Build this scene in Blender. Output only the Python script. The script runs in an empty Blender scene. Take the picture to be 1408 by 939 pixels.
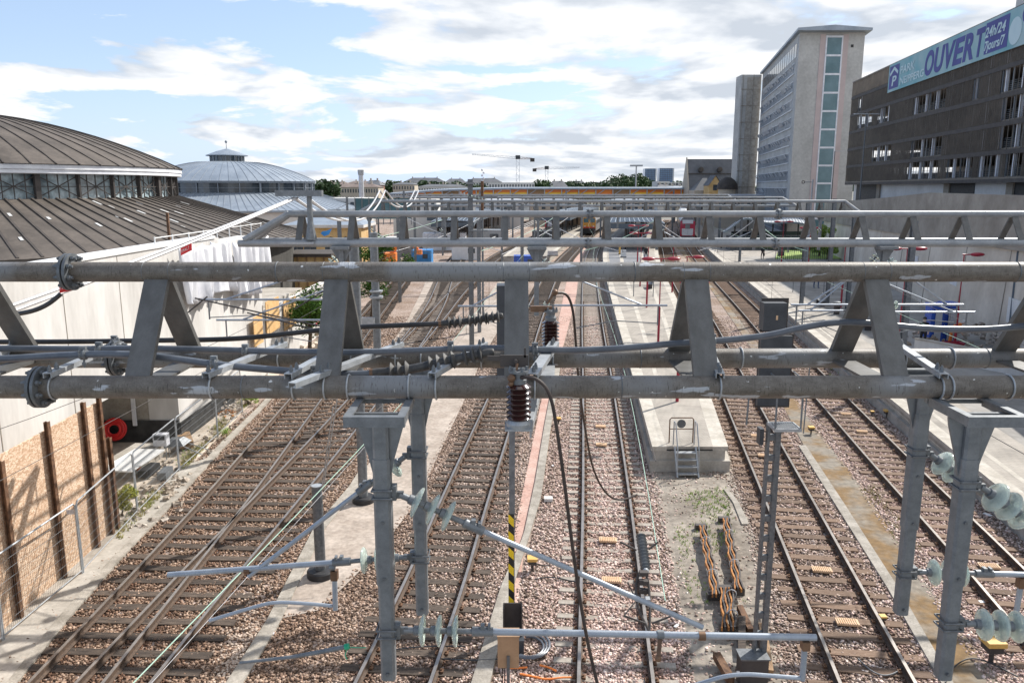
import bpy, math, random
import numpy as np
from mathutils import Vector, Matrix
random.seed(7); rng = np.random.default_rng(7)
sc = bpy.context.scene
C = sc.collection
R = math.radians

# ---------------------------------------------------------------- camera
FPX, CX, CY = 1085.0, 704.0, 469.5
H = 9.8
TH = math.atan((CY - 259.0) / FPX)
cam_d = bpy.data.cameras.new('camera'); cam = bpy.data.objects.new('camera', cam_d); C.objects.link(cam)
cam.location = (0, 0, H); cam.rotation_euler = (R(90) - TH, 0, 0)
cam_d.sensor_width = 36; cam_d.lens = FPX / 1408 * 36; cam_d.clip_start = 0.1; cam_d.clip_end = 9000
sc.camera = cam

# ---------------------------------------------------------------- sky and sun
SUN_EL, SUN_AZ = R(42), R(47)          # azimuth clockwise from +Y
w = bpy.data.worlds.new('World'); sc.world = w; w.use_nodes = True
nt = w.node_tree; nt.nodes.clear()
def N(nt, t, **k):
    n = nt.nodes.new(t)
    for a, b in k.items():
        if a.startswith('i_'): n.inputs[int(a[2:])].default_value = b
        else: setattr(n, a, b)
    return n
def ramp(nt, stops, interp='LINEAR'):
    r = nt.nodes.new('ShaderNodeValToRGB'); r.color_ramp.interpolation = interp
    el = r.color_ramp.elements
    while len(el) < len(stops): el.new(0.5)
    for e, (p, c) in zip(el, stops):
        e.position = p; e.color = (c, c, c, 1) if isinstance(c, (int, float)) else (*c, 1)
    return r
L = nt.links.new
sky = N(nt, 'ShaderNodeTexSky', sky_type='NISHITA', sun_disc=False, sun_elevation=SUN_EL, sun_rotation=SUN_AZ, air_density=1.0, dust_density=0.6, ozone_density=1.5)
tc = N(nt, 'ShaderNodeTexCoord'); sep = N(nt, 'ShaderNodeSeparateXYZ'); L(tc.outputs['Generated'], sep.inputs[0])
zz = N(nt, 'ShaderNodeMath', operation='MAXIMUM', i_1=0.0); L(sep.outputs[2], zz.inputs[0])
za = N(nt, 'ShaderNodeMath', operation='ADD', i_1=0.17); L(zz.outputs[0], za.inputs[0])
dx = N(nt, 'ShaderNodeMath', operation='DIVIDE'); L(sep.outputs[0], dx.inputs[0]); L(za.outputs[0], dx.inputs[1])
dy = N(nt, 'ShaderNodeMath', operation='DIVIDE'); L(sep.outputs[1], dy.inputs[0]); L(za.outputs[0], dy.inputs[1])
cb = N(nt, 'ShaderNodeCombineXYZ'); L(dx.outputs[0], cb.inputs[0]); L(dy.outputs[0], cb.inputs[1])
def cloudnoise(off, scale, detail=9):
    m = N(nt, 'ShaderNodeMapping'); m.inputs['Location'].default_value = off; L(cb.outputs[0], m.inputs[0])
    n = N(nt, 'ShaderNodeTexNoise', noise_dimensions='3D'); n.inputs['Scale'].default_value = scale
    n.inputs['Detail'].default_value = detail; n.inputs['Roughness'].default_value = 0.56; n.inputs['Distortion'].default_value = 0.25
    L(m.outputs[0], n.inputs['Vector']); return n
n1 = cloudnoise((1.3, 4.4, 0.0), 1.25)
n2 = cloudnoise((1.3 + 0.07, 4.4 + 0.17, 0.05), 1.25, 4)      # shifted: self shading towards the sun
# fewer clouds high on the left, many low and to the right
bx = N(nt, 'ShaderNodeMath', operation='MULTIPLY_ADD', i_1=0.20, i_2=0.05); L(sep.outputs[0], bx.inputs[0])
zq = N(nt, 'ShaderNodeMath', operation='MINIMUM', i_1=0.22); L(zz.outputs[0], zq.inputs[0])
bz = N(nt, 'ShaderNodeMath', operation='MULTIPLY_ADD', i_1=-0.30); L(zq.outputs[0], bz.inputs[0]); L(bx.outputs[0], bz.inputs[2])
den = N(nt, 'ShaderNodeMath', operation='ADD'); L(n1.outputs[0], den.inputs[0]); L(bz.outputs[0], den.inputs[1])
mask = ramp(nt, [(0.44, 0.0), (0.468, 0.7), (0.50, 1.0)]); L(den.outputs[0], mask.inputs[0])
shade = N(nt, 'ShaderNodeMath', operation='SUBTRACT'); L(n1.outputs[0], shade.inputs[0]); L(n2.outputs[0], shade.inputs[1])
sh2 = N(nt, 'ShaderNodeMath', operation='MULTIPLY_ADD', i_1=4.5, i_2=0.55); L(shade.outputs[0], sh2.inputs[0])
ccol = ramp(nt, [(0.2, (0.60, 0.655, 0.735)), (0.55, (0.83, 0.865, 0.915)), (0.85, (1.02, 1.02, 1.02))]); L(sh2.outputs[0], ccol.inputs[0])
CLOUD = 7.4
cs = N(nt, 'ShaderNodeVectorMath', operation='SCALE'); cs.inputs['Scale'].default_value = CLOUD; L(ccol.outputs[0], cs.inputs[0])
# pale the clear sky towards the horizon (thin high haze)
pale = N(nt, 'ShaderNodeMixRGB'); pale.inputs[2].default_value = (4.7, 6.0, 8.6, 1)
pr = ramp(nt, [(0.0, 0.9), (0.05, 0.55), (0.15, 0.40), (0.6, 0.2)]); L(zz.outputs[0], pr.inputs[0]); L(pr.outputs[0], pale.inputs[0]); L(sky.outputs[0], pale.inputs[1])
mx = N(nt, 'ShaderNodeMixRGB'); L(mask.outputs[0], mx.inputs[0]); L(pale.outputs[0], mx.inputs[1]); L(cs.outputs[0], mx.inputs[2])
bg = N(nt, 'ShaderNodeBackground'); bg.inputs[1].default_value = 0.115; L(mx.outputs[0], bg.inputs[0])
wo = N(nt, 'ShaderNodeOutputWorld'); L(bg.outputs[0], wo.inputs[0])
sd = bpy.data.lights.new('sun', 'SUN'); sun = bpy.data.objects.new('sun', sd); C.objects.link(sun)
sd.energy = 5.0; sd.angle = R(0.53); sd.color = (1.0, 0.955, 0.89)
sv = Vector((math.sin(SUN_AZ) * math.cos(SUN_EL), math.cos(SUN_AZ) * math.cos(SUN_EL), math.sin(SUN_EL)))
sun.rotation_euler = sv.to_track_quat('Z', 'Y').to_euler(); sun.location = (40, 40, 80)
sc.view_settings.view_transform = 'Standard'; sc.view_settings.look = 'None'
sc.view_settings.exposure = 0.36; sc.view_settings.gamma = 1
sc.cycles.max_bounces = 5; sc.cycles.diffuse_bounces = 3; sc.cycles.glossy_bounces = 3; sc.cycles.transmission_bounces = 5
sc.cycles.transparent_max_bounces = 8

# ---------------------------------------------------------------- measuring helpers (real distances in metres)
_s, _c = math.sin(TH), math.cos(TH)
def _ray(px, py):
    u = (px - CX) / FPX; v = -(py - CY) / FPX
    return Vector((u, _c + v * _s, -_s + v * _c))
def G(px, py, z=-0.2):
    r = _ray(px, py); t = (z - H) / r.z
    return Vector((r.x * t, r.y * t, z))
def P(px, py, D):
    r = _ray(px, py); t = D / r.y
    return Vector((r.x * t, D, H + r.z * t))

# ---------------------------------------------------------------- materials
MAT = {}
def mat(name, c1, c2=None, rough=0.6, metal=0.0, scale=6.0, stretch=(1, 1, 1), bump=0.0, bscale=None, c3=None, spec=0.5, detail=6, rnd=0.0, lo=0.35, hi=0.65, tex='noise', fine=0.0, coat=0.0):
    m = bpy.data.materials.new(name); m.use_nodes = True; t = m.node_tree; n = t.nodes; lk = t.links.new
    b = n['Principled BSDF']; b.inputs['Roughness'].default_value = rough; b.inputs['Metallic'].default_value = metal
    b.inputs['Specular IOR Level'].default_value = spec
    if coat: b.inputs['Coat Weight'].default_value = coat; b.inputs['Coat Roughness'].default_value = 0.08
    co = N(t, 'ShaderNodeTexCoord'); mp = N(t, 'ShaderNodeMapping'); mp.inputs['Scale'].default_value = stretch
    lk(co.outputs['Object'], mp.inputs[0])
    src = None
    if c2 is not None:
        if tex == 'noise':
            x = N(t, 'ShaderNodeTexNoise'); x.inputs['Scale'].default_value = scale; x.inputs['Detail'].default_value = detail; x.inputs['Roughness'].default_value = 0.6
            o = x.outputs[0]
        else:
            x = N(t, 'ShaderNodeTexVoronoi'); x.inputs['Scale'].default_value = scale; x.inputs['Randomness'].default_value = 1
            sx = N(t, 'ShaderNodeSeparateXYZ'); lk(x.outputs['Color'], sx.inputs[0]); o = sx.outputs[0]
        lk(mp.outputs[0], x.inputs['Vector'])
        st = [(lo, c1), (hi, c2)] if c3 is None else [(lo, c1), ((lo + hi) / 2, c2), (hi, c3)]
        r = ramp(t, st); lk(o, r.inputs[0]); src = r.outputs[0]
    else:
        rg = N(t, 'ShaderNodeRGB'); rg.outputs[0].default_value = (*c1, 1); src = rg.outputs[0]
    if fine > 0:
        f = N(t, 'ShaderNodeTexNoise'); f.inputs['Scale'].default_value = scale * 9; f.inputs['Detail'].default_value = 4
        lk(mp.outputs[0], f.inputs['Vector'])
        mr = N(t, 'ShaderNodeMapRange'); mr.inputs[1].default_value = 0.3; mr.inputs[2].default_value = 0.7; mr.inputs[3].default_value = 1 - fine; mr.inputs[4].default_value = 1 + fine
        lk(f.outputs[0], mr.inputs[0])
        vm = N(t, 'ShaderNodeVectorMath', operation='SCALE'); lk(src, vm.inputs[0]); lk(mr.outputs[0], vm.inputs['Scale']); src = vm.outputs[0]
    if rnd > 0:
        oi = N(t, 'ShaderNodeObjectInfo'); mr = N(t, 'ShaderNodeMapRange'); mr.inputs[3].default_value = 1 - rnd; mr.inputs[4].default_value = 1 + rnd
        lk(oi.outputs['Random'], mr.inputs[0]); vm = N(t, 'ShaderNodeVectorMath', operation='SCALE'); lk(src, vm.inputs[0]); lk(mr.outputs[0], vm.inputs['Scale']); src = vm.outputs[0]
    lk(src, b.inputs['Base Color'])
    if bump > 0:
        bt = N(t, 'ShaderNodeTexNoise'); bt.inputs['Scale'].default_value = bscale or scale * 4; bt.inputs['Detail'].default_value = 5
        lk(mp.outputs[0], bt.inputs['Vector'])
        bp = N(t, 'ShaderNodeBump'); bp.inputs['Strength'].default_value = bump; bp.inputs['Distance'].default_value = 0.02
        lk(bt.outputs[0], bp.inputs['Height']); lk(bp.outputs[0], b.inputs['Normal'])
    MAT[name] = m; return m
mat('galv', (0.145, 0.158, 0.172), (0.215, 0.23, 0.245), rough=0.5, metal=0.3, scale=9, bump=0.06, tex='noise', fine=0.07)
mat('galv_light', (0.31, 0.33, 0.35), (0.43, 0.45, 0.47), rough=0.45, metal=0.3, scale=10, fine=0.08)
mat('galv_dark', (0.10, 0.11, 0.12), (0.17, 0.18, 0.19), rough=0.5, metal=0.3, scale=14, fine=0.1)
mat('brace', (0.105, 0.103, 0.098), (0.145, 0.144, 0.14), rough=0.5, metal=0.25, scale=2.5, stretch=(4, 4, 0.6), fine=0.05)
mat('gantry_far', (0.24, 0.255, 0.27), (0.33, 0.345, 0.36), rough=0.45, metal=0.25, scale=1.5, fine=0.08)
mat('tube_blue', (0.30, 0.34, 0.40), (0.38, 0.42, 0.47), rough=0.4, metal=0.3, scale=8, fine=0.06)
mat('cable_grey', (0.085, 0.10, 0.125), (0.13, 0.145, 0.17), rough=0.32, scale=5, fine=0.05)
mat('cable_black', (0.018, 0.018, 0.020), (0.04, 0.04, 0.042), rough=0.4, scale=8)
mat('cable_brown', (0.03, 0.020, 0.017), (0.055, 0.038, 0.032), rough=0.5, scale=8)
mat('rubber', (0.03, 0.03, 0.032), (0.075, 0.072, 0.068), rough=0.55, scale=20)
mat('sheds', (0.05, 0.05, 0.05), (0.11, 0.105, 0.10), rough=0.6, scale=14)
mat('porcelain', (0.028, 0.010, 0.010), (0.045, 0.016, 0.015), rough=0.12, scale=8, coat=0.8)
mat('rust', (0.07, 0.035, 0.020), (0.20, 0.105, 0.055), rough=0.85, scale=9, bump=0.4, fine=0.25)
mat('rail_side', (0.055, 0.036, 0.026), (0.12, 0.078, 0.052), rough=0.8, scale=5, stretch=(3, 3, 3), fine=0.2, bump=0.2)
mat('rail_head', (0.25, 0.225, 0.20), (0.37, 0.34, 0.315), rough=0.36, metal=0.6, scale=3, fine=0.05)
mat('rail_head_rusty', (0.22, 0.12, 0.07), (0.32, 0.18, 0.11), rough=0.6, scale=3, fine=0.1)
mat('timber', (0.032, 0.023, 0.018), (0.12, 0.09, 0.068), rough=0.85, scale=5, stretch=(0.6, 6, 6), rnd=0.25, fine=0.3, bump=0.5, bscale=20)
mat('timber_new', (0.13, 0.075, 0.045), (0.22, 0.15, 0.105), rough=0.85, scale=5, stretch=(0.6, 6, 6), rnd=0.25, fine=0.3, bump=0.4)
mat('sleeper_conc', (0.24, 0.20, 0.165), (0.40, 0.36, 0.31), rough=0.9, scale=4, rnd=0.12, fine=0.15, bump=0.2)
mat('concrete', (0.30, 0.27, 0.23), (0.46, 0.425, 0.375), rough=0.9, scale=1.2, fine=0.12, bump=0.15, detail=9)
mat('concrete_pale', (0.50, 0.48, 0.455), (0.66, 0.645, 0.62), rough=0.85, scale=0.7, stretch=(1, 1, 0.25), fine=0.05, bump=0.06, detail=9)
mat('concrete_dark', (0.24, 0.21, 0.175), (0.38, 0.34, 0.29), rough=0.9, scale=0.9, stretch=(1, .3, 0.5), fine=0.06, detail=9)
mat('concrete_wall', (0.52, 0.45, 0.37), (0.72, 0.65, 0.56), rough=0.9, scale=0.7, stretch=(1, .3, 0.45), fine=0.05, detail=10)
mat('asphalt', (0.32, 0.265, 0.22), (0.45, 0.385, 0.33), rough=0.95, scale=0.9, fine=0.22, bump=0.3, bscale=60, detail=9)
mat('asphalt_moss', (0.235, 0.205, 0.165), (0.20, 0.125, 0.055), rough=0.95, scale=0.55, fine=0.25, bump=0.4, bscale=50, lo=0.42, hi=0.56, detail=9)
mat('platform_grey', (0.22, 0.205, 0.185), (0.37, 0.35, 0.32), rough=0.9, scale=0.35, fine=0.1, detail=8)
mat('red_path', (0.43, 0.26, 0.21), (0.53, 0.37, 0.31), rough=0.95, scale=1.2, fine=0.2, bump=0.2, bscale=60, detail=8)
mat('sand', (0.42, 0.345, 0.265), (0.64, 0.56, 0.47), rough=0.95, scale=0.6, fine=0.2, bump=0.5, bscale=12, detail=10)
mat('earth', (0.19, 0.16, 0.13), (0.34, 0.30, 0.25), rough=0.95, scale=0.8, fine=0.3, bump=0.5, bscale=30, detail=10)
mat('far_ground', (0.10, 0.105, 0.08), (0.20, 0.19, 0.165), rough=0.95, scale=0.02, detail=8)
mat('kerb', (0.24, 0.215, 0.18), (0.40, 0.365, 0.315), rough=0.9, scale=2.5, fine=0.2, bump=0.3)
mat('osb', (0.42, 0.26, 0.16), (0.56, 0.38, 0.255), rough=0.75, scale=19, stretch=(1, 1, 1.8), tex='voronoi', lo=0.0, hi=0.95, c3=(0.72, 0.57, 0.43), fine=0.15, bump=0.15)
mat('plywood', (0.62, 0.38, 0.16), (0.72, 0.47, 0.22), rough=0.7, scale=2, fine=0.06)
mat('wood', (0.22, 0.13, 0.065), (0.42, 0.27, 0.15), rough=0.8, scale=5, stretch=(4, 1, 1), fine=0.2)
mat('orange_wood', (0.26, 0.10, 0.03), (0.52, 0.22, 0.05), rough=0.8, scale=7, fine=0.25)
mat('white_paint', (0.70, 0.70, 0.69), (0.80, 0.80, 0.79), rough=0.5, scale=2, fine=0.04)
mat('red_paint', (0.28, 0.012, 0.03), (0.36, 0.02, 0.045), rough=0.4, scale=3)
mat('red_bright', (0.62, 0.02, 0.025), (0.72, 0.035, 0.03), rough=0.4, scale=3)
mat('orange', (0.80, 0.20, 0.03), (0.88, 0.28, 0.06), rough=0.5, scale=3)
mat('yellow', (0.62, 0.37, 0.09), (0.72, 0.46, 0.15), rough=0.6, scale=3, fine=0.1)
mat('balise', (0.56, 0.36, 0.20), (0.66, 0.46, 0.29), rough=0.7, scale=5, fine=0.12)
mat('blue', (0.03, 0.09, 0.42), (0.04, 0.12, 0.52), rough=0.4, scale=2)
mat('blue_site', (0.03, 0.20, 0.50), (0.05, 0.28, 0.62), rough=0.5, scale=2)
mat('black', (0.012, 0.012, 0.014), (0.03, 0.03, 0.033), rough=0.6, scale=4)
mat('bitumen', (0.020, 0.021, 0.022), (0.055, 0.055, 0.055), rough=0.7, scale=3)
mat('signal_grey', (0.030, 0.036, 0.045), (0.050, 0.057, 0.068), rough=0.45, scale=4, fine=0.08)
mat('slate', (0.055, 0.062, 0.072), (0.10, 0.11, 0.125), rough=0.6, scale=0.6, fine=0.15)
mat('tan_box', (0.34, 0.21, 0.12), (0.42, 0.27, 0.16), rough=0.55, scale=3, fine=0.05)
mat('leaf', (0.035, 0.085, 0.014), (0.10, 0.19, 0.035), rough=0.7, spec=0.12, scale=2.2, fine=0.2, rnd=0.15)
mat('leaf_dark', (0.022, 0.055, 0.016), (0.055, 0.10, 0.03), rough=0.65, scale=0.3, fine=0.2, rnd=0.15)
mat('leaf_yellow', (0.22, 0.26, 0.03), (0.42, 0.38, 0.05), rough=0.6, scale=4, fine=0.2)
mat('grass', (0.20, 0.32, 0.06), (0.36, 0.46, 0.10), rough=0.8, scale=4, fine=0.2)
mat('dry_grass', (0.36, 0.29, 0.11), (0.26, 0.29, 0.07), rough=0.8, scale=4, fine=0.2)
mat('bark', (0.07, 0.05, 0.035), (0.14, 0.10, 0.07), rough=0.9, scale=8, bump=0.4)
mat('roof_brown', (0.068, 0.056, 0.046), (0.118, 0.098, 0.082), rough=0.75, scale=0.5, fine=0.15, bump=0.15, detail=9)
mat('roof_seam', (0.045, 0.038, 0.033), (0.075, 0.062, 0.054), rough=0.8, scale=1)
mat('zinc', (0.23, 0.27, 0.32), (0.33, 0.375, 0.425), rough=0.45, metal=0.2, scale=0.4, fine=0.06)
mat('zinc_seam', (0.19, 0.22, 0.26), (0.24, 0.27, 0.31), rough=0.5, scale=1)
mat('tarp', (0.62, 0.63, 0.68), (0.78, 0.79, 0.82), rough=0.5, scale=1.5)
mat('tower_front', (0.40, 0.39, 0.37), (0.51, 0.50, 0.475), rough=0.9, scale=0.25, fine=0.1, bump=0.1)
mat('tower_pink', (0.48, 0.39, 0.375), (0.55, 0.45, 0.43), rough=0.8, scale=0.5)
mat('stone_yellow', (0.48, 0.31, 0.12), (0.60, 0.43, 0.22), rough=0.9, scale=0.8, fine=0.15)
mat('house_white', (0.55, 0.54, 0.52), (0.66, 0.65, 0.63), rough=0.85, scale=0.05)
mat('house_beige', (0.42, 0.36, 0.29), (0.52, 0.46, 0.38), rough=0.85, scale=0.05)
mat('brick', (0.20, 0.085, 0.055), (0.28, 0.13, 0.09), rough=0.9, scale=1.5)
mat('roof_slate', (0.085, 0.09, 0.10), (0.145, 0.15, 0.165), rough=0.7, scale=0.12, fine=0.12)
mat('roof_tile', (0.14, 0.105, 0.09), (0.21, 0.165, 0.145), rough=0.8, scale=0.2, fine=0.12)
mat('window', (0.03, 0.04, 0.05), (0.08, 0.10, 0.12), rough=0.12, scale=0.6, spec=0.8)
mat('window_green', (0.05, 0.13, 0.155), (0.11, 0.21, 0.245), rough=0.12, scale=0.3, spec=0.8)
mat('tower_glass', (0.07, 0.15, 0.30), (0.13, 0.25, 0.42), rough=0.15, scale=0.05, spec=0.8)
mat('dirty_glass', (0.05, 0.08, 0.10), (0.42, 0.52, 0.56), rough=0.3, scale=0.45, stretch=(1, 1, 1), fine=0.3, detail=9, c3=(0.58, 0.61, 0.62))
mat('frame_dark', (0.045, 0.038, 0.036), (0.08, 0.068, 0.062), rough=0.7, scale=2)
mat('mesh_black', (0.135, 0.112, 0.09), (0.19, 0.16, 0.13), rough=0.6, scale=0.15, fine=0.15)
mat('deck_dark', (0.04, 0.038, 0.034), (0.08, 0.075, 0.068), rough=0.9, scale=0.5)
mat('banner', (0.16, 0.40, 0.45), (0.38, 0.52, 0.54), rough=0.6, scale=0.25, detail=2)
mat('banner_navy', (0.045, 0.05, 0.24), (0.06, 0.07, 0.30), rough=0.6, scale=0.4)
mat('banner_pale', (0.50, 0.66, 0.70), (0.58, 0.72, 0.75), rough=0.6, scale=0.4)
mat('train_orange', (0.66, 0.30, 0.04), (0.76, 0.38, 0.07), rough=0.35, scale=0.6)
mat('train_red', (0.42, 0.015, 0.05), (0.52, 0.03, 0.075), rough=0.3, scale=0.6)
mat('train_grey', (0.16, 0.16, 0.165), (0.26, 0.26, 0.265), rough=0.45, scale=0.4, fine=0.1)
mat('train_white', (0.60, 0.60, 0.62), (0.70, 0.70, 0.72), rough=0.35, scale=0.6)
mat('canopy_light', (0.42, 0.44, 0.47), (0.55, 0.57, 0.60), rough=0.4, metal=0.1, scale=0.3, fine=0.06)
mat('canopy_slate', (0.075, 0.10, 0.13), (0.11, 0.14, 0.17), rough=0.5, scale=0.5)
mat('skin', (0.50, 0.33, 0.25), (0.56, 0.38, 0.29), rough=0.5, scale=6)
mat('cloth_dark', (0.012, 0.012, 0.016), (0.03, 0.03, 0.036), rough=0.9, scale=8)
mat('cloth_blue', (0.05, 0.08, 0.16), (0.08, 0.11, 0.20), rough=0.9, scale=8)
mat('orange_panel', (0.72, 0.17, 0.02), (0.80, 0.24, 0.03), rough=0.4, scale=0.3)
mat('yellow_panel', (0.80, 0.45, 0.02), (0.86, 0.55, 0.04), rough=0.4, scale=0.3)
mat('wire_green', (0.40, 0.60, 0.48), (0.50, 0.68, 0.56), rough=0.4, metal=0.3, scale=5)
mat('wire_dark', (0.06, 0.055, 0.05), (0.10, 0.09, 0.085), rough=0.5, metal=0.3, scale=5)
mat('wire_white', (0.46, 0.46, 0.47), (0.56, 0.56, 0.57), rough=0.4, scale=5)
mat('copper', (0.13, 0.075, 0.045), (0.22, 0.13, 0.08), rough=0.5, metal=0.4, scale=9)

def mat_pipe():
    m = mat('pipe', (0.118, 0.103, 0.087), (0.178, 0.16, 0.14), rough=0.55, metal=0.15, scale=7, stretch=(1.4, 1, 3), fine=0.22, bump=0.12, bscale=60)
    t = m.node_tree; b = t.nodes['Principled BSDF']; src = b.inputs['Base Color'].links[0].from_socket; lk = t.links.new
    co = N(t, 'ShaderNodeTexCoord')
    def layer(src, scale, stretch, col, lo, hi, off=0, detail=5):
        mp = N(t, 'ShaderNodeMapping'); mp.inputs['Scale'].default_value = stretch; mp.inputs['Location'].default_value = (off, 0, 0); lk(co.outputs['Object'], mp.inputs[0])
        x = N(t, 'ShaderNodeTexNoise'); x.inputs['Scale'].default_value = scale; x.inputs['Detail'].default_value = detail; lk(mp.outputs[0], x.inputs['Vector'])
        r = ramp(t, [(lo, 0.0), (hi, 1.0)]); lk(x.outputs[0], r.inputs[0])
        mxr = N(t, 'ShaderNodeMixRGB'); mxr.inputs[2].default_value = (*col, 1); lk(r.outputs[0], mxr.inputs[0]); lk(src, mxr.inputs[1]); return mxr.outputs[0]
    src = layer(src, 1.1, (1, 0.6, 0.6), (0.215, 0.22, 0.225), 0.50, 0.62, 2.3, 4)      # bare zinc sections
    src = layer(src, 3.0, (1.0, 2.4, 4.5), (0.40, 0.42, 0.45), 0.635, 0.66, 9.1, 3)      # pale scuffs
    src = layer(src, 30, (5, 0.6, 0.6), (0.05, 0.042, 0.035), 0.60, 0.75, 0.0, 2)       # run-off streaks
    src = layer(src, 26, (1, 1, 1), (0.62, 0.62, 0.60), 0.765, 0.79, 4.0, 1)            # droppings
    lk(src, b.inputs['Base Color'])
mat_pipe()

def mat_glass_ins():
    m = bpy.data.materials.new('insulator_glass'); m.use_nodes = True; b = m.node_tree.nodes['Principled BSDF']; t = m.node_tree
    n = N(t, 'ShaderNodeTexNoise'); n.inputs['Scale'].default_value = 20; r = ramp(t, [(0.3, (0.70, 0.80, 0.73)), (0.7, (0.84, 0.92, 0.86))]); t.links.new(n.outputs[0], r.inputs[0]); t.links.new(r.outputs[0], b.inputs['Base Color'])
    b.inputs['Roughness'].default_value = 0.12; b.inputs['Transmission Weight'].default_value = 0.6; b.inputs['IOR'].default_value = 1.35
    MAT['ins_glass'] = m
mat_glass_ins()

def mat_ballast(name, cols, scale=16.0):
    m = bpy.data.materials.new(name); m.use_nodes = True; t = m.node_tree; lk = t.links.new; b = t.nodes['Principled BSDF']
    b.inputs['Roughness'].default_value = 0.9
    co = N(t, 'ShaderNodeTexCoord')
    v = N(t, 'ShaderNodeTexVoronoi'); v.inputs['Scale'].default_value = scale; lk(co.outputs['Object'], v.inputs['Vector'])
    sx = N(t, 'ShaderNodeSeparateXYZ'); lk(v.outputs['Color'], sx.inputs[0])
    r = ramp(t, [(i / (len(cols) - 1), c) for i, c in enumerate(cols)]); lk(sx.outputs[0], r.inputs[0])
    n = N(t, 'ShaderNodeTexNoise'); n.inputs['Scale'].default_value = 0.35; n.inputs['Detail'].default_value = 6; lk(co.outputs['Object'], n.inputs['Vector'])
    r2 = ramp(t, [(0.35, (0.72, 0.62, 0.52)), (0.62, (1.12, 1.08, 1.06))]); lk(n.outputs[0], r2.inputs[0])
    mu = N(t, 'ShaderNodeVectorMath', operation='MULTIPLY'); lk(r.outputs[0], mu.inputs[0]); lk(r2.outputs[0], mu.inputs[1]); lk(mu.outputs[0], b.inputs['Base Color'])
    bp = N(t, 'ShaderNodeBump', invert=True); bp.inputs['Strength'].default_value = 0.9; bp.inputs['Distance'].default_value = 0.05
    lk(v.outputs['Distance'], bp.inputs['Height']); lk(bp.outputs[0], b.inputs['Normal'])
    MAT[name] = m
mat_ballast('ballast', [(0.15, 0.115, 0.09), (0.38, 0.305, 0.26), (0.28, 0.215, 0.175), (0.54, 0.46, 0.42), (0.22, 0.17, 0.14), (0.45, 0.36, 0.31)])
mat_ballast('rubble', [(0.20, 0.18, 0.15), (0.42, 0.38, 0.33), (0.30, 0.27, 0.23), (0.55, 0.50, 0.45)], 9.0)
def mat_attr(name):
    m = bpy.data.materials.new(name); m.use_nodes = True; t = m.node_tree; b = t.nodes['Principled BSDF']; b.inputs['Roughness'].default_value = 0.9
    a = N(t, 'ShaderNodeAttribute', attribute_name='tint'); t.links.new(a.outputs['Color'], b.inputs['Base Color']); MAT[name] = m
mat_attr('stones')
def mat_hazard():
    m = bpy.data.materials.new('hazard'); m.use_nodes = True; t = m.node_tree; lk = t.links.new; b = t.nodes['Principled BSDF']; b.inputs['Roughness'].default_value = 0.5
    co = N(t, 'ShaderNodeTexCoord'); wv = N(t, 'ShaderNodeTexWave', wave_type='BANDS', bands_direction='DIAGONAL', wave_profile='SAW'); wv.inputs['Scale'].default_value = 1.6
    lk(co.outputs['Object'], wv.inputs['Vector']); r = ramp(t, [(0.0, (0.02, 0.02, 0.02)), (0.5, (0.85, 0.60, 0.02))], 'CONSTANT'); lk(wv.outputs[0], r.inputs[0]); lk(r.outputs[0], b.inputs['Base Color'])
    MAT['hazard'] = m
mat_hazard()
def mat_tiles(name, c1, c2, cm, bw, rh, mortar=0.02):
    m = bpy.data.materials.new(name); m.use_nodes = True; t = m.node_tree; lk = t.links.new; b = t.nodes['Principled BSDF']; b.inputs['Roughness'].default_value = 0.85
    co = N(t, 'ShaderNodeTexCoord'); mp = N(t, 'ShaderNodeMapping'); mp.inputs['Rotation'].default_value = (0, 0, R(-8)); lk(co.outputs['Object'], mp.inputs[0])
    k = N(t, 'ShaderNodeTexBrick'); k.inputs['Scale'].default_value = 1; k.inputs['Color1'].default_value = (*c1, 1); k.inputs['Color2'].default_value = (*c2, 1); k.inputs['Mortar'].default_value = (*cm, 1)
    k.inputs['Mortar Size'].default_value = mortar; k.inputs['Brick Width'].default_value = bw; k.inputs['Row Height'].default_value = rh; lk(mp.outputs[0], k.inputs[0])
    n = N(t, 'ShaderNodeTexNoise'); n.inputs['Scale'].default_value = 0.8; n.inputs['Detail'].default_value = 8; lk(co.outputs['Object'], n.inputs['Vector'])
    r2 = ramp(t, [(0.3, 0.66), (0.5, 0.95), (0.7, 1.08)]); lk(n.outputs[0], r2.inputs[0])
    mu = N(t, 'ShaderNodeVectorMath', operation='MULTIPLY'); lk(k.outputs[0], mu.inputs[0]); lk(r2.outputs[0], mu.inputs[1]); lk(mu.outputs[0], b.inputs['Base Color'])
    MAT[name] = m
mat_tiles('paving', (0.385, 0.345, 0.295), (0.35, 0.315, 0.27), (0.28, 0.255, 0.22), 0.25, 0.25, 0.010)
mat('paving_edge', (0.38, 0.345, 0.29), (0.54, 0.50, 0.435), rough=0.9, scale=1.4, fine=0.12, bump=0.1)

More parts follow.
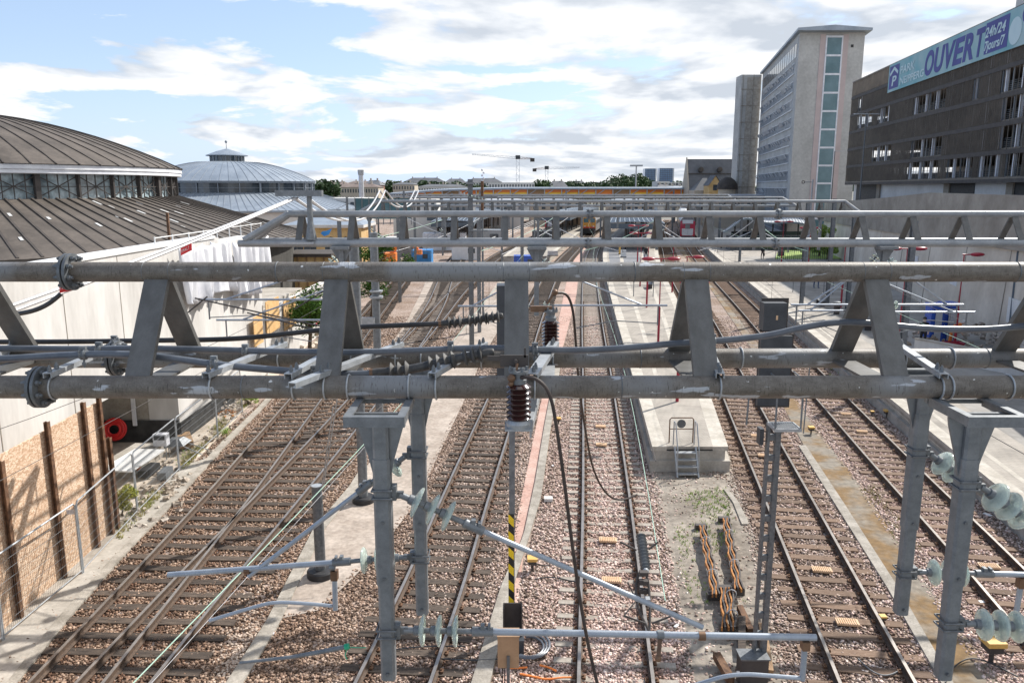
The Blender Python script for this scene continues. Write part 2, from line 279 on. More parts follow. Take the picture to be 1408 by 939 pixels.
# ---------------------------------------------------------------- mesh helpers
class MB:
    def __init__(s): s.v = []; s.f = []; s.m = []
    def add(s, vs, fs, mi=0):
        o = len(s.v); s.v += [tuple(x) for x in vs]; s.f += [tuple(i + o for i in f) for f in fs]; s.m += [mi] * len(fs); return s
    def box(s, c, d, rz=0, mi=0, rx=0, ry=0):
        M = Matrix.Rotation(rz, 3, 'Z') @ Matrix.Rotation(ry, 3, 'Y') @ Matrix.Rotation(rx, 3, 'X'); c = Vector(c)
        vs = [c + M @ Vector((x * d[0] / 2, y * d[1] / 2, z * d[2] / 2)) for x in (-1, 1) for y in (-1, 1) for z in (-1, 1)]
        return s.add(vs, [(0, 1, 3, 2), (4, 6, 7, 5), (0, 4, 5, 1), (2, 3, 7, 6), (0, 2, 6, 4), (1, 5, 7, 3)], mi)
    def beam(s, a, b, wd, ht, mi=0, up=(0, 0, 1)):
        a = Vector(a); b = Vector(b); d = (b - a).normalized(); u = Vector(up)
        if abs(d.dot(u)) > 0.98: u = Vector((1, 0, 0))
        x = d.cross(u).normalized(); y = x.cross(d).normalized()
        vs = [p + x * (i * wd / 2) + y * (j * ht / 2) for p in (a, b) for i, j in ((-1, -1), (1, -1), (1, 1), (-1, 1))]
        return s.add(vs, [(3, 2, 1, 0), (4, 5, 6, 7), (0, 1, 5, 4), (1, 2, 6, 5), (2, 3, 7, 6), (3, 0, 4, 7)], mi)
    def tube(s, pts, r, n=10, mi=0, caps=True):
        pts = [Vector(p) for p in pts]; rs = r if isinstance(r, (list, tuple)) else [r] * len(pts)
        rings = []; px = None
        for i, p in enumerate(pts):
            t = (pts[min(i + 1, len(pts) - 1)] - pts[max(i - 1, 0)]).normalized()
            if px is None:
                u = Vector((0, 0, 1)) if abs(t.z) < 0.9 else Vector((1, 0, 0)); px = t.cross(u).normalized()
            px = (px - t * px.dot(t)).normalized(); py = t.cross(px)
            rings.append([p + (px * math.cos(2 * math.pi * k / n) + py * math.sin(2 * math.pi * k / n)) * rs[i] for k in range(n)])
        vs = [v for rg in rings for v in rg]; fs = []
        for i in range(len(pts) - 1):
            for k in range(n): fs.append((i * n + k, i * n + (k + 1) % n, (i + 1) * n + (k + 1) % n, (i + 1) * n + k))
        if caps: fs.append(tuple(range(n - 1, -1, -1))); fs.append(tuple((len(pts) - 1) * n + k for k in range(n)))
        return s.add(vs, fs, mi)
    def lathe(s, base, axis, prof, n=16, mi=0):
        a = Vector(axis).normalized(); base = Vector(base)
        return s.tube([base + a * (h + 1e-5 * i) for i, (r, h) in enumerate(prof)], [max(r, 0.0005) for r, h in prof], n, mi) if False else s._lathe(base, a, prof, n, mi)
    def _lathe(s, base, a, prof, n, mi):
        u = Vector((0, 0, 1)) if abs(a.z) < 0.9 else Vector((1, 0, 0)); x = a.cross(u).normalized(); y = a.cross(x)
        vs = []; fs = []
        for r, h in prof:
            for k in range(n):
                an = 2 * math.pi * k / n; vs.append(base + a * h + (x * math.cos(an) + y * math.sin(an)) * max(r, 0.0004))
        for i in range(len(prof) - 1):
            for k in range(n): fs.append((i * n + k, i * n + (k + 1) % n, (i + 1) * n + (k + 1) % n, (i + 1) * n + k))
        fs.append(tuple(range(n - 1, -1, -1))); fs.append(tuple((len(prof) - 1) * n + k for k in range(n)))
        return s.add(vs, fs, mi)
    def prism(s, poly, z0, z1, mi=0):
        n = len(poly); vs = [(p[0], p[1], z0) for p in poly] + [(p[0], p[1], z1) for p in poly]
        fs = [tuple(range(n - 1, -1, -1)), tuple(range(n, 2 * n))] + [(i, (i + 1) % n, n + (i + 1) % n, n + i) for i in range(n)]
        return s.add(vs, fs, mi)
    def ring(s, c, axis, r, t, n=18, m=6, mi=0):
        a = Vector(axis).normalized(); u = Vector((0, 0, 1)) if abs(a.z) < 0.9 else Vector((1, 0, 0)); x = a.cross(u).normalized(); y = a.cross(x); c = Vector(c)
        vs = []; fs = []
        for i in range(n):
            d = x * math.cos(2 * math.pi * i / n) + y * math.sin(2 * math.pi * i / n)
            for j in range(m): vs.append(c + d * (r + t * math.cos(2 * math.pi * j / m)) + a * (t * math.sin(2 * math.pi * j / m)))
        for i in range(n):
            for j in range(m): fs.append((i * m + j, i * m + (j + 1) % m, ((i + 1) % n) * m + (j + 1) % m, ((i + 1) % n) * m + j))
        return s.add(vs, fs, mi)
    def sphere(s, c, r, n=12, m=8, mi=0, sq=(1, 1, 1)):
        c = Vector(c); vs = []; fs = []
        for i in range(m + 1):
            ph = math.pi * i / m
            for k in range(n):
                an = 2 * math.pi * k / n; vs.append(c + Vector((r * sq[0] * math.sin(ph) * math.cos(an), r * sq[1] * math.sin(ph) * math.sin(an), r * sq[2] * math.cos(ph))))
        for i in range(m):
            for k in range(n): fs.append((i * n + k, (i + 1) * n + k, (i + 1) * n + (k + 1) % n, i * n + (k + 1) % n))
        return s.add(vs, fs, mi)
    def build(s, name, mats, parent=None, smooth=False, loc=None, kind=None):
        me = bpy.data.meshes.new(name)
        off = Vector(loc) if loc is not None else Vector((0, 0, 0))
        me.from_pydata([tuple(Vector(v) - off) for v in s.v], [], s.f)
        if not isinstance(mats, (list, tuple)): mats = [mats]
        for q in mats: me.materials.append(MAT[q])
        if len(mats) > 1: me.polygons.foreach_set('material_index', s.m)
        if smooth is not False:
            me.shade_smooth() if hasattr(me, 'shade_smooth') else None
            try: me.set_sharp_from_angle(angle=R(smooth if smooth is not True else 35))
            except Exception: pass
        me.update()
        o = bpy.data.objects.new(name, me); C.objects.link(o)
        if loc is not None: o.location = off
        if parent is not None: o.parent = parent; 
        if parent is not None and loc is None: pass
        if kind: o['kind'] = kind
        return o
def tag(o, label=None, cat=None, group=None, kind=None):
    if label: o['label'] = label
    if cat: o['category'] = cat
    if group: o['group'] = group
    if kind: o['kind'] = kind
    return o
def empty(name, label, cat, loc=(0, 0, 0), rz=0, group=None):
    o = bpy.data.objects.new(name, None); C.objects.link(o); o.location = loc; o.rotation_euler = (0, 0, rz); o.empty_display_size = 0.2
    return tag(o, label, cat, group)
def kids(o): return [c for c in bpy.data.objects if c.parent is o]
def copy_tree(o, parent=None):
    ch = list(o.children)
    c = o.copy(); C.objects.link(c)
    if parent is not None: c.parent = parent
    for k in ch: copy_tree(k, c)
    return c
# things whose parts are built in world coordinates: root Empty at base, children keep world geometry through their offset
class Thing:
    def __init__(s, name, label, cat, base=(0, 0, 0), group=None):
        s.base = Vector(base); s.root = empty(name, label, cat, base, 0, group)
    def part(s, mb, name, mats, parent=None, smooth=False, label=None, kind=None):
        o = mb.build(name, mats, None, smooth, loc=s.base)
        o.location = (0, 0, 0); o.parent = parent or s.root
        if label: o['label'] = label
        if kind: o['kind'] = kind
        return o
def resample(pts, step):
    pts = [Vector(p) for p in pts]; out = [pts[0]]; 
    for a, b in zip(pts, pts[1:]):
        n = max(1, int((b - a).length / step))
        out += [a.lerp(b, i / n) for i in range(1, n + 1)]
    return out
def smoothline(pts, it=3):
    pts = [Vector(p) for p in pts]
    for _ in range(it):
        q = [pts[0]]
        for a, b in zip(pts, pts[1:]): q += [a * 0.75 + b * 0.25, a * 0.25 + b * 0.75]
        q.append(pts[-1]); pts = q
    return pts
def strip_mb(Lp, Rp, n=40, z=None, thick=0.0, mb=None):
    mb = mb or MB()
    def rs(pp):
        pp = [Vector(p) for p in pp]; d = [0]
        for a, b in zip(pp, pp[1:]): d.append(d[-1] + (b - a).length)
        out = []
        for i in range(n + 1):
            t = d[-1] * i / n; j = max(k for k in range(len(d)) if d[k] <= t + 1e-9); j = min(j, len(pp) - 2)
            u = (t - d[j]) / max(1e-9, d[j + 1] - d[j]); out.append(pp[j].lerp(pp[j + 1], u))
        return out
    A, B = rs(Lp), rs(Rp); vs = A + B
    if thick:
        vs = A + B + [a - Vector((0, 0, thick)) for a in A] + [b - Vector((0, 0, thick)) for b in B]
    m = n + 1; fs = [(i, m + i, m + i + 1, i + 1) for i in range(n)]
    if thick:
        fs += [(i, i + 1, 2 * m + i + 1, 2 * m + i) for i in range(n)] + [(m + i, 3 * m + i, 3 * m + i + 1, m + i + 1) for i in range(n)]
        fs += [(0, 2 * m, 3 * m, m), (n, m + n, 3 * m + n, 2 * m + n)]
    return mb.add(vs, fs)
def text_mesh(name, body, mat_, parent, M, size=1.0, ext=0.004, shear=0, sx=1.0, align='LEFT', bold=0.0):
    cu = bpy.data.curves.new(name, 'FONT'); cu.body = body; cu.size = size; cu.extrude = ext; cu.offset = bold * size; cu.shear = shear; cu.align_x = align
    tmp = bpy.data.objects.new('tmp', cu); C.objects.link(tmp); bpy.context.view_layer.update()
    dg = bpy.context.evaluated_depsgraph_get(); me = bpy.data.meshes.new_from_object(tmp.evaluated_get(dg))
    bpy.data.objects.remove(tmp); bpy.data.curves.remove(cu)
    me.transform(M @ Matrix.Diagonal((sx, 1, 1, 1))); me.materials.clear(); me.materials.append(MAT[mat_]); me.name = name
    o = bpy.data.objects.new(name, me); C.objects.link(o); o.parent = parent; return o

# ================================================================ GROUND AND TRACKS
def flat(name, poly, z, m, kind='structure'):
    o = MB().add([(p[0], p[1], z) for p in poly], [tuple(range(len(poly)))]).build(name, m); o['kind'] = kind; return o
flat('ground', [(-5000, -60), (5000, -60), (5000, 6000), (-5000, 6000)], -0.45, 'far_ground')
flat('ballast_bed', [(-34, 2), (48, 2), (70, 260), (-60, 260)], -0.225, 'ballast')

TRK = {
 'a': [(6, -8.95), (14.3, -9.03), (18.7, -9.1), (23, -9.2), (30, -9.5), (36, -9.78), (60.7, -11.07), (84.3, -12.2), (132, -14.3), (200, -14), (260, -10)],
 'b': [(6, -8.4), (14.3, -8.07), (18.8, -7.88), (23, -7.65), (31, -7.24), (36, -7.03), (48.2, -6.6), (68.8, -6.6), (84.3, -7.2), (108, -7.84), (150, -7.0), (220, 0), (260, 8)],
 'c': [(47, -6.58), (60, -5.95), (78.7, -5.1), (84.3, -4.7), (108.4, -2.95), (150, 2.5), (220, 16), (260, 26)],
 'd': [(6, -3.4), (14.3, -2.42), (19, -1.93), (23, -1.6), (30.3, -.95), (36.4, -.39), (53, .95), (72.7, 2.75), (84.4, 3.9), (110, 7.2), (132, 10.5), (176, 17.4), (220, 26.5), (260, 37)],
 'e': [(6, 1.3), (14.3, 2.1), (22.9, 2.94), (36, 4.11), (60, 6.15), (84.3, 8.36), (110, 10.95), (132, 13.8), (188, 24), (220, 31), (260, 42)],
 'f': [(6, 6.15), (14.3, 7.39), (22.8, 8.72), (30.6, 9.93), (36.3, 10.83), (59, 14.5), (84.9, 18.1), (110, 22.0), (125, 24.6), (158, 30), (195, 36.5), (260, 51)],
 'g': [(6, 10.6), (16, 12.19), (21.4, 13.03), (24.2, 13.42), (36.4, 15.25), (54, 17.95), (64, 19.5), (84.3, 22.5), (110.6, 26.4), (132.6, 30.1), (195, 41.8), (260, 56)],
}
def tx(k, D):
    p = TRK[k]; n = len(p)
    i = 0
    while i < n - 2 and D > p[i + 1][0]: i += 1
    def sl(j):
        if j == 0: return (p[1][1] - p[0][1]) / (p[1][0] - p[0][0])
        if j == n - 1: return (p[-1][1] - p[-2][1]) / (p[-1][0] - p[-2][0])
        h0 = p[j][0] - p[j - 1][0]; h1 = p[j + 1][0] - p[j][0]
        return (h1 * (p[j][1] - p[j - 1][1]) / h0 + h0 * (p[j + 1][1] - p[j][1]) / h1) / (h0 + h1)
    h = p[i + 1][0] - p[i][0]; t = (D - p[i][0]) / h; m0, m1 = sl(i) * h, sl(i + 1) * h
    return (2*t**3-3*t**2+1)*p[i][1] + (t**3-2*t**2+t)*m0 + (-2*t**3+3*t**2)*p[i+1][1] + (t**3-t**2)*m1
def tn(k, D):
    s = (tx(k, D + .5) - tx(k, D - .5)); l = math.hypot(s, 1); return Vector((1 / l, -s / l, 0)), math.atan2(-s, 1)  # normal (to the right), heading angle
def tpt(k, D, off=0, z=0):
    nrm, _ = tn(k, D); return Vector((tx(k, D), D, z)) + nrm * off
RP = [(-.036, 0), (.036, 0), (.036, -.038), (.010, -.052), (.010, -.135), (.07, -.155), (.07, -.165), (-.07, -.165), (-.07, -.155), (-.010, -.135), (-.010, -.052), (-.036, -.038)]
def rail_mb(k, off, D0, D1):
    mb = MB(); Ds = []; D = D0
    while D < D1: Ds.append(D); D += 1.0 if D < 60 else 3.0
    Ds.append(D1); n = len(RP); vs = []
    for D in Ds:
        nr, _ = tn(k, D); p = Vector((tx(k, D), D, 0)) + nr * off
        vs += [p + nr * a + Vector((0, 0, b)) for a, b in RP]
    top = []; side = []
    for i in range(len(Ds) - 1):
        for j in range(n):
            f = (i * n + j, (i + 1) * n + j, (i + 1) * n + (j + 1) % n, i * n + (j + 1) % n)
            (top if j == 0 else side).append(f)
    mb.add(vs, side, 0); mb.f += [tuple(f) for f in top]; mb.m += [1] * len(top)
    return mb
def sleeper_mesh(length, mt, conc=False, seed=0):
    r = random.Random(seed); mb = MB()
    w_ = .25; h_ = .15
    if conc:
        n = 8; prof = []
        for i in range(n + 1):
            x = -length / 2 + length * i / n; dip = .045 * (1 - min(1, abs(abs(x) - .75) / .5)) if False else (.035 if abs(x) < .45 else 0)
            prof.append((x, -.165 - dip))
        vs = []
        for x, z in prof: vs += [(x, -w_ / 2 - .01, -.33), (x, -w_ / 2 + .03, z), (x, w_ / 2 - .03, z), (x, w_ / 2 + .01, -.33)]
        fs = []
        for i in range(n):
            a = i * 4; b = a + 4; fs += [(a, b, b + 1, a + 1), (a + 1, b + 1, b + 2, a + 2), (a + 2, b + 2, b + 3, a + 3)]
        fs += [(0, 1, 2, 3), (n * 4 + 3, n * 4 + 2, n * 4 + 1, n * 4)]
        mb.add(vs, fs)
    else:
        n = 6; vs = []
        for i in range(n + 1):
            x = -length / 2 + length * i / n; j = lambda a: r.uniform(-a, a)
            vs += [(x, -w_ / 2 + j(.012), -.33), (x, -w_ / 2 + j(.012), -.168 + j(.006)), (x, w_ / 2 + j(.012), -.168 + j(.006)), (x, w_ / 2 + j(.012), -.33)]
        fs = []
        for i in range(n):
            a = i * 4; b = a + 4; fs += [(a, b, b + 1, a + 1), (a + 1, b + 1, b + 2, a + 2), (a + 2, b + 2, b + 3, a + 3)]
        fs += [(0, 1, 2, 3), (n * 4 + 3, n * 4 + 2, n * 4 + 1, n * 4)]
        mb.add(vs, fs)
    if length < 2.8:
        for x in (-.7525, .7525):
            for s_ in (-1, 1):
                mb.box((x + s_ * .105, 0, -.142), (.075, .12, .045), mi=1); mb.box((x + s_ * .095, 0, -.112), (.03, .03, .05), mi=1)
    me_o = mb.build('sleeper', [mt, 'rust']); return me_o
SLP = {}
def get_sleeper(key, length, mt, conc, var):
    kk = (key, var)
    if kk not in SLP:
        o = sleeper_mesh(length, mt, conc, hash(kk) % 1000 if False else var * 17 + len(key)); SLP[kk] = o.data; bpy.data.objects.remove(o)
    return SLP[kk]
def track(k, label, mt, D0=10.5, D1=255, conc=False, head='rail_head', s0=None, long_until=None, rd0=None, near=True):
    base = Vector((tx(k, 16), 16, -.2))
    T = Thing('railway_track', label, 'railway track', base)
    for off in (-.7525, .7525):
        T.part(rail_mb(k, off, rd0 or D0, D1), 'rail', ['rail_side', head])
    cnt = 0; D = s0 or D0; far = MB(); i = 0
    while D < D1:
        nr, an = tn(k, D); c = Vector((tx(k, D), D, 0)); ln = 2.6; key = k; a_ = -math.atan2(-nr.y, nr.x)
        if long_until and D < long_until:
            ca = (tx('a', D) + tx('b', D)) / 2; c.x = ca; ln = 2.6 + (tx('b', D) - tx('a', D)) + .15; key = k + 'L%d' % int((ln) * 4); ln = int(ln * 4 + 1) / 4
        if cnt < 100:
            me = get_sleeper(key, ln, mt, conc, i % 5)
            o = bpy.data.objects.new('sleeper', me); C.objects.link(o); o.parent = T.root
            o.location = c - base; o.rotation_euler = (0, 0, a_ + random.uniform(-.012, .012)); o.location.z += random.uniform(-.008, .004)
            if not conc: o.location.x += random.uniform(-.05, .05)
            cnt += 1; o.rotation_euler[2] += 0 if conc else random.uniform(-.02, .02)
        else:
            far.box((c.x, c.y, -.245), (2.6, .25, .16), rz=a_)
        D += .6 + random.uniform(-.012, .012) if conc else .65 + random.uniform(-.035, .035); i += 1
    if far.v: T.part(far, 'sleeper', mt, kind='stuff')
    return T
track('b', 'dark rusty railway track at the lower left whose switch joins the leftmost track', 'timber', long_until=30, D0=11.2)
track('a', 'leftmost railway track with brown worn rails beside the fenced building site', 'timber', s0=30.2, D1=235, rd0=11.2)
track('c', 'railway track that branches off behind the left track crossing', 'timber', s0=52, D1=250, rd0=47)
track('d', 'railway track on wooden sleepers left of the red gravel strip', 'timber', D1=254)
track('e', 'middle railway track on pale concrete sleepers left of the island platform', 'sleeper_conc', conc=True)
track('f', 'railway track right of the island platform, beside the signal mast', 'timber_new')
track('g', 'rightmost railway track along the long side platform', 'timber_new')

# closing rails of the switch (point blades)
sb = MB()
for D0_, D1_, off in ((21.6, 27.5, -.62), (21.6, 25.5, .62)):
    pass

def polyG(pp, z): return [G(x, y, z) for x, y in pp]
def strip(name, Lp, Rp, z, m, kind='structure', n=50, thick=0.0, label=None, cat=None):
    o = strip_mb(polyG(Lp, z), polyG(Rp, z), n, thick=thick).build(name, m)
    if kind: o['kind'] = kind
    if label: tag(o, label, cat)
    return o
# left: concrete path along the board wall, sandy building site, kerb stones
strip('site_ground', [(-700, 939), (-400, 800), (-100, 680), (60, 610), (150, 500), (250, 440), (340, 400), (400, 365)], [(-30, 939), (60, 835), (150, 742), (235, 668), (300, 602), (352, 548), (430, 468), (500, 385)], -0.20, 'sand')
strip('concrete_path', [(-90, 939), (0, 862), (155, 728), (185, 700), (250, 640)], [(8, 939), (78, 850), (152, 768), (238, 680), (290, 628)], -0.17, 'concrete')
strip('edge_kerb', [(8, 939), (78, 850), (152, 768), (238, 680), (300, 612), (352, 562), (410, 500)], [(22, 939), (92, 852), (163, 770), (247, 682), (308, 614), (358, 564), (415, 502)], -0.14, 'kerb', thick=.1)
# asphalt walkway between the left tracks
strip('walkway', [(384, 850), (440, 724), (490, 660), (530, 606), (565, 548), (606, 490), (655, 430), (685, 387), (706, 350)], [(440, 838), (520, 760), (572, 690), (610, 610), (640, 547), (664, 490), (700, 430), (728, 387), (740, 350)], -0.19, 'asphalt')
strip('walkway_kerb', [(296, 960), (366, 853), (432, 724), (480, 668), (498, 640)], [(320, 960), (384, 856), (445, 728), (490, 672), (506, 642)], -0.15, 'kerb', thick=.12)
strip('grey_walk', [(566, 450), (600, 415), (618, 387), (634, 362)], [(588, 452), (618, 415), (634, 387), (646, 362)], -0.195, 'asphalt')
strip('pale_walk', [(520, 500), (560, 440), (580, 400), (592, 370)], [(550, 500), (590, 440), (603, 400), (610, 370)], -0.195, 'asphalt')
# red gravel strip and concrete cable channel in the middle
strip('red_path', [(690, 960), (700, 820), (706, 735), (724, 650), (745, 547), (757, 500), (766, 450), (779, 387), (790, 355), (806, 332)], [(700, 960), (712, 820), (724, 735), (738, 650), (752, 570), (768, 500), (784, 440), (797, 387), (803, 357), (822, 332)], -0.195, 'red_path')
strip('cable_channel', [(641, 960), (689, 804), (720, 735), (736, 660), (749, 582), (757, 540), (764, 500)], [(668, 960), (704, 810), (727, 738), (744, 682), (758, 582), (765, 540), (771, 500)], -0.13, 'kerb', thick=.12)
# dirt between the tracks in front of the island platform, asphalt path at the right
strip('dirt_patch', [(950, 960), (925, 800), (905, 700), (892, 640), (885, 600)], [(1090, 960), (1060, 830), (1035, 730), (1010, 660), (1003, 620)], -0.205, 'earth')
strip('mossy_path', [(1315, 960), (1230, 810), (1158, 695), (1105, 612), (1070, 545), (1040, 490), (1000, 430), (970, 387), (945, 357), (925, 335)], [(1392, 960), (1272, 800), (1225, 730), (1175, 655), (1128, 598), (1092, 545), (1056, 490), (1016, 430), (982, 387), (955, 357), (934, 335)], -0.195, 'asphalt_moss')
strip('path_kerb', [(1307, 960), (1222, 810), (1150, 695), (1098, 612)], [(1324, 960), (1237, 810), (1163, 695), (1108, 612)], -0.15, 'kerb', thick=.12)
strip('narrow_kerb', [(1020, 720), (1008, 690), (995, 672)], [(1030, 720), (1016, 690), (1001, 672)], -0.16, 'kerb', thick=.1)

# ================================================================ BALLAST STONES (countless: one object)
def in_poly(x, y, poly):
    ins = np.zeros(len(x), bool); n = len(poly); j = n - 1
    for i in range(n):
        xi, yi = poly[i][0], poly[i][1]; xj, yj = poly[j][0], poly[j][1]
        c = ((yi > y) != (yj > y)) & (x < (xj - xi) * (y - yi) / (yj - yi + 1e-12) + xi); ins ^= c; j = i
    return ins
def stones(n, D0, D1, name='ballast_stones', smin=.017, smax=.036):
    u = rng.random(n); D = D0 * (D1 / D0) ** u                      # denser near by
    X = rng.random(n) * (D * .66 + 1.0 + 12.0) - 12.0
    keep = np.ones(n, bool)
    def ex(Lp, Rp):
        poly = [G(*p, -.2) for p in Lp] + [G(*p, -.2) for p in reversed(Rp)]
        return in_poly(X, D, poly)
    keep &= X > np.interp(D, [14, 18, 24, 30, 36], [-10.9, -11.1, -11.4, -11.9, -12.3])
    keep &= ~ex([(385, 846), (440, 724), (490, 660), (530, 606), (565, 548), (606, 490), (655, 430)], [(430, 838), (512, 760), (566, 690), (605, 610), (636, 547), (660, 490), (696, 430)])
    keep &= ~ex([(641, 960), (700, 810), (712, 735), (724, 650), (745, 547), (757, 500), (766, 450)], [(672, 960), (712, 810), (732, 735), (744, 682), (760, 582), (770, 500), (784, 440)])
    keep &= ~ex([(1311, 960), (1226, 810), (1156, 695), (1103, 612), (1070, 545), (1040, 490)], [(1370, 960), (1265, 800), (1218, 730), (1170, 655), (1124, 598), (1088, 545), (1052, 490)])
    keep &= ~(ex([(960, 960), (930, 800), (912, 700), (900, 640)], [(1080, 960), (1050, 830), (1025, 730), (1000, 660)]) & (rng.random(n) > .12))
    e = np.array([tx('e', d) for d in np.linspace(10, 80, 80)]); f = np.array([tx('f', d) for d in np.linspace(10, 80, 80)]); g = np.array([tx('g', d) for d in np.linspace(10, 80, 80)]); dd = np.linspace(10, 80, 80)
    keep &= ~((D > 27) & (X > np.interp(D, dd, e) + 1.6) & (X < np.interp(D, dd, f) - 1.6))
    keep &= X < np.interp(D, dd, g) + 1.75
    X = X[keep]; D = D[keep]; n = len(X)
    s = rng.uniform(smin, smax, n)
    z = -.215 + rng.uniform(-.012, .022, n)
    # lower between the sleepers of the middle track, heaped beside
    base = np.array([[-1, -1, -1], [1, -1, -1], [1, 1, -1], [-1, 1, -1], [-1, -1, 1], [1, -1, 1], [1, 1, 1], [-1, 1, 1]], float) * .8
    jit = base[None] + rng.uniform(-.45, .45, (n, 8, 3)); jit *= s[:, None, None]; jit[:, :, 2] *= .75
    a = rng.random(n) * 6.283; t = rng.uniform(-.6, .6, n)
    ca, sa = np.cos(a)[:, None], np.sin(a)[:, None]; ct, st = np.cos(t)[:, None], np.sin(t)[:, None]
    x0, y0, z0 = jit[..., 0], jit[..., 1], jit[..., 2]
    y1 = y0 * ct - z0 * st; z1 = y0 * st + z0 * ct; x2 = x0 * ca - y1 * sa; y2 = x0 * sa + y1 * ca
    V = np.stack([x2 + X[:, None], y2 + D[:, None], z1 + z[:, None]], -1).reshape(-1, 3).astype('f4')
    F = np.array([[0, 3, 2, 1], [4, 5, 6, 7], [0, 1, 5, 4], [1, 2, 6, 5], [2, 3, 7, 6], [3, 0, 4, 7]])
    F = (F[None] + (np.arange(n) * 8)[:, None, None]).reshape(-1)
    me = bpy.data.meshes.new(name); me.vertices.add(n * 8); me.vertices.foreach_set('co', V.ravel())
    me.loops.add(len(F)); me.loops.foreach_set('vertex_index', F.astype('i4')); me.polygons.add(n * 6)
    me.polygons.foreach_set('loop_start', (np.arange(n * 6) * 4).astype('i4')); me.update(calc_edges=True)
    pal = np.array([(.15, .115, .09), (.26, .205, .17), (.36, .29, .25), (.20, .155, .125), (.46, .40, .365), (.30, .235, .20), (.55, .49, .45), (.11, .085, .07)])
    pink = np.array([(.40, .31, .285), (.50, .41, .385), (.32, .24, .22), (.60, .53, .505), (.44, .35, .325), (.26, .20, .18), (.56, .47, .44), (.37, .29, .265)])
    xe = np.interp(D, dd, e); xg = np.interp(D, dd, g)
    pk = np.exp(-((X - xe) / 2.4) ** 2) * .9 + np.exp(-((X - xg + 1.0) / 2.6) ** 2) * .75
    idx = rng.integers(0, 8, n); col = np.where((rng.random(n) < pk)[:, None], pink[idx] * 1.22, pal[idx])
    wh = np.exp(-((X + 5.9 + (D - 15) * .12) / .35) ** 2) * np.exp(-((D - 15.6) / 2.2) ** 2); col = np.where((rng.random(n) < wh * .7)[:, None], .62, col)
    # iron dust browns the stones close to every rail
    rustf = np.zeros(n)
    for k in 'abdefg':
        xs = np.interp(D, dd, [tx(k, d) for d in dd])
        for o_ in (-.7525, .7525): rustf = np.maximum(rustf, np.exp(-((X - xs - o_) / .26) ** 2))
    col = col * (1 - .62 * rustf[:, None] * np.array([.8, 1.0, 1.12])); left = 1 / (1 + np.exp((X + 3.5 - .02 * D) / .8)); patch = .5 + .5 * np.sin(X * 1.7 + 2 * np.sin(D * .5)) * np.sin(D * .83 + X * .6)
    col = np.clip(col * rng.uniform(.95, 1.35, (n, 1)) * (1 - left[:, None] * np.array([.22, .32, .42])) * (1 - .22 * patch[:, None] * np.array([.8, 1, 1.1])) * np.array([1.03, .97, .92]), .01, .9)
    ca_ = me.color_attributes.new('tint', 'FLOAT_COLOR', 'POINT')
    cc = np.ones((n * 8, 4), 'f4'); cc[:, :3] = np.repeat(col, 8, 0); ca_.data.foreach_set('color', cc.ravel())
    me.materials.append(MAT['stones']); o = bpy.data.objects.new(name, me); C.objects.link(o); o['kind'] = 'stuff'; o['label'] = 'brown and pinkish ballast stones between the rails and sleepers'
    return o
stones(250000, 13.6, 62)

# ================================================================ PLATFORMS
def platform(name, label, Lf, Rf, D0, D1, ztop=.7, edge=True, plinth=True, right_edge=True, n=60):
    T = Thing(name, label, 'platform', (Lf(D0), D0, -.2))
    Ds = [D0 + (D1 - D0) * (i / n) ** 1.5 for i in range(n + 1)]
    Lp = [Vector((Lf(D), D, ztop)) for D in Ds]; Rp = [Vector((Rf(D), D, ztop)) for D in Ds]
    ew = .55
    T.part(strip_mb([p + Vector((ew, 0, 0)) for p in Lp], [p - Vector((ew if right_edge else 0, 0, 0)) for p in Rp], n, thick=.1), 'paving', 'paving' if edge else 'platform_grey')
    T.part(strip_mb(Lp, [p + Vector((ew, 0, 0)) for p in Lp], n, thick=.16), 'edge_slab', 'paving_edge')
    if right_edge: T.part(strip_mb([p - Vector((ew, 0, 0)) for p in Rp], Rp, n, thick=.16), 'edge_slab', 'paving_edge')
    lo = Vector((0, 0, -.163))
    T.part(strip_mb([p + lo + Vector((.10, 0, 0)) for p in Lp], [p + lo - Vector((.10 if right_edge else 0, 0, 0)) for p in Rp], n, thick=.75), 'wall', 'concrete')
    if plinth:
        lo = Vector((0, 0, -.50))
        T.part(strip_mb([p + lo + Vector((-.06, -.12, 0)) for p in Lp], [p + lo + Vector((.06 if right_edge else 0, -.12, 0)) for p in Rp], n, thick=.5), 'footing', 'concrete')
    return T
isl = platform('island_platform', 'pale paved island platform ending in a metal step ladder', lambda D: tx('e', D) + 1.68, lambda D: tx('f', D) - 1.62, 27.1, 190)
wallX = [(8, 18.9), (20, 22.2), (44, 28.2), (75, 36), (111, 45), (150, 55), (200, 68)]
def wx(D): return float(np.interp(D, [p[0] for p in wallX], [p[1] for p in wallX]))
P2 = platform('side_platform', 'long right hand platform under the tall concrete retaining wall', lambda D: tx('g', D) + 1.85, lambda D: wx(D) - .02 if D < 100 else tx('g', D) + 13, 8, 200, right_edge=False)
farp = platform('far_platform', 'distant platform between the left tracks before the dark canopy', lambda D: tx('c', D) + 1.7, lambda D: tx('d', D) - 1.7, 108, 200, plinth=False)
farp2 = platform('far_platform', 'farthest left platform behind the second gantry', lambda D: tx('a', D) + 1.7, lambda D: tx('b', D) - 1.7, 150, 200, plinth=False)
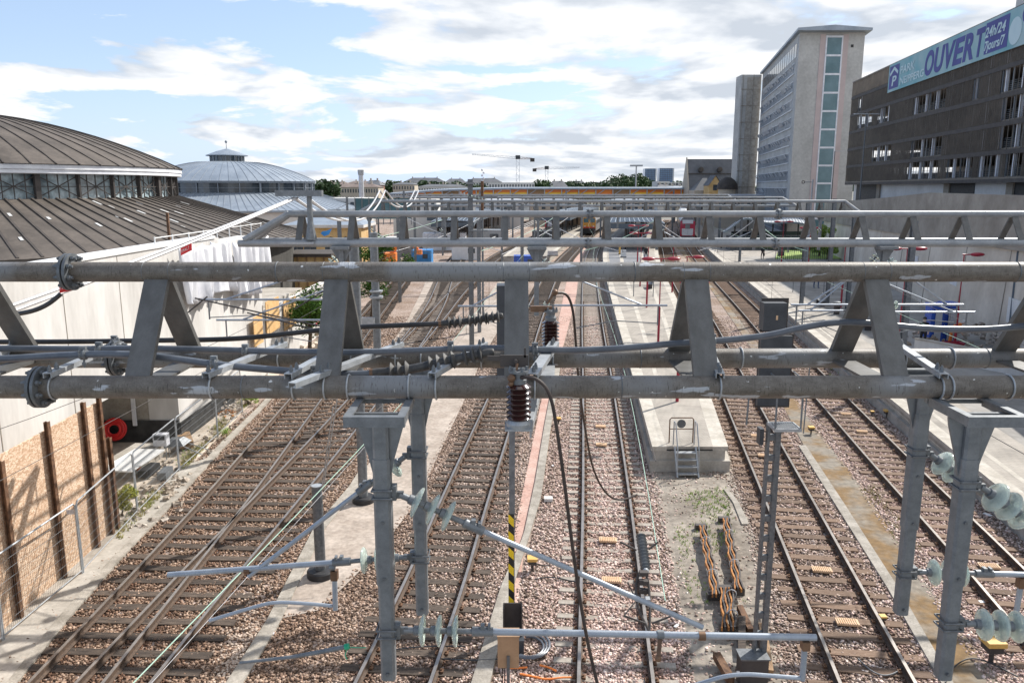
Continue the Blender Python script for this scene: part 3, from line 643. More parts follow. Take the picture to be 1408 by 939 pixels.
# pale guide lines and grey bands on the island platform
for a0, a1, z, mm in ((.30, .36, .704, 'paving_edge'), (.66, .72, .704, 'paving_edge')):
    Ds = [34 + i * 3 for i in range(28)]
    fL = lambda D, a: (tx('e', D) + 1.68) * (1 - a) + (tx('f', D) - 1.62) * a
    T_ = strip_mb([Vector((fL(D, a0), D, z)) for D in Ds], [Vector((fL(D, a1), D, z)) for D in Ds], 30)
    isl.part(T_, 'guide_line', mm)
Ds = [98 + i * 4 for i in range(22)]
isl.part(strip_mb([Vector((tx('e', D) + 2.5, D, .703)) for D in Ds], [Vector((tx('f', D) - 3.2, D, .703)) for D in Ds], 30), 'asphalt_surface', 'train_grey')  # dark asphalt, with the canopy's shade painted into the same grey strip
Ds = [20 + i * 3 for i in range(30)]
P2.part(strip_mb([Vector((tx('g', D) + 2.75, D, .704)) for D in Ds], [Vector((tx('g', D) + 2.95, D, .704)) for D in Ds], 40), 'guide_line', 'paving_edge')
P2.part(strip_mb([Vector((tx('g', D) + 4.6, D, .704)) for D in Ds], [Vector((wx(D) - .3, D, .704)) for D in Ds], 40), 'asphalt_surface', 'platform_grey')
# step ladder with barrier at the platform end
b0 = G(943, 655, -.2); lad = Thing('step_ladder', 'small galvanised step ladder with handrails at the near end of the island platform', 'step ladder', b0)
lx0, lx1 = b0.x - .33, b0.x + .42; yb, yt = 26.35, 27.0
for xs in (lx0, lx1):
    m_ = MB(); m_.beam((xs, yb, -.2), (xs, yt, .72), .05, .12); lad.part(m_, 'stringer', 'galv_light')
    m_ = MB(); m_.tube([(xs, yb + .05, .0), (xs, yb + .1, .75), (xs, yt - .05, 1.62), (xs, yt + .22, 1.62), (xs, yt + .25, .72)], .022, 8); lad.part(m_, 'handrail', 'galv_light')
for i in range(4):
    t = (i + .6) / 4.4; m_ = MB(); m_.box(((lx0 + lx1) / 2, yb + (yt - yb) * t, -.2 + .92 * t), (lx1 - lx0 - .06, .2, .035)); lad.part(m_, 'step', 'galv_light')
bar = Thing('barrier', 'rusty tube barrier with a round disc sign behind the step ladder', 'barrier', (b0.x, 27.55, .7))
bx0, bx1 = b0.x - .42, b0.x + .44
m_ = MB(); m_.tube([(bx0, 27.55, .7), (bx0, 27.55, 1.58), (bx0 + .06, 27.55, 1.64), (bx1 - .06, 27.55, 1.64), (bx1, 27.55, 1.58), (bx1, 27.55, .7)], .022, 8); m_.tube([(bx0, 27.55, 1.22), (bx1, 27.55, 1.22)], .018, 8); bar.part(m_, 'frame', 'rust')
m_ = MB(); m_.lathe((b0.x, 27.53, 1.42), (0, 1, 0), [(.16, 0), (.16, .012)], 24); bar.part(m_, 'sign_disc', 'galv_dark')

# red lamp posts on platforms
def lamp(px, py, z0, htop, label, double=True, D=None, r=.055):
    b = G(px, py, z0) if D is None else Vector((P(px, 400, D).x, D, z0))
    T = Thing('platform_lamp', label, 'street lamp', b, 'red lamp posts on the platforms')
    m = MB(); m.tube([b, b + Vector((0, 0, htop * .42))], r * 1.3, 10); m.tube([b + Vector((0, 0, htop * .42)), b + Vector((0, 0, htop))], r * .62, 10); T.part(m, 'pole', 'red_paint')
    t = b + Vector((0, 0, htop))
    m = MB(); m.tube([t - Vector((.45 if double else .1, 0, 0)), t + Vector((.45, 0, 0))], .035, 8); T.part(m, 'cross_arm', 'red_paint')
    for s_ in ((-1, 1) if double else (1,)):
        m = MB(); m.sphere(t + Vector((s_ * .75, 0, .0)), .42, 14, 8, sq=(1.0, .45, .28)); h = T.part(m, 'lamp_head', 'red_paint', smooth=True)
        m = MB(); m.sphere(t + Vector((s_ * .8, 0, -.05)), .3, 12, 6, sq=(1.0, .42, .26)); T.part(m, 'lens', 'white_paint', parent=h)
    return T
lamp(905, 470, .7, 5.0, 'red twin lamp nearest the camera on the island platform')
lamp(889, 423, .7, 5.0, 'second red twin lamp along the island platform')
lamp(880, 394, .7, 5.0, 'third red twin lamp along the island platform')
lamp(876, 372, .7, 5.0, 'fourth red twin lamp just before the central canopy')
lamp(931, 552, .7, 5.2, 'slim red lamp post at the island platform edge, nearest the ladder', double=False)
lamp(941, 447, .7, 4.6, 'slim red post at the right edge of the island platform, second from the ladder', double=False)
lamp(924, 402, .7, 4.6, 'slim red post at the right edge of the island platform, farthest', double=False)
lamp(1236, 470, .7, 5.6, 'thick red lamp post on the right platform before the blue booths')
lamp(1312, 478, .7, 5.4, 'red lamp post on the right platform beside the low block wall', double=False)
lamp(1156, 423, .7, 5.2, 'red lamp post further back on the shaded right platform')
lamp(1110, 385, .7, 5.2, 'red lamp post by the lawn on the right platform')
lamp(1074, 365, .7, 5.2, 'farthest red lamp post on the right platform')
for i, (px, py) in enumerate([(871, 408), (898, 408), (1106, 408), (1090, 402), (1145, 405), (1132, 406)]):
    b = G(px, py, .7); o = MB().tube([b, b + Vector((0, 0, 2.6))], .035, 8).build('sign_post', 'galv', loc=b)
    tag(o, ['thin bare post left of the lamps on the island platform', 'thin bare post between the lamps on the island platform', 'thin grey post at the shade line of the right platform', 'thin grey post just left of its twin on the right platform', 'thin grey post before the retaining wall foot', 'thin grey post right of the platform lamp'][i], 'post', 'thin posts on the platforms')

# ================================================================ THE NEAR GANTRY
D1, D2, DT = 5.7, 6.713, 6.2
ZB = P(704, 532, D1).z; ZT = P(704, 374, DT).z
ng = Thing('portal_gantry', 'large weathered tubular gantry truss crossing close in front of the camera', 'gantry', (0, D1, ZB))
def pipe(T, name, a, b, r, m='pipe', n=28, parent=None): return T.part(MB().tube(resample([a, b], 1.0), r, n), name, m, parent, smooth=True)
XL, XR = -7.6, 7.6
pT = pipe(ng, 'top_chord', (XL, DT, ZT), (XR, DT, ZT), .078)
pF = pipe(ng, 'bottom_chord', (XL, D1, ZB), (XR, D1, ZB), .085)
pB = pipe(ng, 'bottom_chord', (XL, D2, ZB), (XR, D2, ZB), .085)
def plate(T, a, b, wd, th, name='brace', m='brace'):
    mb = MB(); a = Vector(a); b = Vector(b); d = (b - a).normalized(); x = Vector((1, 0, 0)); y = d.cross(x).normalized()
    # flat bar with two folded lips (channel)
    def bx(cx, cy, w_, h_):
        return [p + x * (cx + i * w_ / 2) + y * (cy + j * h_ / 2) for p in (a, b) for i, j in ((-1, -1), (1, -1), (1, 1), (-1, 1))]
    q = [(3, 2, 1, 0), (4, 5, 6, 7), (0, 1, 5, 4), (1, 2, 6, 5), (2, 3, 7, 6), (3, 0, 4, 7)]
    mb.add(bx(0, 0, wd, th), q); return T.part(mb, name, m)
xs0 = P(713, 385, DT - .05).x
for k in range(-5, 6):
    x = .035 + 1.408 * k
    plate(ng, (x, DT - .035, ZT - .06), (x, D1 + .015, ZB + .07), .185, .045)
    plate(ng, (x, DT + .035, ZT - .06), (x, D2 - .015, ZB + .07), .185, .045)
    mb = MB(); mb.box((x, (D1 + D2) / 2, ZB - .01), (.19, D2 - D1 - .13, .02)); ng.part(mb, 'batten_plate', 'brace')
def flange(T, c, r, name='flange'):
    mb = MB(); c = Vector(c)
    for s_ in (-1, 1):
        mb.lathe(c + Vector((s_ * .018 - .011, 0, 0)), (1, 0, 0), [(r, 0), (r, .022)], 32)
    for i in range(8):
        an = i * math.pi / 4 + .3; q = c + Vector((0, math.cos(an) * r * .78, math.sin(an) * r * .78))
        mb.lathe(q - Vector((.075, 0, 0)), (1, 0, 0), [(.012, 0), (.012, .15)], 8)
        for s_ in (-1, 1): mb.lathe(q + Vector((s_ * .045 - .011, 0, 0)), (1, 0, 0), [(.021, 0), (.021, .022)], 6)
    return T.part(mb, name, 'galv_dark', smooth=30)
mb = MB()
for k in range(-5, 6):
    x = .035 + 1.408 * k
    for dx_ in (-.1, .1):
        mb.ring((x + dx_ * 1.02, DT, ZT), (1, 0, 0), .0765, .0035, 24, 5)
for x in (-1.9, .9, 3.9): 
    for D_, Z_, r_ in ((DT, ZT, .078), (D1, ZB, .085), (D2, ZB, .085)): mb.ring((x + .3 * (D_ - 6), D_, Z_), (1, 0, 0), r_, .005, 26, 6)
ng.part(mb, 'weld_beads', 'galv_dark')
flange(ng, (P(97, 374, DT).x, DT, ZT), .145)
flange(ng, (P(56, 532, D1).x, D1, ZB), .155)
flange(ng, (P(160, 492, D2).x, D2, ZB), .155)
# cable brackets lying across the two lower chords
def uband(T, x, D, r=.092, parent=None):
    return T.part(MB().ring((x, D, ZB), (1, 0, 0), r, .007, 24, 6), 'u_bolt', 'galv_light', parent)
def bracket(pxa, pxb, wd=.062, ext0=.0, ext1=.0, m='galv_light', bolts=True):
    xa = P(pxa, 524, D1).x; xb = P(pxb, 484, D2).x
    a = Vector((xa, D1, ZB + .125)); b = Vector((xb, D2, ZB + .125)); d = (b - a).normalized(); a -= d * (.09 + ext0); b += d * (.09 + ext1)
    s_ = d.cross(Vector((0, 0, 1))); mb = MB(); mb.beam(a, b, wd, .006); 
    for q in (-1, 1): mb.beam(a + s_ * q * (wd / 2 - .003) - Vector((0, 0, .02)), b + s_ * q * (wd / 2 - .003) - Vector((0, 0, .02)), .006, .034)
    o = ng.part(mb, 'cable_bracket', m)
    for (xx, DD) in ((xa, D1), (xb, D2)):
        uband(ng, xx, DD, parent=o)
        if bolts:
            for q in (-.05, .05):
                mb = MB(); c = Vector((xx, DD, ZB + .12)) + d * q; mb.lathe(c, (0, 0, 1), [(.008, 0), (.008, .055)], 8); mb.lathe(c + Vector((0, 0, .012)), (0, 0, 1), [(.017, 0), (.017, .016)], 6); mb.lathe(c + Vector((0, 0, .03)), (0, 0, 1), [(.014, 0), (.014, .012)], 6); ng.part(mb, 'bolt', 'galv', o)
for a, b, e0 in ((75, 160, 0), (293, 385, 0), (405, 470, 0.02), (448, 545, .32), (600, 662, 0), (988, 972, 0), (1290, 1236, .02), (-60, 20, 0)):
    bracket(a, b, ext0=e0)
bracket(735, 760, wd=.085, ext0=.02, ext1=.02)
for px, D in ((480, D1), (563, D1), (740, D2), (1018, D2), (1303, D1), (1385, D1), (1306, D2), (1240, D2), (485, D2), (580, D2)):
    uband(ng, P(px, 532 if D == D1 else 492, D).x, D)
# drop post brackets and drop posts
def drop_post(x, D, zb, label, w_=.118, flare=1, twist=0):
    T = Thing('drop_post', label, 'catenary post', (x, D, zb), 'galvanised drop posts under the near gantry')
    zt = ZB - .16; mb = MB(); h = w_ / 2; ch = .018
    def prof(hw): return [(-hw + ch, -hw), (hw - ch, -hw), (hw, -hw + ch), (hw, hw - ch), (hw - ch, hw), (-hw + ch, hw), (-hw, hw - ch), (-hw, -hw + ch)]
    levels = [(zb, h * .93), (zt - .62, h), (zt - .42, h * 1.0), (zt - .05, h * 2.0), (zt, h * 2.0)] if flare else [(zb, h * .93), (zt, h)]
    zm = zb + (zt - zb) * .38
    T.part(MB().prism([(x + a, D + b) for a, b in prof(h * .92)], zb, zm + .02), 'lower_section', 'galv')
    mb = MB().prism([(x + a, D + b) for a, b in prof(h * 1.06)], zm, zt - .3)
    T.part(mb, 'shaft', 'galv')
    mb = MB()
    for s_ in (-1, 1):
        pl = [(x + s_ * h, zt - .46), (x + s_ * h, zt), (x + s_ * (h + .115), zt), (x + s_ * (h + .105), zt - .06), (x + s_ * (h + .035), zt - .30)]
        vs = [(p[0], D - .012, p[1]) for p in pl] + [(p[0], D + .012, p[1]) for p in pl]; n = 5
        mb.add(vs, [(0, 1, 2, 3, 4), (9, 8, 7, 6, 5)] + [(i, n + i, n + (i + 1) % n, (i + 1) % n) for i in range(n)])
    T.part(mb, 'gusset', 'galv')
    T.part(MB().prism([(x + a, D + b) for a, b in prof(h * .98)], zt - .3, zt), 'head', 'galv')
    mb = MB()
    for z in (zb + .06, zm + .06, zm + .5): mb.lathe((x, D - h * 1.06 - .012, z), (0, 1, 0), [(.013, 0), (.013, .02)], 8)
    T.part(mb, 'bolt', 'galv_dark')
    return T
zbf = 9.8 - 5.45 * math.tan(TH + math.atan((930 - CY) / FPX)); 
def postx(px, py, D):
    z = P(px, py, D); return z.x
DF, DR = 5.45, 6.60
zbl = P(535, 930, DF).z
XLF, XRF = P(535, 930, DF).x, P(1296, 930, DF).x
XLR, XRR = P(581, 842, DR).x, P(1238, 841, DR).x
zbr = P(581, 842, DR).z
pLF = drop_post(XLF, DF, zbl, 'front galvanised drop post left of the striped pole')
pLR = drop_post(XLR, DR, zbr, 'rear galvanised drop post just behind the left front one')
pRF = drop_post(XRF, DF, zbl, 'front galvanised drop post on the right, the biggest on the right side')
pRR = drop_post(XRR, DR, zbr, 'rear galvanised drop post on the right with its foot over the path kerb')
for x in (XLF, XRF + .02):
    fr = MB(); z = ZB - .115; 
    x0, x1, y0, y1 = x - .20, x + .20, 5.20, 5.74
    fr.box((x, y0, z), (.42, .05, .075)); fr.box((x, y1, z), (.42, .05, .03))
    for s_ in (-1, 1): fr.box((x + s_ * .185, (y0 + y1) / 2, z + .03), (.055, y1 - y0, .016)); fr.box((x + s_ * .20, (y0 + y1) / 2, z - .003), (.012, y1 - y0 - .06, .062))
    fr.box((x, DF - .05, z - .02), (.36, .03, .05))
    ng.part(fr, 'post_frame', 'galv')
for x in (XLR, XRR):
    fr = MB(); fr.box((x, DR + .05, ZB - .125), (.34, .42, .035)); ng.part(fr, 'post_frame', 'galv_dark')
def bands(T, x, D, z, w_=.118):
    mb = MB()
    for dz in (-.03, .03):
        h = w_ / 2 + .012; mb.tube([(x - h, D - h, z + dz), (x + h, D - h, z + dz), (x + h, D + h, z + dz), (x - h, D + h, z + dz), (x - h, D - h, z + dz)], .0085, 6)
    T.part(mb, 'clamp_band', 'galv_dark')

# ---------------------------------------------------------------- insulators and cantilevers
DISC_ = [(.012, -.030), (.035, -.028), (.040, -.012), (.060, -.004), (.100, .004), (.122, .016), (.127, .026), (.122, .032), (.104, .020), (.098, .034), (.088, .018), (.070, .032), (.062, .014), (.034, .020), (.032, .034), (.012, .034)]
DISC = [(r * .93, h) for r, h in DISC_]
def insul(T, a, d, n=3, pitch=.125, parent=None):
    """string of glass discs starting at a along unit d; returns the end"""
    d = d.normalized(); e = a + d * (.10 + pitch * n + .10)
    core = MB(); core.tube([a, a + d * .10], .024, 12); core.tube([a + d * .08, e], .021, 12)
    for i in range(n):
        c = a + d * (.12 + pitch * i); core.lathe(c - d * .05, d, [(.020, 0), (.036, .006), (.040, .045), (.020, .05)], 14)
    o = T.part(core, 'insulator_core', 'galv', parent, smooth=True)
    for i in range(n):
        c = a + d * (.12 + pitch * i); T.part(MB().lathe(c, d, DISC, 32), 'insulator_disc', 'ins_glass', o, smooth=True)
    return e
def cantilever(label, x, D, side, tube_pts, diag_pts, z_lo, z_hi, n=3, r=.026, stub=None, reg=None, nd=3, lower=True, upper=True):
    T = Thing('cantilever', label, 'catenary bracket', (x, D, z_lo), 'insulated cantilevers on the drop posts')
    for on, z, pts, nn in ((lower, z_lo, tube_pts, n), (upper, z_hi, diag_pts, nd)):
        if not on or not pts: continue
        a = Vector((x + side * .075, D, z)); pts = [Vector(p) for p in pts]; d = (pts[0] - a).normalized()
        mb = MB(); mb.box(a + Vector((0, 0, 0)), (.05, .07, .11)); mb.box(a + d * .05, (.06, .03, .05)); T.part(mb, 'hinge', 'galv_dark')
        bands(T, x, D, z)
        e = insul(T, a + d * .05, d, nn)
        T.part(MB().tube([e - d * .02] + pts, r if z == z_lo else r * .8, 14), 'tube', 'tube_blue', smooth=True)
        mb = MB(); mb.tube([e - d * .06, e + d * .10], .036, 12); mb.box(e + d * .02 + Vector((0, 0, .035)), (.03, .05, .05)); mb.box(e + d * .07 + Vector((0, 0, .035)), (.02, .05, .05)); T.part(mb, 'socket_clamp', 'galv', smooth=True)
    return T
zlo = P(550, 866, DF).z; zhi = P(548, 676, DF).z
e1 = Vector((P(1122, 876, DF).x, DF, P(1122, 876, DF).z))
c1 = cantilever('cantilever on the left front post reaching right over the middle track, with three glass discs', XLF, DF, 1, [e1], [P(966, 862, DF)], zlo, zhi)
def clampring(T, p, d, r=.034, m='galv', L_=.05):
    d = Vector(d).normalized(); p = Vector(p); mb = MB().tube([p - d * L_ / 2, p + d * L_ / 2], r, 12); return T.part(mb, 'clamp', m, smooth=True)
for px, py in ((908, 872), (965, 874)):
    p = P(px, py, DF); clampring(c1, p, (1, 0, 0), m='copper' if px > 950 else 'galv')
mb = MB(); p = P(907, 885, DF); q = P(905, 905, DF - .1); mb.beam(P(908, 876, DF), q, .03, .03); mb.sphere(q, .025); c1.part(mb, 'messenger_clamp', 'copper')
mb = MB(); mb.tube([P(1107, 884, DF), P(1103, 934, DF)], .023, 12); c1.part(mb, 'drop_tube', 'tube_blue', smooth=True)
mb = MB(); mb.box(P(1107, 886, DF), (.055, .07, .07)); c1.part(mb, 'clamp', 'copper')
mb = MB(); mb.tube(smoothline([P(1100, 932, DF), P(1075, 930, DF), P(1010, 925, DF + .02), P(960, 940, DF + .05), P(890, 960, DF + .1)]), .017, 10); c1.part(mb, 'registration_arm', 'tube_blue', smooth=True)
# left rear post, reaching left
zlo2 = P(575, 765, DR).z; zhi2 = P(572, 622, DR).z
c2 = cantilever('cantilever on the left rear post reaching left over the wooden sleeper track', XLR, DR, -1, [P(231, 790, DR)], [P(342, 792, DR)], zlo2, zhi2, nd=2)
for px in (457, 340): clampring(c2, P(px, 779 if px == 457 else 784, DR), (1, 0, 0), m='galv' if px == 457 else 'copper')
mb = MB(); mb.box(P(460, 790, DR), (.06, .07, .09)); c2.part(mb, 'clamp', 'copper')
mb = MB(); mb.tube([P(460, 792, DR), P(461, 838, DR)], .024, 12); c2.part(mb, 'drop_tube', 'tube_blue', smooth=True)
mb = MB(); mb.tube(smoothline([P(457, 833, DR), P(430, 830, DR), P(378, 827, DR), P(350, 834, DR), P(288, 853, DR)], 2), .017, 10); c2.part(mb, 'registration_arm', 'tube_blue', smooth=True)
# right posts, reaching right out of the frame
c3 = cantilever('cantilever on the right rear post, its discs seen between the two posts', XRR, DR, 1, [P(1500, 792, DR)], [P(1520, 800, DR)], P(1255, 786, DR).z, P(1262, 620, DR).z, nd=3)
mb = MB(); mb.box(P(1404, 800, DR), (.06, .07, .10)); c3.part(mb, 'clamp', 'copper')
mb = MB(); mb.tube([P(1404, 800, DR), P(1397, 845, DR)], .024, 12); c3.part(mb, 'drop_tube', 'tube_blue', smooth=True)
c4 = cantilever('cantilever on the right front post with large glass discs, cut by the frame edge', XRF, DF, 1, [P(1560, 872, DF)], [P(1560, 815, DF)], P(1325, 856, DF).z, P(1340, 664, DF).z)

# ---------------------------------------------------------------- feeder cables on the gantry
def cable(label, pts, D, r, m, group='feeder cables along the near gantry', term=None, clamps=()):
    W = [P(x, y, (D if not callable(D) else D(x))) for x, y in pts]; W = smoothline(W, 3)
    T = Thing('feeder_cable', label, 'cable', W[0], group)
    T.part(MB().tube(W, r, 14), 'cable_sheath', m, smooth=True)
    if term:
        tp = smoothline([P(x, y, D) for x, y in term], 3); 
        L_ = [0]
        for a, b in zip(tp, tp[1:]): L_.append(L_[-1] + (b - a).length)
        def at(s):
            for i in range(len(tp) - 1):
                if L_[i + 1] >= s: 
                    u = (s - L_[i]) / (L_[i + 1] - L_[i]); return tp[i].lerp(tp[i + 1], u), (tp[i + 1] - tp[i]).normalized()
            return tp[-1], (tp[-1] - tp[-2]).normalized()
        o = T.part(MB().tube(tp, [r * 1.25] * (len(tp) - 4) + [r * 1.15, r * 1.1, r * .9, r * .6], 14), 'termination', 'rubber', smooth=True)
        tot = L_[-1]
        for s0 in (.20, .52, .80):
            for j in range(3 if s0 != .52 else 4):
                c, d = at(tot * s0 + j * r * 2.1 - r * 2); mb = MB(); mb.lathe(c, d, [(r * 1.2, 0), (r * 2.5, r * .5), (r * 2.55, r * .62), (r * 1.25, r * 1.5)] if s0 != .8 else [(r * 1.2, 0), (r * 2.55, r * .9), (r * 2.5, r * 1.0), (r * 1.2, r * 1.3)], 20); T.part(mb, 'shed', 'sheds', o, smooth=30)
        c, d = at(0.0); T.part(MB().tube([c - d * .012, c + d * .012], r * 1.3, 14), 'tape', 'copper')
    for px, py in clamps:
        p = P(px, py, D); mb = MB(); mb.ring(p, (1, 0, .05), r * 1.25, r * .35, 18, 6); mb.ring(p + Vector((.03, 0, 0)), (1, 0, .05), r * 1.25, r * .35, 18, 6)
        mb.tube([p - Vector((.005, 0, 0)), p + Vector((.04, 0, 0))], r * 1.35, 16); mb.box(p + Vector((.015, 0, r * 1.8)), (.05, .03, r * .8)); mb.lathe(p + Vector((.015, 0, -r * 1.2)), (0, 0, -1), [(.008, 0), (.008, .07)], 8); mb.lathe(p + Vector((.015, 0, -r * 1.2 - .03)), (0, 0, -1), [(.016, 0), (.016, .02)], 6)
        mb.lathe(p + Vector((0, -r * 1.5, r * .9)), (0, 1, 0), [(.009, 0), (.009, .06)], 6)
        T.part(mb, 'cable_clamp', 'galv', smooth=30)
    return T
cable('black feeder cable highest and farthest back, ending in a ribbed boot at the rear insulator', [(-160, 472), (0, 470), (100, 470), (215, 468), (300, 467), (350, 464), (420, 456), (480, 450), (560, 447), (608, 445)], 7.0, .023, 'cable_black', term=[(605, 445), (640, 442), (665, 438), (692, 434)], clamps=[(155, 469)])
cable('long grey feeder cable running over the whole gantry and rising at the right', [(-160, 480), (0, 479), (100, 480), (200, 479), (300, 481), (400, 484), (500, 485), (600, 481), (660, 478), (740, 481), (800, 482), (870, 478), (940, 471), (1000, 468), (1060, 461), (1100, 451), (1150, 442), (1200, 444), (1250, 450), (1300, 453), (1360, 453), (1420, 447), (1560, 440)], 6.32, .027, 'cable_grey', clamps=[(134, 480), (335, 483), (617, 479), (733, 481), (977, 469)])
cable('lowest grey feeder cable ending in a ribbed boot at the front insulator', [(-160, 497), (0, 494), (60, 490), (120, 487), (180, 487), (240, 493), (300, 502), (370, 508), (430, 513), (490, 515), (515, 513)], 5.95, .028, 'cable_grey', term=[(511, 513), (560, 509), (600, 500), (640, 491), (680, 484)], clamps=[(112, 487), (292, 500), (430, 513)])

def post_insulator(label, px, pyt, pyb, D, r, stand=True):
    t = P(px, pyt, D); b = P(px, pyb, D); h = t.z - b.z
    T = Thing('post_insulator', label, 'insulator', b, 'brown porcelain post insulators')
    pr = [(r * .75, 0)]; n = 7
    for i in range(n):
        z0 = h * i / n; pr += [(r * .72, z0 + h * .02), (r * 1.0, z0 + h * .045), (r * 1.02, z0 + h * .06), (r * .78, z0 + h * .115)]
    pr += [(r * .7, h)]
    T.part(MB().lathe(b, (0, 0, 1), pr, 36), 'porcelain_body', 'porcelain', smooth=50)
    mb = MB(); mb.lathe(b - Vector((0, 0, .055)), (0, 0, 1), [(r * .95, 0), (r * 1.0, .03), (r * .82, .055)], 30); mb.box(b - Vector((0, -.03, .062)), (r * 2.2, r * 2.4, .014)); T.part(mb, 'base', 'galv_light')
    mb = MB(); mb.lathe(t, (0, 0, 1), [(r * .62, 0), (r * .66, .03), (r * .5, .05), (r * .5, .075), (r * .8, .08), (r * .8, .095)], 24)
    for i in range(6):
        an = i * math.pi / 3; c = t + Vector((math.cos(an) * r * .66, math.sin(an) * r * .66, .09)); mb.lathe(c, (0, 0, 1), [(.010, 0), (.010, .035)], 6); mb.lathe(c, (0, 0, 1), [(.016, .0), (.016, .012)], 6)
    T.part(mb, 'cap', 'galv', smooth=30)
    return T, t, b, h
i1, t1, b1, h1 = post_insulator('front brown ribbed insulator hanging before the lower front chord', 713, 527, 576, 5.42, .088)
mb = MB(); mb.box((t1.x - .03, t1.y + .03, t1.z + .155), (.20, .012, .085)); mb.box((t1.x - .17, t1.y + .03, t1.z + .175), (.10, .010, .035)); mb.lathe((t1.x - .02, t1.y + .02, t1.z + .16), (0, -1, 0), [(.014, 0), (.014, .03)], 6); mb.box((t1.x + .045, t1.y + .03, t1.z + .215), (.014, .012, .07)); i1.part(mb, 'terminal_plate', 'frame_dark')
mb = MB(); mb.tube([t1 + Vector((-.02, 0, .08)), t1 + Vector((-.01, .02, .14))], .012, 8); mb.sphere(t1 + Vector((-.05, -.05, .05)), .03, 10, 6); mb.sphere(t1 + Vector((-.055, -.05, .01)), .022, 10, 6); i1.part(mb, 'terminal_lug', 'copper')
mb = MB(); zz_ = b1.z - .075; mb.beam((b1.x + .0, b1.y - .02, zz_), (b1.x + .12, D2 - .05, zz_), .17, .014); mb.beam((b1.x + .085, b1.y - .02, zz_ - .03), (b1.x + .205, D2 - .05, zz_ - .03), .012, .06); i1.part(mb, 'bracket', 'galv_light')
i2, t2, b2, h2 = post_insulator('rear brown ribbed insulator behind the gantry above the red gravel strip', 757, 441, 474, 7.15, .080)
mb = MB(); mb.box((t2.x - .12, t2.y, t2.z + .11), (.13, .04, .055)); mb.box((t2.x - .03, t2.y, t2.z + .12), (.08, .05, .03)); i2.part(mb, 'terminal_plate', 'copper')
mb = MB(); mb.beam((b2.x - .03, b2.y, b2.z - .075), (b2.x - .10, D1 + .3, b2.z - .075), .15, .014); i2.part(mb, 'bracket', 'galv_light')
mb = MB(); mb.tube([P(752, 418, 7.15), P(762, 402, 7.15)], .012, 8); mb.sphere(P(763, 402, 7.15), .03, 10, 6); i2.part(mb, 'terminal_lug', 'copper')
def jumper(name, label, pts, r, m, group=None, Ds=None):
    W = smoothline([P(x, y, d) for x, y, d in pts], 4); o = MB().tube(W, r, 10).build(name, m, smooth=True, loc=W[0]); return tag(o, label, 'cable', group)
jumper('jumper_cable', 'thick brown jumper cable falling from the front insulator over the middle track', [(716, 519, 5.38), (738, 519, 5.34), (757, 540, 5.32), (766, 590, 5.3), (777, 670, 5.28), (788, 760, 5.25), (803, 860, 5.2), (822, 945, 5.15), (840, 1000, 5.1)], .0125, 'cable_brown', 'brown jumper cables')
jumper('jumper_cable', 'brown jumper cable curving down from the rear insulator behind the gantry', [(764, 403, 7.15), (780, 403, 7.2), (788, 425, 7.25), (791, 460, 7.3), (795, 520, 7.5), (800, 560, 8.0), (806, 600, 8.4), (816, 650, 8.8), (836, 684, 9.1), (858, 688, 9.2), (876, 680, 9.3)], .012, 'cable_brown', 'brown jumper cables')
# grey hose with green tape, bottom left
T = Thing('spare_tube', 'grey tube with green tape at its end hanging low over the gravel on the left', 'tube', P(475, 890, 6.1))
T.part(MB().tube([P(330, 911, 6.3), P(400, 903, 6.2), P(440, 896, 6.15), P(475, 889, 6.1)], [.013, .016, .02, .021], 12), 'tube', 'galv', smooth=True)
mat('green_tape', (0.01, 0.32, 0.17), (0.02, 0.40, 0.22), rough=0.5, scale=4)
mb = MB(); mb.tube([P(474, 889, 6.1), P(480, 888, 6.1)], .026, 10); mb.tube(smoothline([P(478, 889, 6.1), P(490, 890, 6.1), P(503, 890, 6.1)]), .004, 6); mb.tube(smoothline([P(478, 891, 6.1), P(474, 900, 6.1), P(477, 906, 6.1)]), .005, 6); T.part(mb, 'tape', 'green_tape')

# ================================================================ WIRES OVER THE TRACKS
def wire(label, k, z, off, D0, D1, r, m, name='contact_wire', sag=0.0, group='wires over the tracks', n=40):
    pts = []
    for i in range(n + 1):
        D = D0 + (D1 - D0) * i / n; ph = ((D - 5.7) % 29) / 29; zz_ = z - sag * 4 * ph * (1 - ph) if z > 6 else z
        pts.append(tpt(k, D, off if not callable(off) else off(D), zz_))
    o = MB().tube(pts, r, 6).build(name, m, loc=pts[0]); return tag(o, label, 'wire', group)
stg = lambda D: .25 * math.sin(D / 9.0)
for k, lb, m in (('b', 'over the far left switch track', 'wire_dark'), ('d', 'over the wooden sleeper track left of the red strip', 'wire_green'), ('e', 'over the middle concrete sleeper track', 'wire_green'), ('f', 'over the track right of the island platform', 'wire_dark'), ('g', 'over the rightmost track', 'wire_green')):
    off = (lambda D: -.2 + .1 * math.sin(D / 9)) if k == 'd' else stg
    wire('pale copper contact wire ' + lb, k, 5.35, off, 5.0 if k in 'bd' else 8.0, 110, .0065 if m == 'wire_green' else .005, m)
    wire('thin dark messenger wire ' + lb, k, 6.6, stg, 10, 110, .006, 'wire_dark', 'messenger_wire', sag=.7)
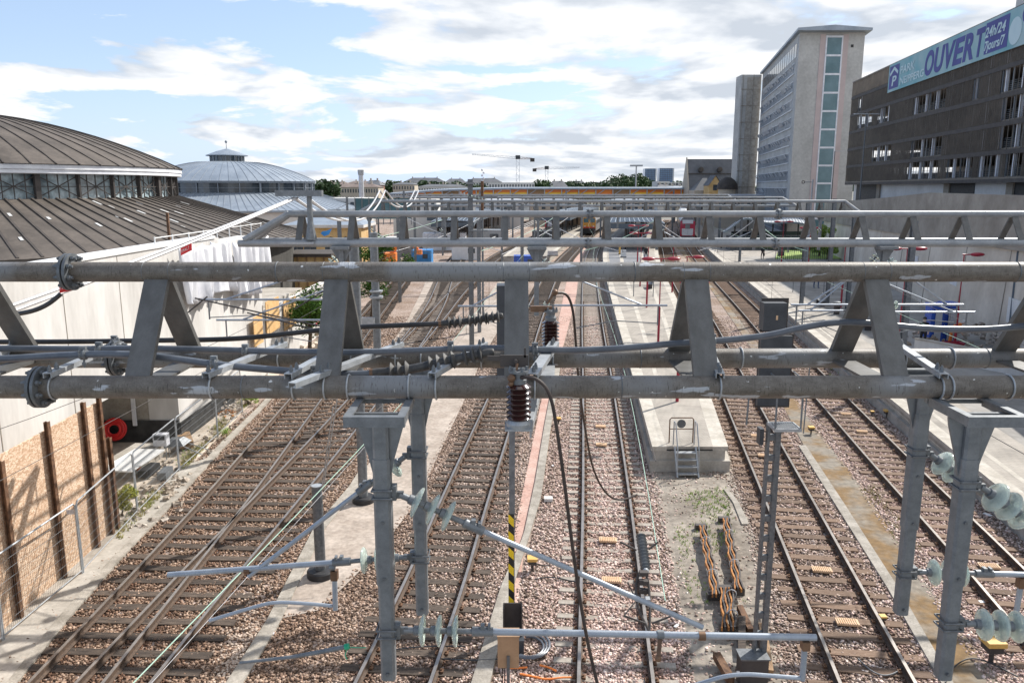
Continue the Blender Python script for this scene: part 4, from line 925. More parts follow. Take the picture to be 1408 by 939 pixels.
# section insulator in the contact wire of the middle track
si = Thing('section_insulator', 'grey ribbed section insulator with runners above the right rail of the middle track', 'insulator', P(884, 735, 9.1))
A_, B_ = P(881, 735, 9.25), P(888, 783, 8.85); d_ = (B_ - A_).normalized(); Ln = (B_ - A_).length
pr = [(.04, 0)]
for i in range(11): z0 = Ln * i / 11; pr += [(.045, z0 + .005), (.066, z0 + Ln / 22), (.045, z0 + Ln / 11 - .002)]
si.part(MB().lathe(A_, d_, pr, 18), 'ribbed_rod', 'galv_dark', smooth=40)
for dx_ in (-10, 8):
    si.part(MB().tube(smoothline([P(884 + dx_ * .3, 784, 8.85), P(884 + dx_, 800, 8.75), P(886 + dx_, 835, 8.5), P(893, 868, 8.3)], 3), .016, 8), 'runner', 'frame_dark')
mb = MB()
for y in (788, 800, 812, 826): mb.box(P(885, y, 8.7), (.10, .07, .05))
mb.tube([P(853, 745, 8.8), P(875, 756, 8.8)], .012, 6); mb.tube([P(892, 755, 8.8), P(905, 745, 8.8)], .012, 6); mb.tube([P(858, 846, 8.2), P(888, 857, 8.2)], .012, 6); mb.tube([P(896, 857, 8.2), P(922, 847, 8.2)], .012, 6); mb.tube([P(863, 800, 8.5), P(875, 825, 8.4), P(858, 846, 8.2)], .010, 6)
si.part(mb, 'fittings', 'frame_dark')
mb = MB(); mb.sphere(P(888, 785, 8.8), .04, 10, 6); mb.box(P(890, 825, 8.5), (.06, .08, .06)); si.part(mb, 'clamp', 'galv_light')
# long guy wires at the left (white insulated hangers and dark feeders)
def span(name, label, a, b, r, m, sag=0, cat='wire', group=None, n=14):
    a = Vector(a); b = Vector(b); pts = [a.lerp(b, i / n) - Vector((0, 0, sag * 4 * (i / n) * (1 - i / n))) for i in range(n + 1)]
    o = MB().tube(pts, r, 6).build(name, m, loc=a); return tag(o, label, cat, group)
span('guy_wire', 'steel stay wire running up from the short anchor stub at the left', P(443, 668, 19.2), P(458, 560, 17), .014, 'galv_light', group='stay wires of the anchor stub')
span('guy_wire', 'second steel stay wire beside it from the anchor stub', P(445, 668, 19.2), P(464, 545, 17), .014, 'galv_light', group='stay wires of the anchor stub')
span('guy_wire', 'thin pale stay wire crossing low from the drop post to the lower left rails', P(208, 939, 8), P(508, 607, 18), .0035, 'wire_white')

# ================================================================ THE OTHER GANTRIES
def far_gantry(label, D, zt, zb, x0, x1, r, st0, end_l=None, end_r=None, m='gantry_far', detail=True):
    T = Thing('portal_gantry', label, 'gantry', (x0, D, zb), 'gantries over the tracks')
    dd = .5
    T.part(MB().tube(resample([(x0, D + dd, zt), (x1, D + dd, zt)], 3), r, 14), 'top_chord', m, smooth=True)
    xl = end_l if end_l is not None else x0; xr = end_r if end_r is not None else x1
    for q in (0, 2 * dd): T.part(MB().tube(resample([(xl, D + q, zb), (xr, D + q, zb)], 3), r, 14), 'bottom_chord', m, smooth=True)
    if end_l is not None:
        for q in (0, 2 * dd): T.part(MB().tube([(x0, D + dd, zt), (xl + .15, D + q, zb + .08)], r, 10), 'end_brace', m, smooth=True)
    if end_r is not None:
        for q in (0, 2 * dd): T.part(MB().tube([(x1, D + dd, zt), (xr - .15, D + q, zb + .08)], r, 10), 'end_brace', m, smooth=True)
    x = st0
    while x > x0 + 1.2: x -= 1.408
    while x < x1 - .1:
        if detail:
            T.part(MB().beam((x, D + dd - .03, zt - .05), (x, D + .02, zb + .05), .17, .04, up=(0, 1, 0)), 'brace', 'brace'); T.part(MB().beam((x, D + dd + .03, zt - .05), (x, D + 2 * dd - .02, zb + .05), .17, .04, up=(0, 1, 0)), 'brace', 'brace')
        else:
            T.part(MB().beam((x, D + dd, zt - .05), (x, D + .02, zb + .05), .17, .04, up=(0, 1, 0)), 'brace', 'brace')
        x += 1.408
    return T
g2D = 21.6
g2zt = P(704, 294.5, g2D + .5).z; g2zb = P(704, 335, g2D).z
g2 = far_gantry('second gantry, the first one behind the near truss, with a slanted left end', g2D, g2zt, g2zb, P(397, 294, g2D + .5).x, 18.0, .095, P(624, 300, g2D + .3).x, end_l=P(328, 335, g2D).x)
for px in (811, 1070):
    for z, D in ((g2zt, g2D + .5), (g2zb, g2D)):
        x = P(px - (2 if z == g2zb else 0), 300, D).x; mb = MB(); mb.lathe((x - .03, D, z), (1, 0, 0), [(.15, 0), (.15, .06)], 16)
        for i in range(6): mb.lathe((x - .09, D + .12 * math.cos(i * 1.05), z + .12 * math.sin(i * 1.05)), (1, 0, 0), [(.025, 0), (.025, .18)], 6)
        g2.part(mb, 'flange', 'galv')
def dpost(T, x, D, zt, zb, w_=.13):
    mb = MB(); mb.beam((x, D, zb), (x, D, zt - .05), w_, w_, up=(0, 1, 0)); T.part(mb, 'drop_post', 'galv')
    mb = MB(); mb.box((x, D - .1, zt - .10), (.5, .35, .08)); mb.prism([(x - .22, D - .05), (x + .22, D - .05), (x + .22, D + .05), (x - .22, D + .05)], zt - .2, zt - .12)
    for s_ in (-1, 1): mb.add([(x + s_ * .05, D, zt - .55), (x + s_ * .05, D, zt - .12), (x + s_ * .28, D, zt - .12), (x + s_ * .05, D + .02, zt - .55), (x + s_ * .05, D + .02, zt - .12), (x + s_ * .28, D + .02, zt - .12)], [(0, 1, 2), (5, 4, 3), (0, 2, 5, 3), (2, 1, 4, 5), (1, 0, 3, 4)])
    T.part(mb, 'post_bracket', 'galv')
def simple_cant(label, x, D, z, reach, drop=.55, group='cantilevers under the second and third gantries', strut=1.1, nd=2, T_=None):
    """horizontal tube with insulators, inclined strut, drop tube and registration arm"""
    s_ = 1 if reach > 0 else -1
    T = Thing('cantilever', label, 'catenary bracket', (x, D, z), group)
    T.part(MB().tube([(x + s_ * .45, D, z), (x + reach, D, z)], .03, 8), 'tube', 'tube_blue')
    T.part(MB().tube([(x + s_ * .4, D, z + strut - .25 * strut), (x + reach * .8, D, z + .02)], .024, 8), 'stay_tube', 'tube_blue')
    for a, b in (((x + s_ * .06, D, z), (x + s_ * .45, D, z)), ((x + s_ * .06, D, z + strut), (x + s_ * .4, D, z + strut - .25 * strut))):
        a = Vector(a); b = Vector(b); d = (b - a).normalized(); mb = MB().tube([a, b], .025, 6); T.part(mb, 'insulator_core', 'galv_dark')
        mb = MB()
        for i in range(nd): mb.lathe(a + d * (.1 + .12 * i), d, [(.03, -.02), (.12, .01), (.12, .03), (.03, .03)], 12)
        T.part(mb, 'insulator_disc', 'ins_glass')
    T.part(MB().tube([(x + reach * .93, D, z), (x + reach * .93, D, z - drop)], .022, 6), 'drop_tube', 'galv')
    T.part(MB().tube([(x + reach * .93, D, z - drop + .05), (x + reach * .6, D, z - drop + .12), (x + reach * .3, D, z - drop - .08)], .015, 6), 'registration_arm', 'galv')
    return T
# second gantry drop posts and cantilevers
for px, lb in ((738, 'middle'), (1215, 'right'), (470, 'left')):
    x = P(px, 345, g2D).x
    dpost(g2, x, g2D - .05, g2zb, 6.35)
xm = P(738, 345, g2D).x; xr_ = P(1215, 345, g2D).x; xl_ = P(470, 345, g2D).x
simple_cant('cantilever of the second gantry stretching over the middle track to the island platform', xm + .05, g2D, P(704, 420, g2D).z, P(915, 421, g2D).x - xm, strut=1.3)
simple_cant('cantilever of the second gantry reaching left from its middle post', xm - .05, g2D + 1, P(704, 421, g2D + 1).z, P(632, 421, g2D + 1).x - xm, strut=1.0)
zA = P(704, 419, g2D).z; zB_ = P(704, 428, g2D + .9).z
simple_cant('upper cantilever of the second gantry pointing left over the right platform edge', xr_ - .05, g2D, zA, P(1090, 419, g2D).x - xr_, strut=1.4)
simple_cant('lower cantilever of the second gantry pointing left over the right platform edge', xr_ - .1, g2D + 1, zB_, P(1103, 428, g2D + 1).x - xr_, strut=1.2)
simple_cant('upper cantilever of the second gantry pointing right towards the retaining wall', xr_ + .05, g2D, P(704, 419, g2D).z, P(1322, 419, g2D).x - xr_, strut=1.3, nd=3)
simple_cant('lower cantilever of the second gantry pointing right before the blue booths', xr_ + .05, g2D + 1, P(704, 429, g2D + 1).z, P(1338, 429, g2D + 1).x - xr_, strut=1.2, nd=3)
simple_cant('rusty cantilever of the second gantry reaching left before the white tarpaulins', xl_ - .05, g2D, P(704, 412, g2D).z, P(275, 412, g2D).x - xl_, strut=1.2)
simple_cant('lower left cantilever of the second gantry above the building site', xl_ - .05, g2D + 1, P(704, 440, g2D + 1).z, P(300, 440, g2D + 1).x - xl_, strut=1.3)
for lb, a, b in (('upper dark stay rod crossing the tarpaulins at the left', P(268, 410, 21), P(470, 455, 21)), ('lower dark stay rod crossing the plywood strips at the left', P(340, 430, 21), P(470, 462, 21)), ('steep stay rod before the bush at the left', P(405, 425, 21), P(470, 385, 21)), ('steep stay rod over the white wall end', P(258, 430, 21), P(285, 408, 21))):
    span('stay_rod', lb, a, b, .022, 'wire_dark', cat='stay rod', group='stay rods at the second gantry')
# support frame with the white hangers on top of the second gantry left end
x = P(425, 268, g2D).x; z0 = P(425, 334, g2D).z; z1 = P(425, 268, g2D).z
mb = MB(); mb.tube([(x, g2D, z0 + .1), (x, g2D, z0 + .55), (x, g2D, z1)], [.16, .08, .07], 8); mb.box((x - .25, g2D - .05, z1 + .04), (1.25, .2, .16)); g2.part(mb, 'riser', 'galv')
mb = MB(); mb.box((x - .35, g2D, z0 + .0), (.9, .3, .06)); g2.part(mb, 'riser_foot', 'galv_light')
# white insulated lines hung in long curves between gantry tops
tipA = P(404, 271, g2D)
for i, off in enumerate((0, .10)):
    span('overhead_feeder', ['upper white feeder line from the near left up to the second gantry', 'lower white feeder line from the near left up to the second gantry'][i], P(-40, 440 + i * 9, 12), tipA + Vector((off, 0, -.02)), .030, 'wire_white', sag=.06, group='white feeder lines at the left', n=30)
tipB = P(522, 262, 51)
for i, off in enumerate((0, .35)):
    span('overhead_feeder', ['front white feeder line sagging between the second and third gantries', 'rear white feeder line sagging between the second and third gantries'][i], tipA + Vector((off, .2, -.05)), tipB + Vector((off, 0, 0)), .045, 'wire_white', sag=1.15, group='white feeder lines at the left', n=30)
tipC = P(570, 262, 80)
for i, off in enumerate((0, .4)):
    span('overhead_feeder', ['front white feeder line behind the third gantry', 'rear white feeder line behind the third gantry'][i], tipB + Vector((off, .2, -.05)), tipC + Vector((off, 0, 0)), .06, 'wire_white', sag=1.3, group='white feeder lines at the left', n=24)
o = MB().tube(smoothline([P(22, 432, 11.8), P(45, 428, 11.8), P(66, 419, 11.9), P(84, 404, 12)]), .035, 8).build('cable_sleeve', 'cable_black', loc=P(22, 432, 11.8), smooth=True); tag(o, 'short black sleeve hanging on the white feeder lines left of the flange', 'sleeve')
# red warning plates hung on the white feeder lines
for lb, px, py, D, wd, h_, sl in (('small red warning plate with pale letters near the white tarpaulins', 256, 343, 12.5, .20, .11, .47), ('small red warning plate half hidden behind the top chord flange', 93, 394, 6.9, .15, .085, .22)):
    c = P(px, py, D); T = Thing('warning_plate', lb, 'sign', c, 'red warning plates on the feeder lines')
    an = math.atan(sl); u = Vector((math.cos(an), 0, math.sin(an))); v = Vector((0, 0, 1)); hw = wd / 2
    vs = [c + u * a * hw + v * b * h_ / 2 + Vector((0, q, 0)) for q in (-.004, .004) for a, b in ((-1, -1), (1, -1), (1, 1), (-1, 1))]
    T.part(MB().add(vs, [(0, 1, 2, 3), (7, 6, 5, 4), (0, 4, 5, 1), (1, 5, 6, 2), (2, 6, 7, 3), (3, 7, 4, 0)]), 'plate', 'red_bright')
    M = Matrix.Translation(u * (-hw * .88) + Vector((0, -.009, -h_ * .16 - 0.0)))
    B_ = Matrix(((u.x, v.x, 0, 0), (u.y, v.y, -1, 0), (u.z, v.z, 0, 0), (0, 0, 0, 1)))
    text_mesh('lettering', 'F.M.A.L.T', 'white_paint', T.root, M @ B_, size=h_ * .62, ext=.001, sx=wd * .88 / (h_ * .62 * 4.6))
g3zt = P(704, 277, 51.5).z
g3 = far_gantry('third gantry, slightly narrower looking, behind the second one', 51, g3zt, g3zt - .8, P(520, 277, 51.5).x, P(1162, 277, 51.5).x, .10, P(616, 280, 51).x, end_l=P(495, 290, 51).x - .3, end_r=P(1187, 290, 51).x, detail=True)
g4zt = P(704, 272, 80).z
g4 = far_gantry('fourth gantry, just showing above the third one', 80, g4zt, g4zt - .8, P(560, 272, 80).x, P(1078, 271, 80).x, .11, 0.0, end_r=P(1096, 277, 80).x, detail=False)
g5zt = P(704, 268.5, 110).z
g5 = far_gantry('fifth gantry, the farthest thin line before the orange station bridge', 110, g5zt, g5zt - .8, P(560, 269, 110).x, P(1002, 269, 110).x, .12, 0.0, end_r=P(1014, 274, 110).x, detail=False)
for T_, D, zb, pxs, zz2 in ((g3, 51, g3zt - .8, (507, 611, 740, 905, 1040, 1130), 5.9), (g4, 80, g4zt - .8, (600, 700, 850, 960), 5.9), (g5, 110, g5zt - .8, (640, 740, 860, 950), 5.9)):
    for px in pxs: dpost(T_, P(px, 280, D).x, D, zb, zz2, .16)
for i, (px, rch) in enumerate(((611, -2.2), (740, 2.4), (905, 2.3), (905, -2.4), (1040, -2.6), (1040, 2.2), (1130, -2.2), (507, 2.0))):
    lbs = ['reaching left in the left half', 'reaching right beside the signal cabinet', 'reaching right over the track past the platform lamps', 'reaching left over the island platform', 'reaching left before the wavy roof', 'reaching right before the wavy roof', 'nearest the green hedge', 'above the green tree at the left']
    simple_cant('distant cantilever under the third gantry ' + lbs[i], P(px, 300, 51).x, 50.8, 6.3, rch, group='cantilevers under the third gantry', strut=1.0)
# end masts of the gantries
def mast(label, px, D, ztop, m='galv', w_=.3, h_beam=True, zb=-.2, cat='mast', r=None, group='masts between the left tracks', cap=False, px_ref=300):
    x = P(px, px_ref, D).x; T = Thing('catenary_mast', label, cat, (x, D, zb), group)
    mb = MB()
    if h_beam:
        mb.box((x, D - w_ / 2, (zb + ztop) / 2), (w_, .02, ztop - zb)); mb.box((x, D + w_ / 2, (zb + ztop) / 2), (w_, .02, ztop - zb)); mb.box((x, D, (zb + ztop) / 2), (.015, w_ - .02, ztop - zb))
    else:
        mb.tube([(x, D, zb), (x, D, ztop)], r or w_ / 2, 18)
    T.part(mb, 'shaft', m, smooth=30)
    if cap:
        T.part(MB().lathe((x, D, zb), (0, 0, 1), [(.36, 0), (.36, .16), (.33, .20), (.2, .21)], 24), 'base_disc', 'black', smooth=30)
        T.part(MB().lathe((x, D, ztop), (0, 0, 1), [((r or w_ / 2) * 1.02, 0), ((r or w_ / 2) * 1.02, .02)], 18), 'cap', 'galv_light')
    return T, x
M1, x = mast('tallest grey mast left of centre, its top rising against the houses', 647, 50, 10.35, w_=.30, m='galv_dark')
mb = MB(); mb.box((x, 49.8, 10.1), (.5, .3, .12)); mb.box((x + .8, 49.8, 9.25), (1.8, .14, .12)); mb.box((x + .5, 49.8, 7.2), (1.2, .1, .1)); M1.part(mb, 'bracket', 'galv')
mb = MB()
for i in range(8): mb.lathe((x - .6 + i * .22, 49.7, 9.5 - .06 * i), (1, 0, .1), [(.02, 0), (.1, .03), (.1, .06), (.02, .07)], 8)
M1.part(mb, 'insulator_disc', 'ins_glass')
M2, _ = mast('thinner twin mast just right of the tallest grey mast', 658, 55, 7.6, w_=.26)
M3, x3 = mast('round mast with slanted cut top at the left, foot on the asphalt walkway', 492, 24.2, P(492, 322, 24.2).z, h_beam=False, r=.15, cap=True, m='galv', px_ref=480)
M4, x4 = mast('taller round mast with a bracket ring beside the bush at the left', 513, 33, P(513, 320, 33).z, h_beam=False, r=.165, cap=False, m='galv')
mb = MB(); z_ = P(513, 408, 33).z; mb.box((x4 + .05, 32.9, z_), (.5, .42, .09)); mb.box((x4 + .05, 32.9, z_ + .25), (.5, .42, .06)); mb.box((x4 - .3, 32.8, z_ - 1.1), (.55, .12, .5)); M4.part(mb, 'clamp_band', 'galv_light')
st, xs_ = mast('short thick round anchor stub with black base left of the near drop posts', 437, 19.2, P(437, 668, 19.2).z, h_beam=False, r=.135, cap=True, m='galv_dark', group=None, px_ref=700)
for i, (px, D, zt_) in enumerate(((718, 62, 8.6), (1258, 40, 8.2), (1110, 62, 8.8), (1146, 62, 9.0), (547, 70, 8.2), (570, 95, 8.3), (690, 95, 8.3), (800, 95, 8.3), (466, 60, 8.2), (1020, 100, 8.5), (608, 120, 8.6), (735, 130, 8.6), (1175, 60, 8.3))):
    mast(['distant grey mast left of the signal cabinet', 'grey post just beside the concrete retaining wall under the second gantry', 'grey mast before the station office tower', 'tall mast by the green hedge', 'distant mast by the blue container', 'distant mast left of the tallest mast', 'distant mast right of the tallest mast', 'distant mast by the orange train', 'distant mast above the yellow building', 'distant mast before the wavy roof', 'faint far mast left of the bridge middle', 'faint far mast at the bridge middle', 'grey mast at the right wall end'][i], px, D, zt_, w_=.26, group='distant masts')
# ================================================================ SIGNAL MAST ON THE RIGHT
SD = 14.75; sx0 = P(1052, 760, SD).x
T = Thing('signal_mast', 'tall ladder mast with dark square signal boxes and a small grating platform', 'railway signal', (sx0, SD, -.2))
zpl = P(1074, 582, SD).z
mb = MB()
for s_ in (-1, 1): mb.box((sx0 + s_ * .095, SD, (zpl - .2) / 2), (.05 if s_ < 0 else .10, .12, zpl + .2))
z = 0.0
while z < zpl - .1: mb.box((sx0 - .01, SD, z), (.13, .08, .12)); z += .42
T.part(mb, 'lattice_mast', 'galv_dark')
mb = MB(); px0, px1 = P(1056, 582, SD).x, P(1090, 582, SD).x
for i in range(12): mb.box((px0 + (px1 - px0) * i / 11, SD - .22, zpl), (.012, .46, .035))
for q in (-.45, .01): mb.box(((px0 + px1) / 2, SD + q, zpl), (px1 - px0 + .03, .025, .06))
for q in (px0, px1): mb.box((q, SD - .22, zpl), (.025, .48, .06))
T.part(mb, 'grating', 'galv_light')
mb = MB()
for q in (px0, px1): mb.tube([(q, SD - .42, zpl), (q, SD - .42, zpl + .98), (q - .01, SD + .1, zpl + 1.0)], .018, 6)
mb.tube([(px0 - .28, SD - .40, zpl + 1.02), (px1 + .3, SD - .40, zpl + .98)], .02, 6); mb.tube([(px0 - .45, SD - .1, zpl), (px0 - .42, SD - .1, zpl + .95)], .018, 6); mb.tube([(px1 + .22, SD, zpl - .2), (px1 + .25, SD, zpl + 1.2)], .012, 6)
T.part(mb, 'guard_rail', 'galv')
def pbox(T, x0, y0, x1, y1, D, dep, name, m, bev=.0):
    a = P(x0, y1, D); b = P(x1, y0, D); mb = MB(); mb.box(((a.x + b.x) / 2, D + dep / 2, (a.z + b.z) / 2), (b.x - a.x, dep, b.z - a.z)); return T.part(mb, name, m)
o = pbox(T, 1041, 462, 1090, 558, SD, .10, 'signal_panel', 'signal_grey'); pbox(T, 1049, 417, 1083, 455, SD - .05, .28, 'signal_box', 'signal_grey')
pbox(T, 1045, 410, 1085, 456, SD + .24, .03, 'signal_background', 'frame_dark'); pbox(T, 1038, 459, 1092, 560, SD + .11, .03, 'signal_background', 'frame_dark')
pbox(T, 1064, 455, 1072, 463, SD, .08, 'bracket', 'frame_dark'); pbox(T, 1067, 434, 1070, 440, SD - .058, .01, 'small_plate', 'balise')
pbox(T, 1044, 590, 1051, 612, SD - .05, .2, 'junction_box', 'signal_grey')
# striped pole in the middle
T = Thing('warning_pole', 'slim square pole with a black and yellow striped lower half', 'pole', G(704, 868))
b = G(704, 868); zt_ = P(704, 500, b.y).z; zh = P(704, 705, b.y).z; zl = P(704, 829, b.y).z
T.part(MB().box((b.x, b.y, (zt_ + zh) / 2), (.13, .13, zt_ - zh)), 'upper_pole', 'galv'); zs0, zs1 = P(690, 515, b.y).z, P(690, 391, b.y).z; T.part(MB().box((b.x - .22, b.y, (zs0 + zs1) / 2), (.20, .5, zs1 - zs0)), 'signal_panel', 'signal_grey'); T.part(MB().box((b.x, b.y, (zl - .2) / 2), (.13, .13, zl + .2)), 'lower_pole', 'galv_dark')
T.part(MB().box((b.x - .02, b.y - .07, (zh + zl) / 2), (.12, .016, zh - zl)), 'hazard_stripes', 'hazard'); T.part(MB().box((b.x, b.y + .0, (zh + zl) / 2), (.12, .12, zh - zl)), 'middle_pole', 'galv')
T = Thing('steel_column_stub', 'short dark rusty H beam stub at the foot of the striped pole', 'steel beam', G(704, 900))
b = G(705, 890); mb = MB(); mb.box((b.x, b.y + .14, .3), (.42, .03, 1.0)); mb.box((b.x - .2, b.y, .3), (.03, .26, 1.0)); mb.box((b.x + .2, b.y, .3), (.03, .26, 1.0)); T.part(mb, 'beam', 'frame_dark')
T = Thing('junction_box', 'tan metal junction box on a short post beside the cable channel', 'box', G(699, 960))
b = G(699, 962); z1_ = P(699, 874, b.y).z; z0_ = P(699, 916, b.y).z
mb = MB(); mb.box((b.x, b.y + .1, (z0_ + z1_) / 2), (.42, .30, z1_ - z0_)); mb.box((b.x, b.y + .1, z1_ + .012), (.44, .32, .024)); T.part(mb, 'housing', 'tan_box'); mb = MB(); mb.box((b.x + .0, b.y - .07, .2), (.06, .05, z1_ + .02)); T.part(mb, 'post', 'galv_dark')
mb = MB(); [mb.tube([(b.x - .12 + q * .05, b.y, -.2), (b.x - .12 + q * .05, b.y, z0_)], .013, 6) for q in range(3)]; T.part(mb, 'cable', 'cable_black')
T = Thing('cable_coil', 'loop of thick grey cables lying right of the tan junction box', 'cable', G(730, 900))
c = G(724, 893)
for i in range(3):
    r_ = .30 + .06 * i; T.part(MB().tube([(c.x + r_ * math.cos(a) * 1.1 + .05, c.y + r_ * math.sin(a) * 1.3, -.12 + .03 * i) for a in [math.pi * (.55 - t / 10 * 1.25) for t in range(11)]], .028, 8), 'loop', 'cable_grey', smooth=True)
T.part(MB().box((c.x - .2, c.y, -.02), (.28, .45, .35)), 'cable_box', 'signal_grey')
for i, pts in enumerate(([(715, 926), (735, 930), (752, 934), (772, 931), (790, 931)], [(742, 914), (755, 917), (765, 922)], [(700, 918), (715, 918), (725, 917)])):
    W = smoothline([G(x_, y_, -.17) for x_, y_ in pts]); o = MB().tube(W, .022, 6).build('orange_hose', 'orange', loc=W[0]); tag(o, ['longest bright orange hose on the gravel near the bottom middle', 'short piece of orange hose above the long one', 'tiny piece of orange hose beside the tan box'][i], 'hose', 'orange hoses on the gravel')

# ================================================================ SMALL THINGS BETWEEN THE TRACKS
bl = [(836, 742, 'e', 'single pale orange beacon plate between the middle rails above the thin rod'), (841, 797, 'e', 'pale orange beacon plate between the middle rails, lower of the near pair'), (826, 586, 'e', 'orange beacon plate between the middle rails behind the near pair'), (827, 611, 'e', 'orange beacon plate between the middle rails, beside the ladder level'), (1130, 783, 'f', 'ribbed orange plate between the rails right of the signal mast'), (1165, 855, 'f', 'wide ribbed orange plate with a cable, nearest between those rails'), (1040, 599, 'f', 'orange plate partly behind the grating platform'), (1050, 626, 'f', 'orange plate half hidden by the signal mast'), (1360, 778, 'g', 'bright orange plate between the rightmost rails'), (1185, 593, 'g', 'orange plate between the right rails below the chord'), (1163, 569, 'g', 'orange plate between the right rails nearest the chord')]
for px, py, k, lb in bl:
    p = G(px, py, -.12); an = -math.atan2(-tn(k, p.y)[0].y, tn(k, p.y)[0].x); mb = MB(); mb.box((p.x, p.y, -.12), (.50 if py > 700 else .42, .26, .05), rz=an)
    for i in range(9): mb.box((p.x + math.cos(an) * (-.2 + .05 * i), p.y + math.sin(an) * (-.2 + .05 * i), -.09), (.02, .24, .02), rz=an)
    o = mb.build('track_beacon', 'balise', loc=p); tag(o, lb, 'beacon', 'orange beacon plates between the rails')
for i, (px, py, s_) in enumerate([(768, 583, .14), (732, 784, .18), (1219, 574, .17), (1115, 597, .16), (1362, 910, .26), (1199, 571, .1), (1213, 857, .1)]):
    p = G(px, py, -.2); lb = ['small yellow lamp box beside the cable channel', 'yellow topped trackside box right of the striped pole', 'yellow box at the foot of the right platform wall', 'yellow topped box with a cable on the mossy path', 'large yellow topped box on a short post at the bottom right', 'tiny yellow cap between the right rails', 'tiny yellow marker by the left rail at the signal mast'][i]
    T = Thing('trackside_box', lb, 'box', p, 'yellow trackside boxes'); h = s_ * 1.9
    T.part(MB().tube([p, p + Vector((0, 0, h * .6))], s_ * .2, 8), 'post', 'frame_dark'); T.part(MB().box(p + Vector((0, 0, h * .75)), (s_ * 1.2, s_ * 1.2, h * .35)), 'housing', 'frame_dark'); T.part(MB().box(p + Vector((0, 0, h)), (s_ * 1.5, s_ * 1.5, h * .22)), 'lid', 'yellow')
    if s_ > .13: T.part(MB().tube(smoothline([p + Vector((s_ * .5, 0, h * .6)), p + Vector((s_ * 1.8, .05, .1)), p + Vector((s_ * 2.6, .3, .02))]), .018, 6), 'cable', 'cable_black')
p = G(754, 688, -.2); o = MB().box(p + Vector((0, 0, .06)), (.28, .26, .10)).build('concrete_slab', 'concrete_pale', loc=p); tag(o, 'small square pale slab between the cable channel and the middle track', 'slab')
# orange strapped signalling leads and timber pile
for i, (pts, lb) in enumerate((([(967, 726), (976, 770), (982, 800), (986, 822)], 'bundle of orange timbers at the left of the pile before the signal mast'), ([(999, 716), (1008, 765), (1015, 800), (1018, 815)], 'bundle of orange timbers at the right of the pile, nearest the ladder'), ([(1000, 812), (1002, 840), (1004, 868)], 'bundle of wavy orange timbers lowest in the pile'))):
    a = G(*pts[0], .0); T = Thing('timber_bundle', lb, 'timber bundle', a, 'orange timber bundles in the pile')
    n_ = 4 if i < 2 else 6
    for j in range(n_):
        W = [G(x_, y_, -.02) + Vector(((j - n_ / 2) * .055, 0, .02 * (j % 2) + .06)) for x_, y_ in pts]; W = resample(W, .25); W = [q + Vector((.03 * math.sin(ii * 1.9 + j), 0, 0)) for ii, q in enumerate(W)]
        mb = MB()
        for q0, q1 in zip(W, W[1:]): mb.beam(q0, q1, .036, .09)
        T.part(mb, 'timber', 'frame_dark' if j % 2 else 'orange_wood')
    for t in (.25, .7):
        k0 = W[int(len(W) * t)]; T.part(MB().ring(k0 + Vector((-.05, 0, 0)), (0, 1, 0), .13, .012, 12, 5), 'strap', 'wire_white')
    for q in (0, 1): T.part(MB().box(G(*pts[0], -.12) * (1 - q) + G(*pts[-1], -.12) * q + Vector((-.05, .1, 0)), (.34, .16, .16)), 'rail_chair', 'frame_dark')
tm = [((1020, 850), (1020, 900), .16, 'timber', 'pale weathered timber lying upright beside the mast foot'), ((1017, 835), (1032, 868), .14, 'rust', 'rusty beam leaning towards the signal mast'), ((985, 900), (1005, 935), .16, 'rust', 'rusty beam at the bottom beside the grey box'), ((1048, 860), (1058, 925), .16, 'wood', 'brown timber right of the grey box'), ((1040, 845), (1050, 900), .12, 'timber', 'dark timber behind the signal mast foot')]
for a, b, w_, m, lb in tm:
    A_, B_ = G(*a, .0), G(*b, -.1); o = MB().beam(A_, B_, w_, .15).build('loose_beam', m, loc=A_); tag(o, lb, 'beam', 'loose beams of the pile at the signal mast')
T = Thing('cable_cabinet', 'low grey steel cabinet at the foot of the signal mast', 'cabinet', G(1040, 945)); p = G(1036, 945)
T.part(MB().box(p + Vector((0, .15, .32)), (.55, .35, .62)), 'body', 'frame_dark'); T.part(MB().box(p + Vector((0, .15, .645)), (.6, .4, .03)), 'lid', 'galv_dark'); T.part(MB().box(p + Vector((-.35, -.05, .35)), (.06, .01, .12)), 'number_plate', 'white_paint')
# dark rubble and loose stones, grass tufts
def tufts(name, label, Lp, n, z, m, h=.12, sp=None, wd=.012):
    poly = [G(*p, z) for p in Lp]; xs = [p.x for p in poly]; ys = [p.y for p in poly]; mb = MB(); cnt = 0; tries = 0
    while cnt < n and tries < n * 20:
        tries += 1; x = random.uniform(min(xs), max(xs)); y = random.uniform(min(ys), max(ys))
        if not in_poly(np.array([x]), np.array([y]), poly)[0]: continue
        if math.sin(x * 2.1 + 1.3 * math.sin(y * .9)) + math.sin(y * 1.6 + x) + random.uniform(-1, 1) < .15: continue
        cnt += 1
        for b in range(random.randint(3, 6)):
            a = random.uniform(0, 6.28); l = h * random.uniform(.5, 1.3); bx, by = x + random.uniform(-.05, .05), y + random.uniform(-.05, .05); dx_, dy_ = math.cos(a), math.sin(a)
            w2 = wd * random.uniform(.6, 1.4)
            mb.add([(bx - dy_ * w2, by + dx_ * w2, z), (bx + dy_ * w2, by - dx_ * w2, z), (bx + dx_ * l * .5, by + dy_ * l * .5, z + l)], [(0, 1, 2)])
    o = mb.build(name, m); o['kind'] = 'stuff'; o['label'] = label; return o
tufts('weeds', 'green and yellow weeds growing on the dirt before the island platform', [(925, 680), (1000, 668), (1015, 730), (985, 760), (945, 780), (925, 740)], 330, -.2, 'grass', .07)
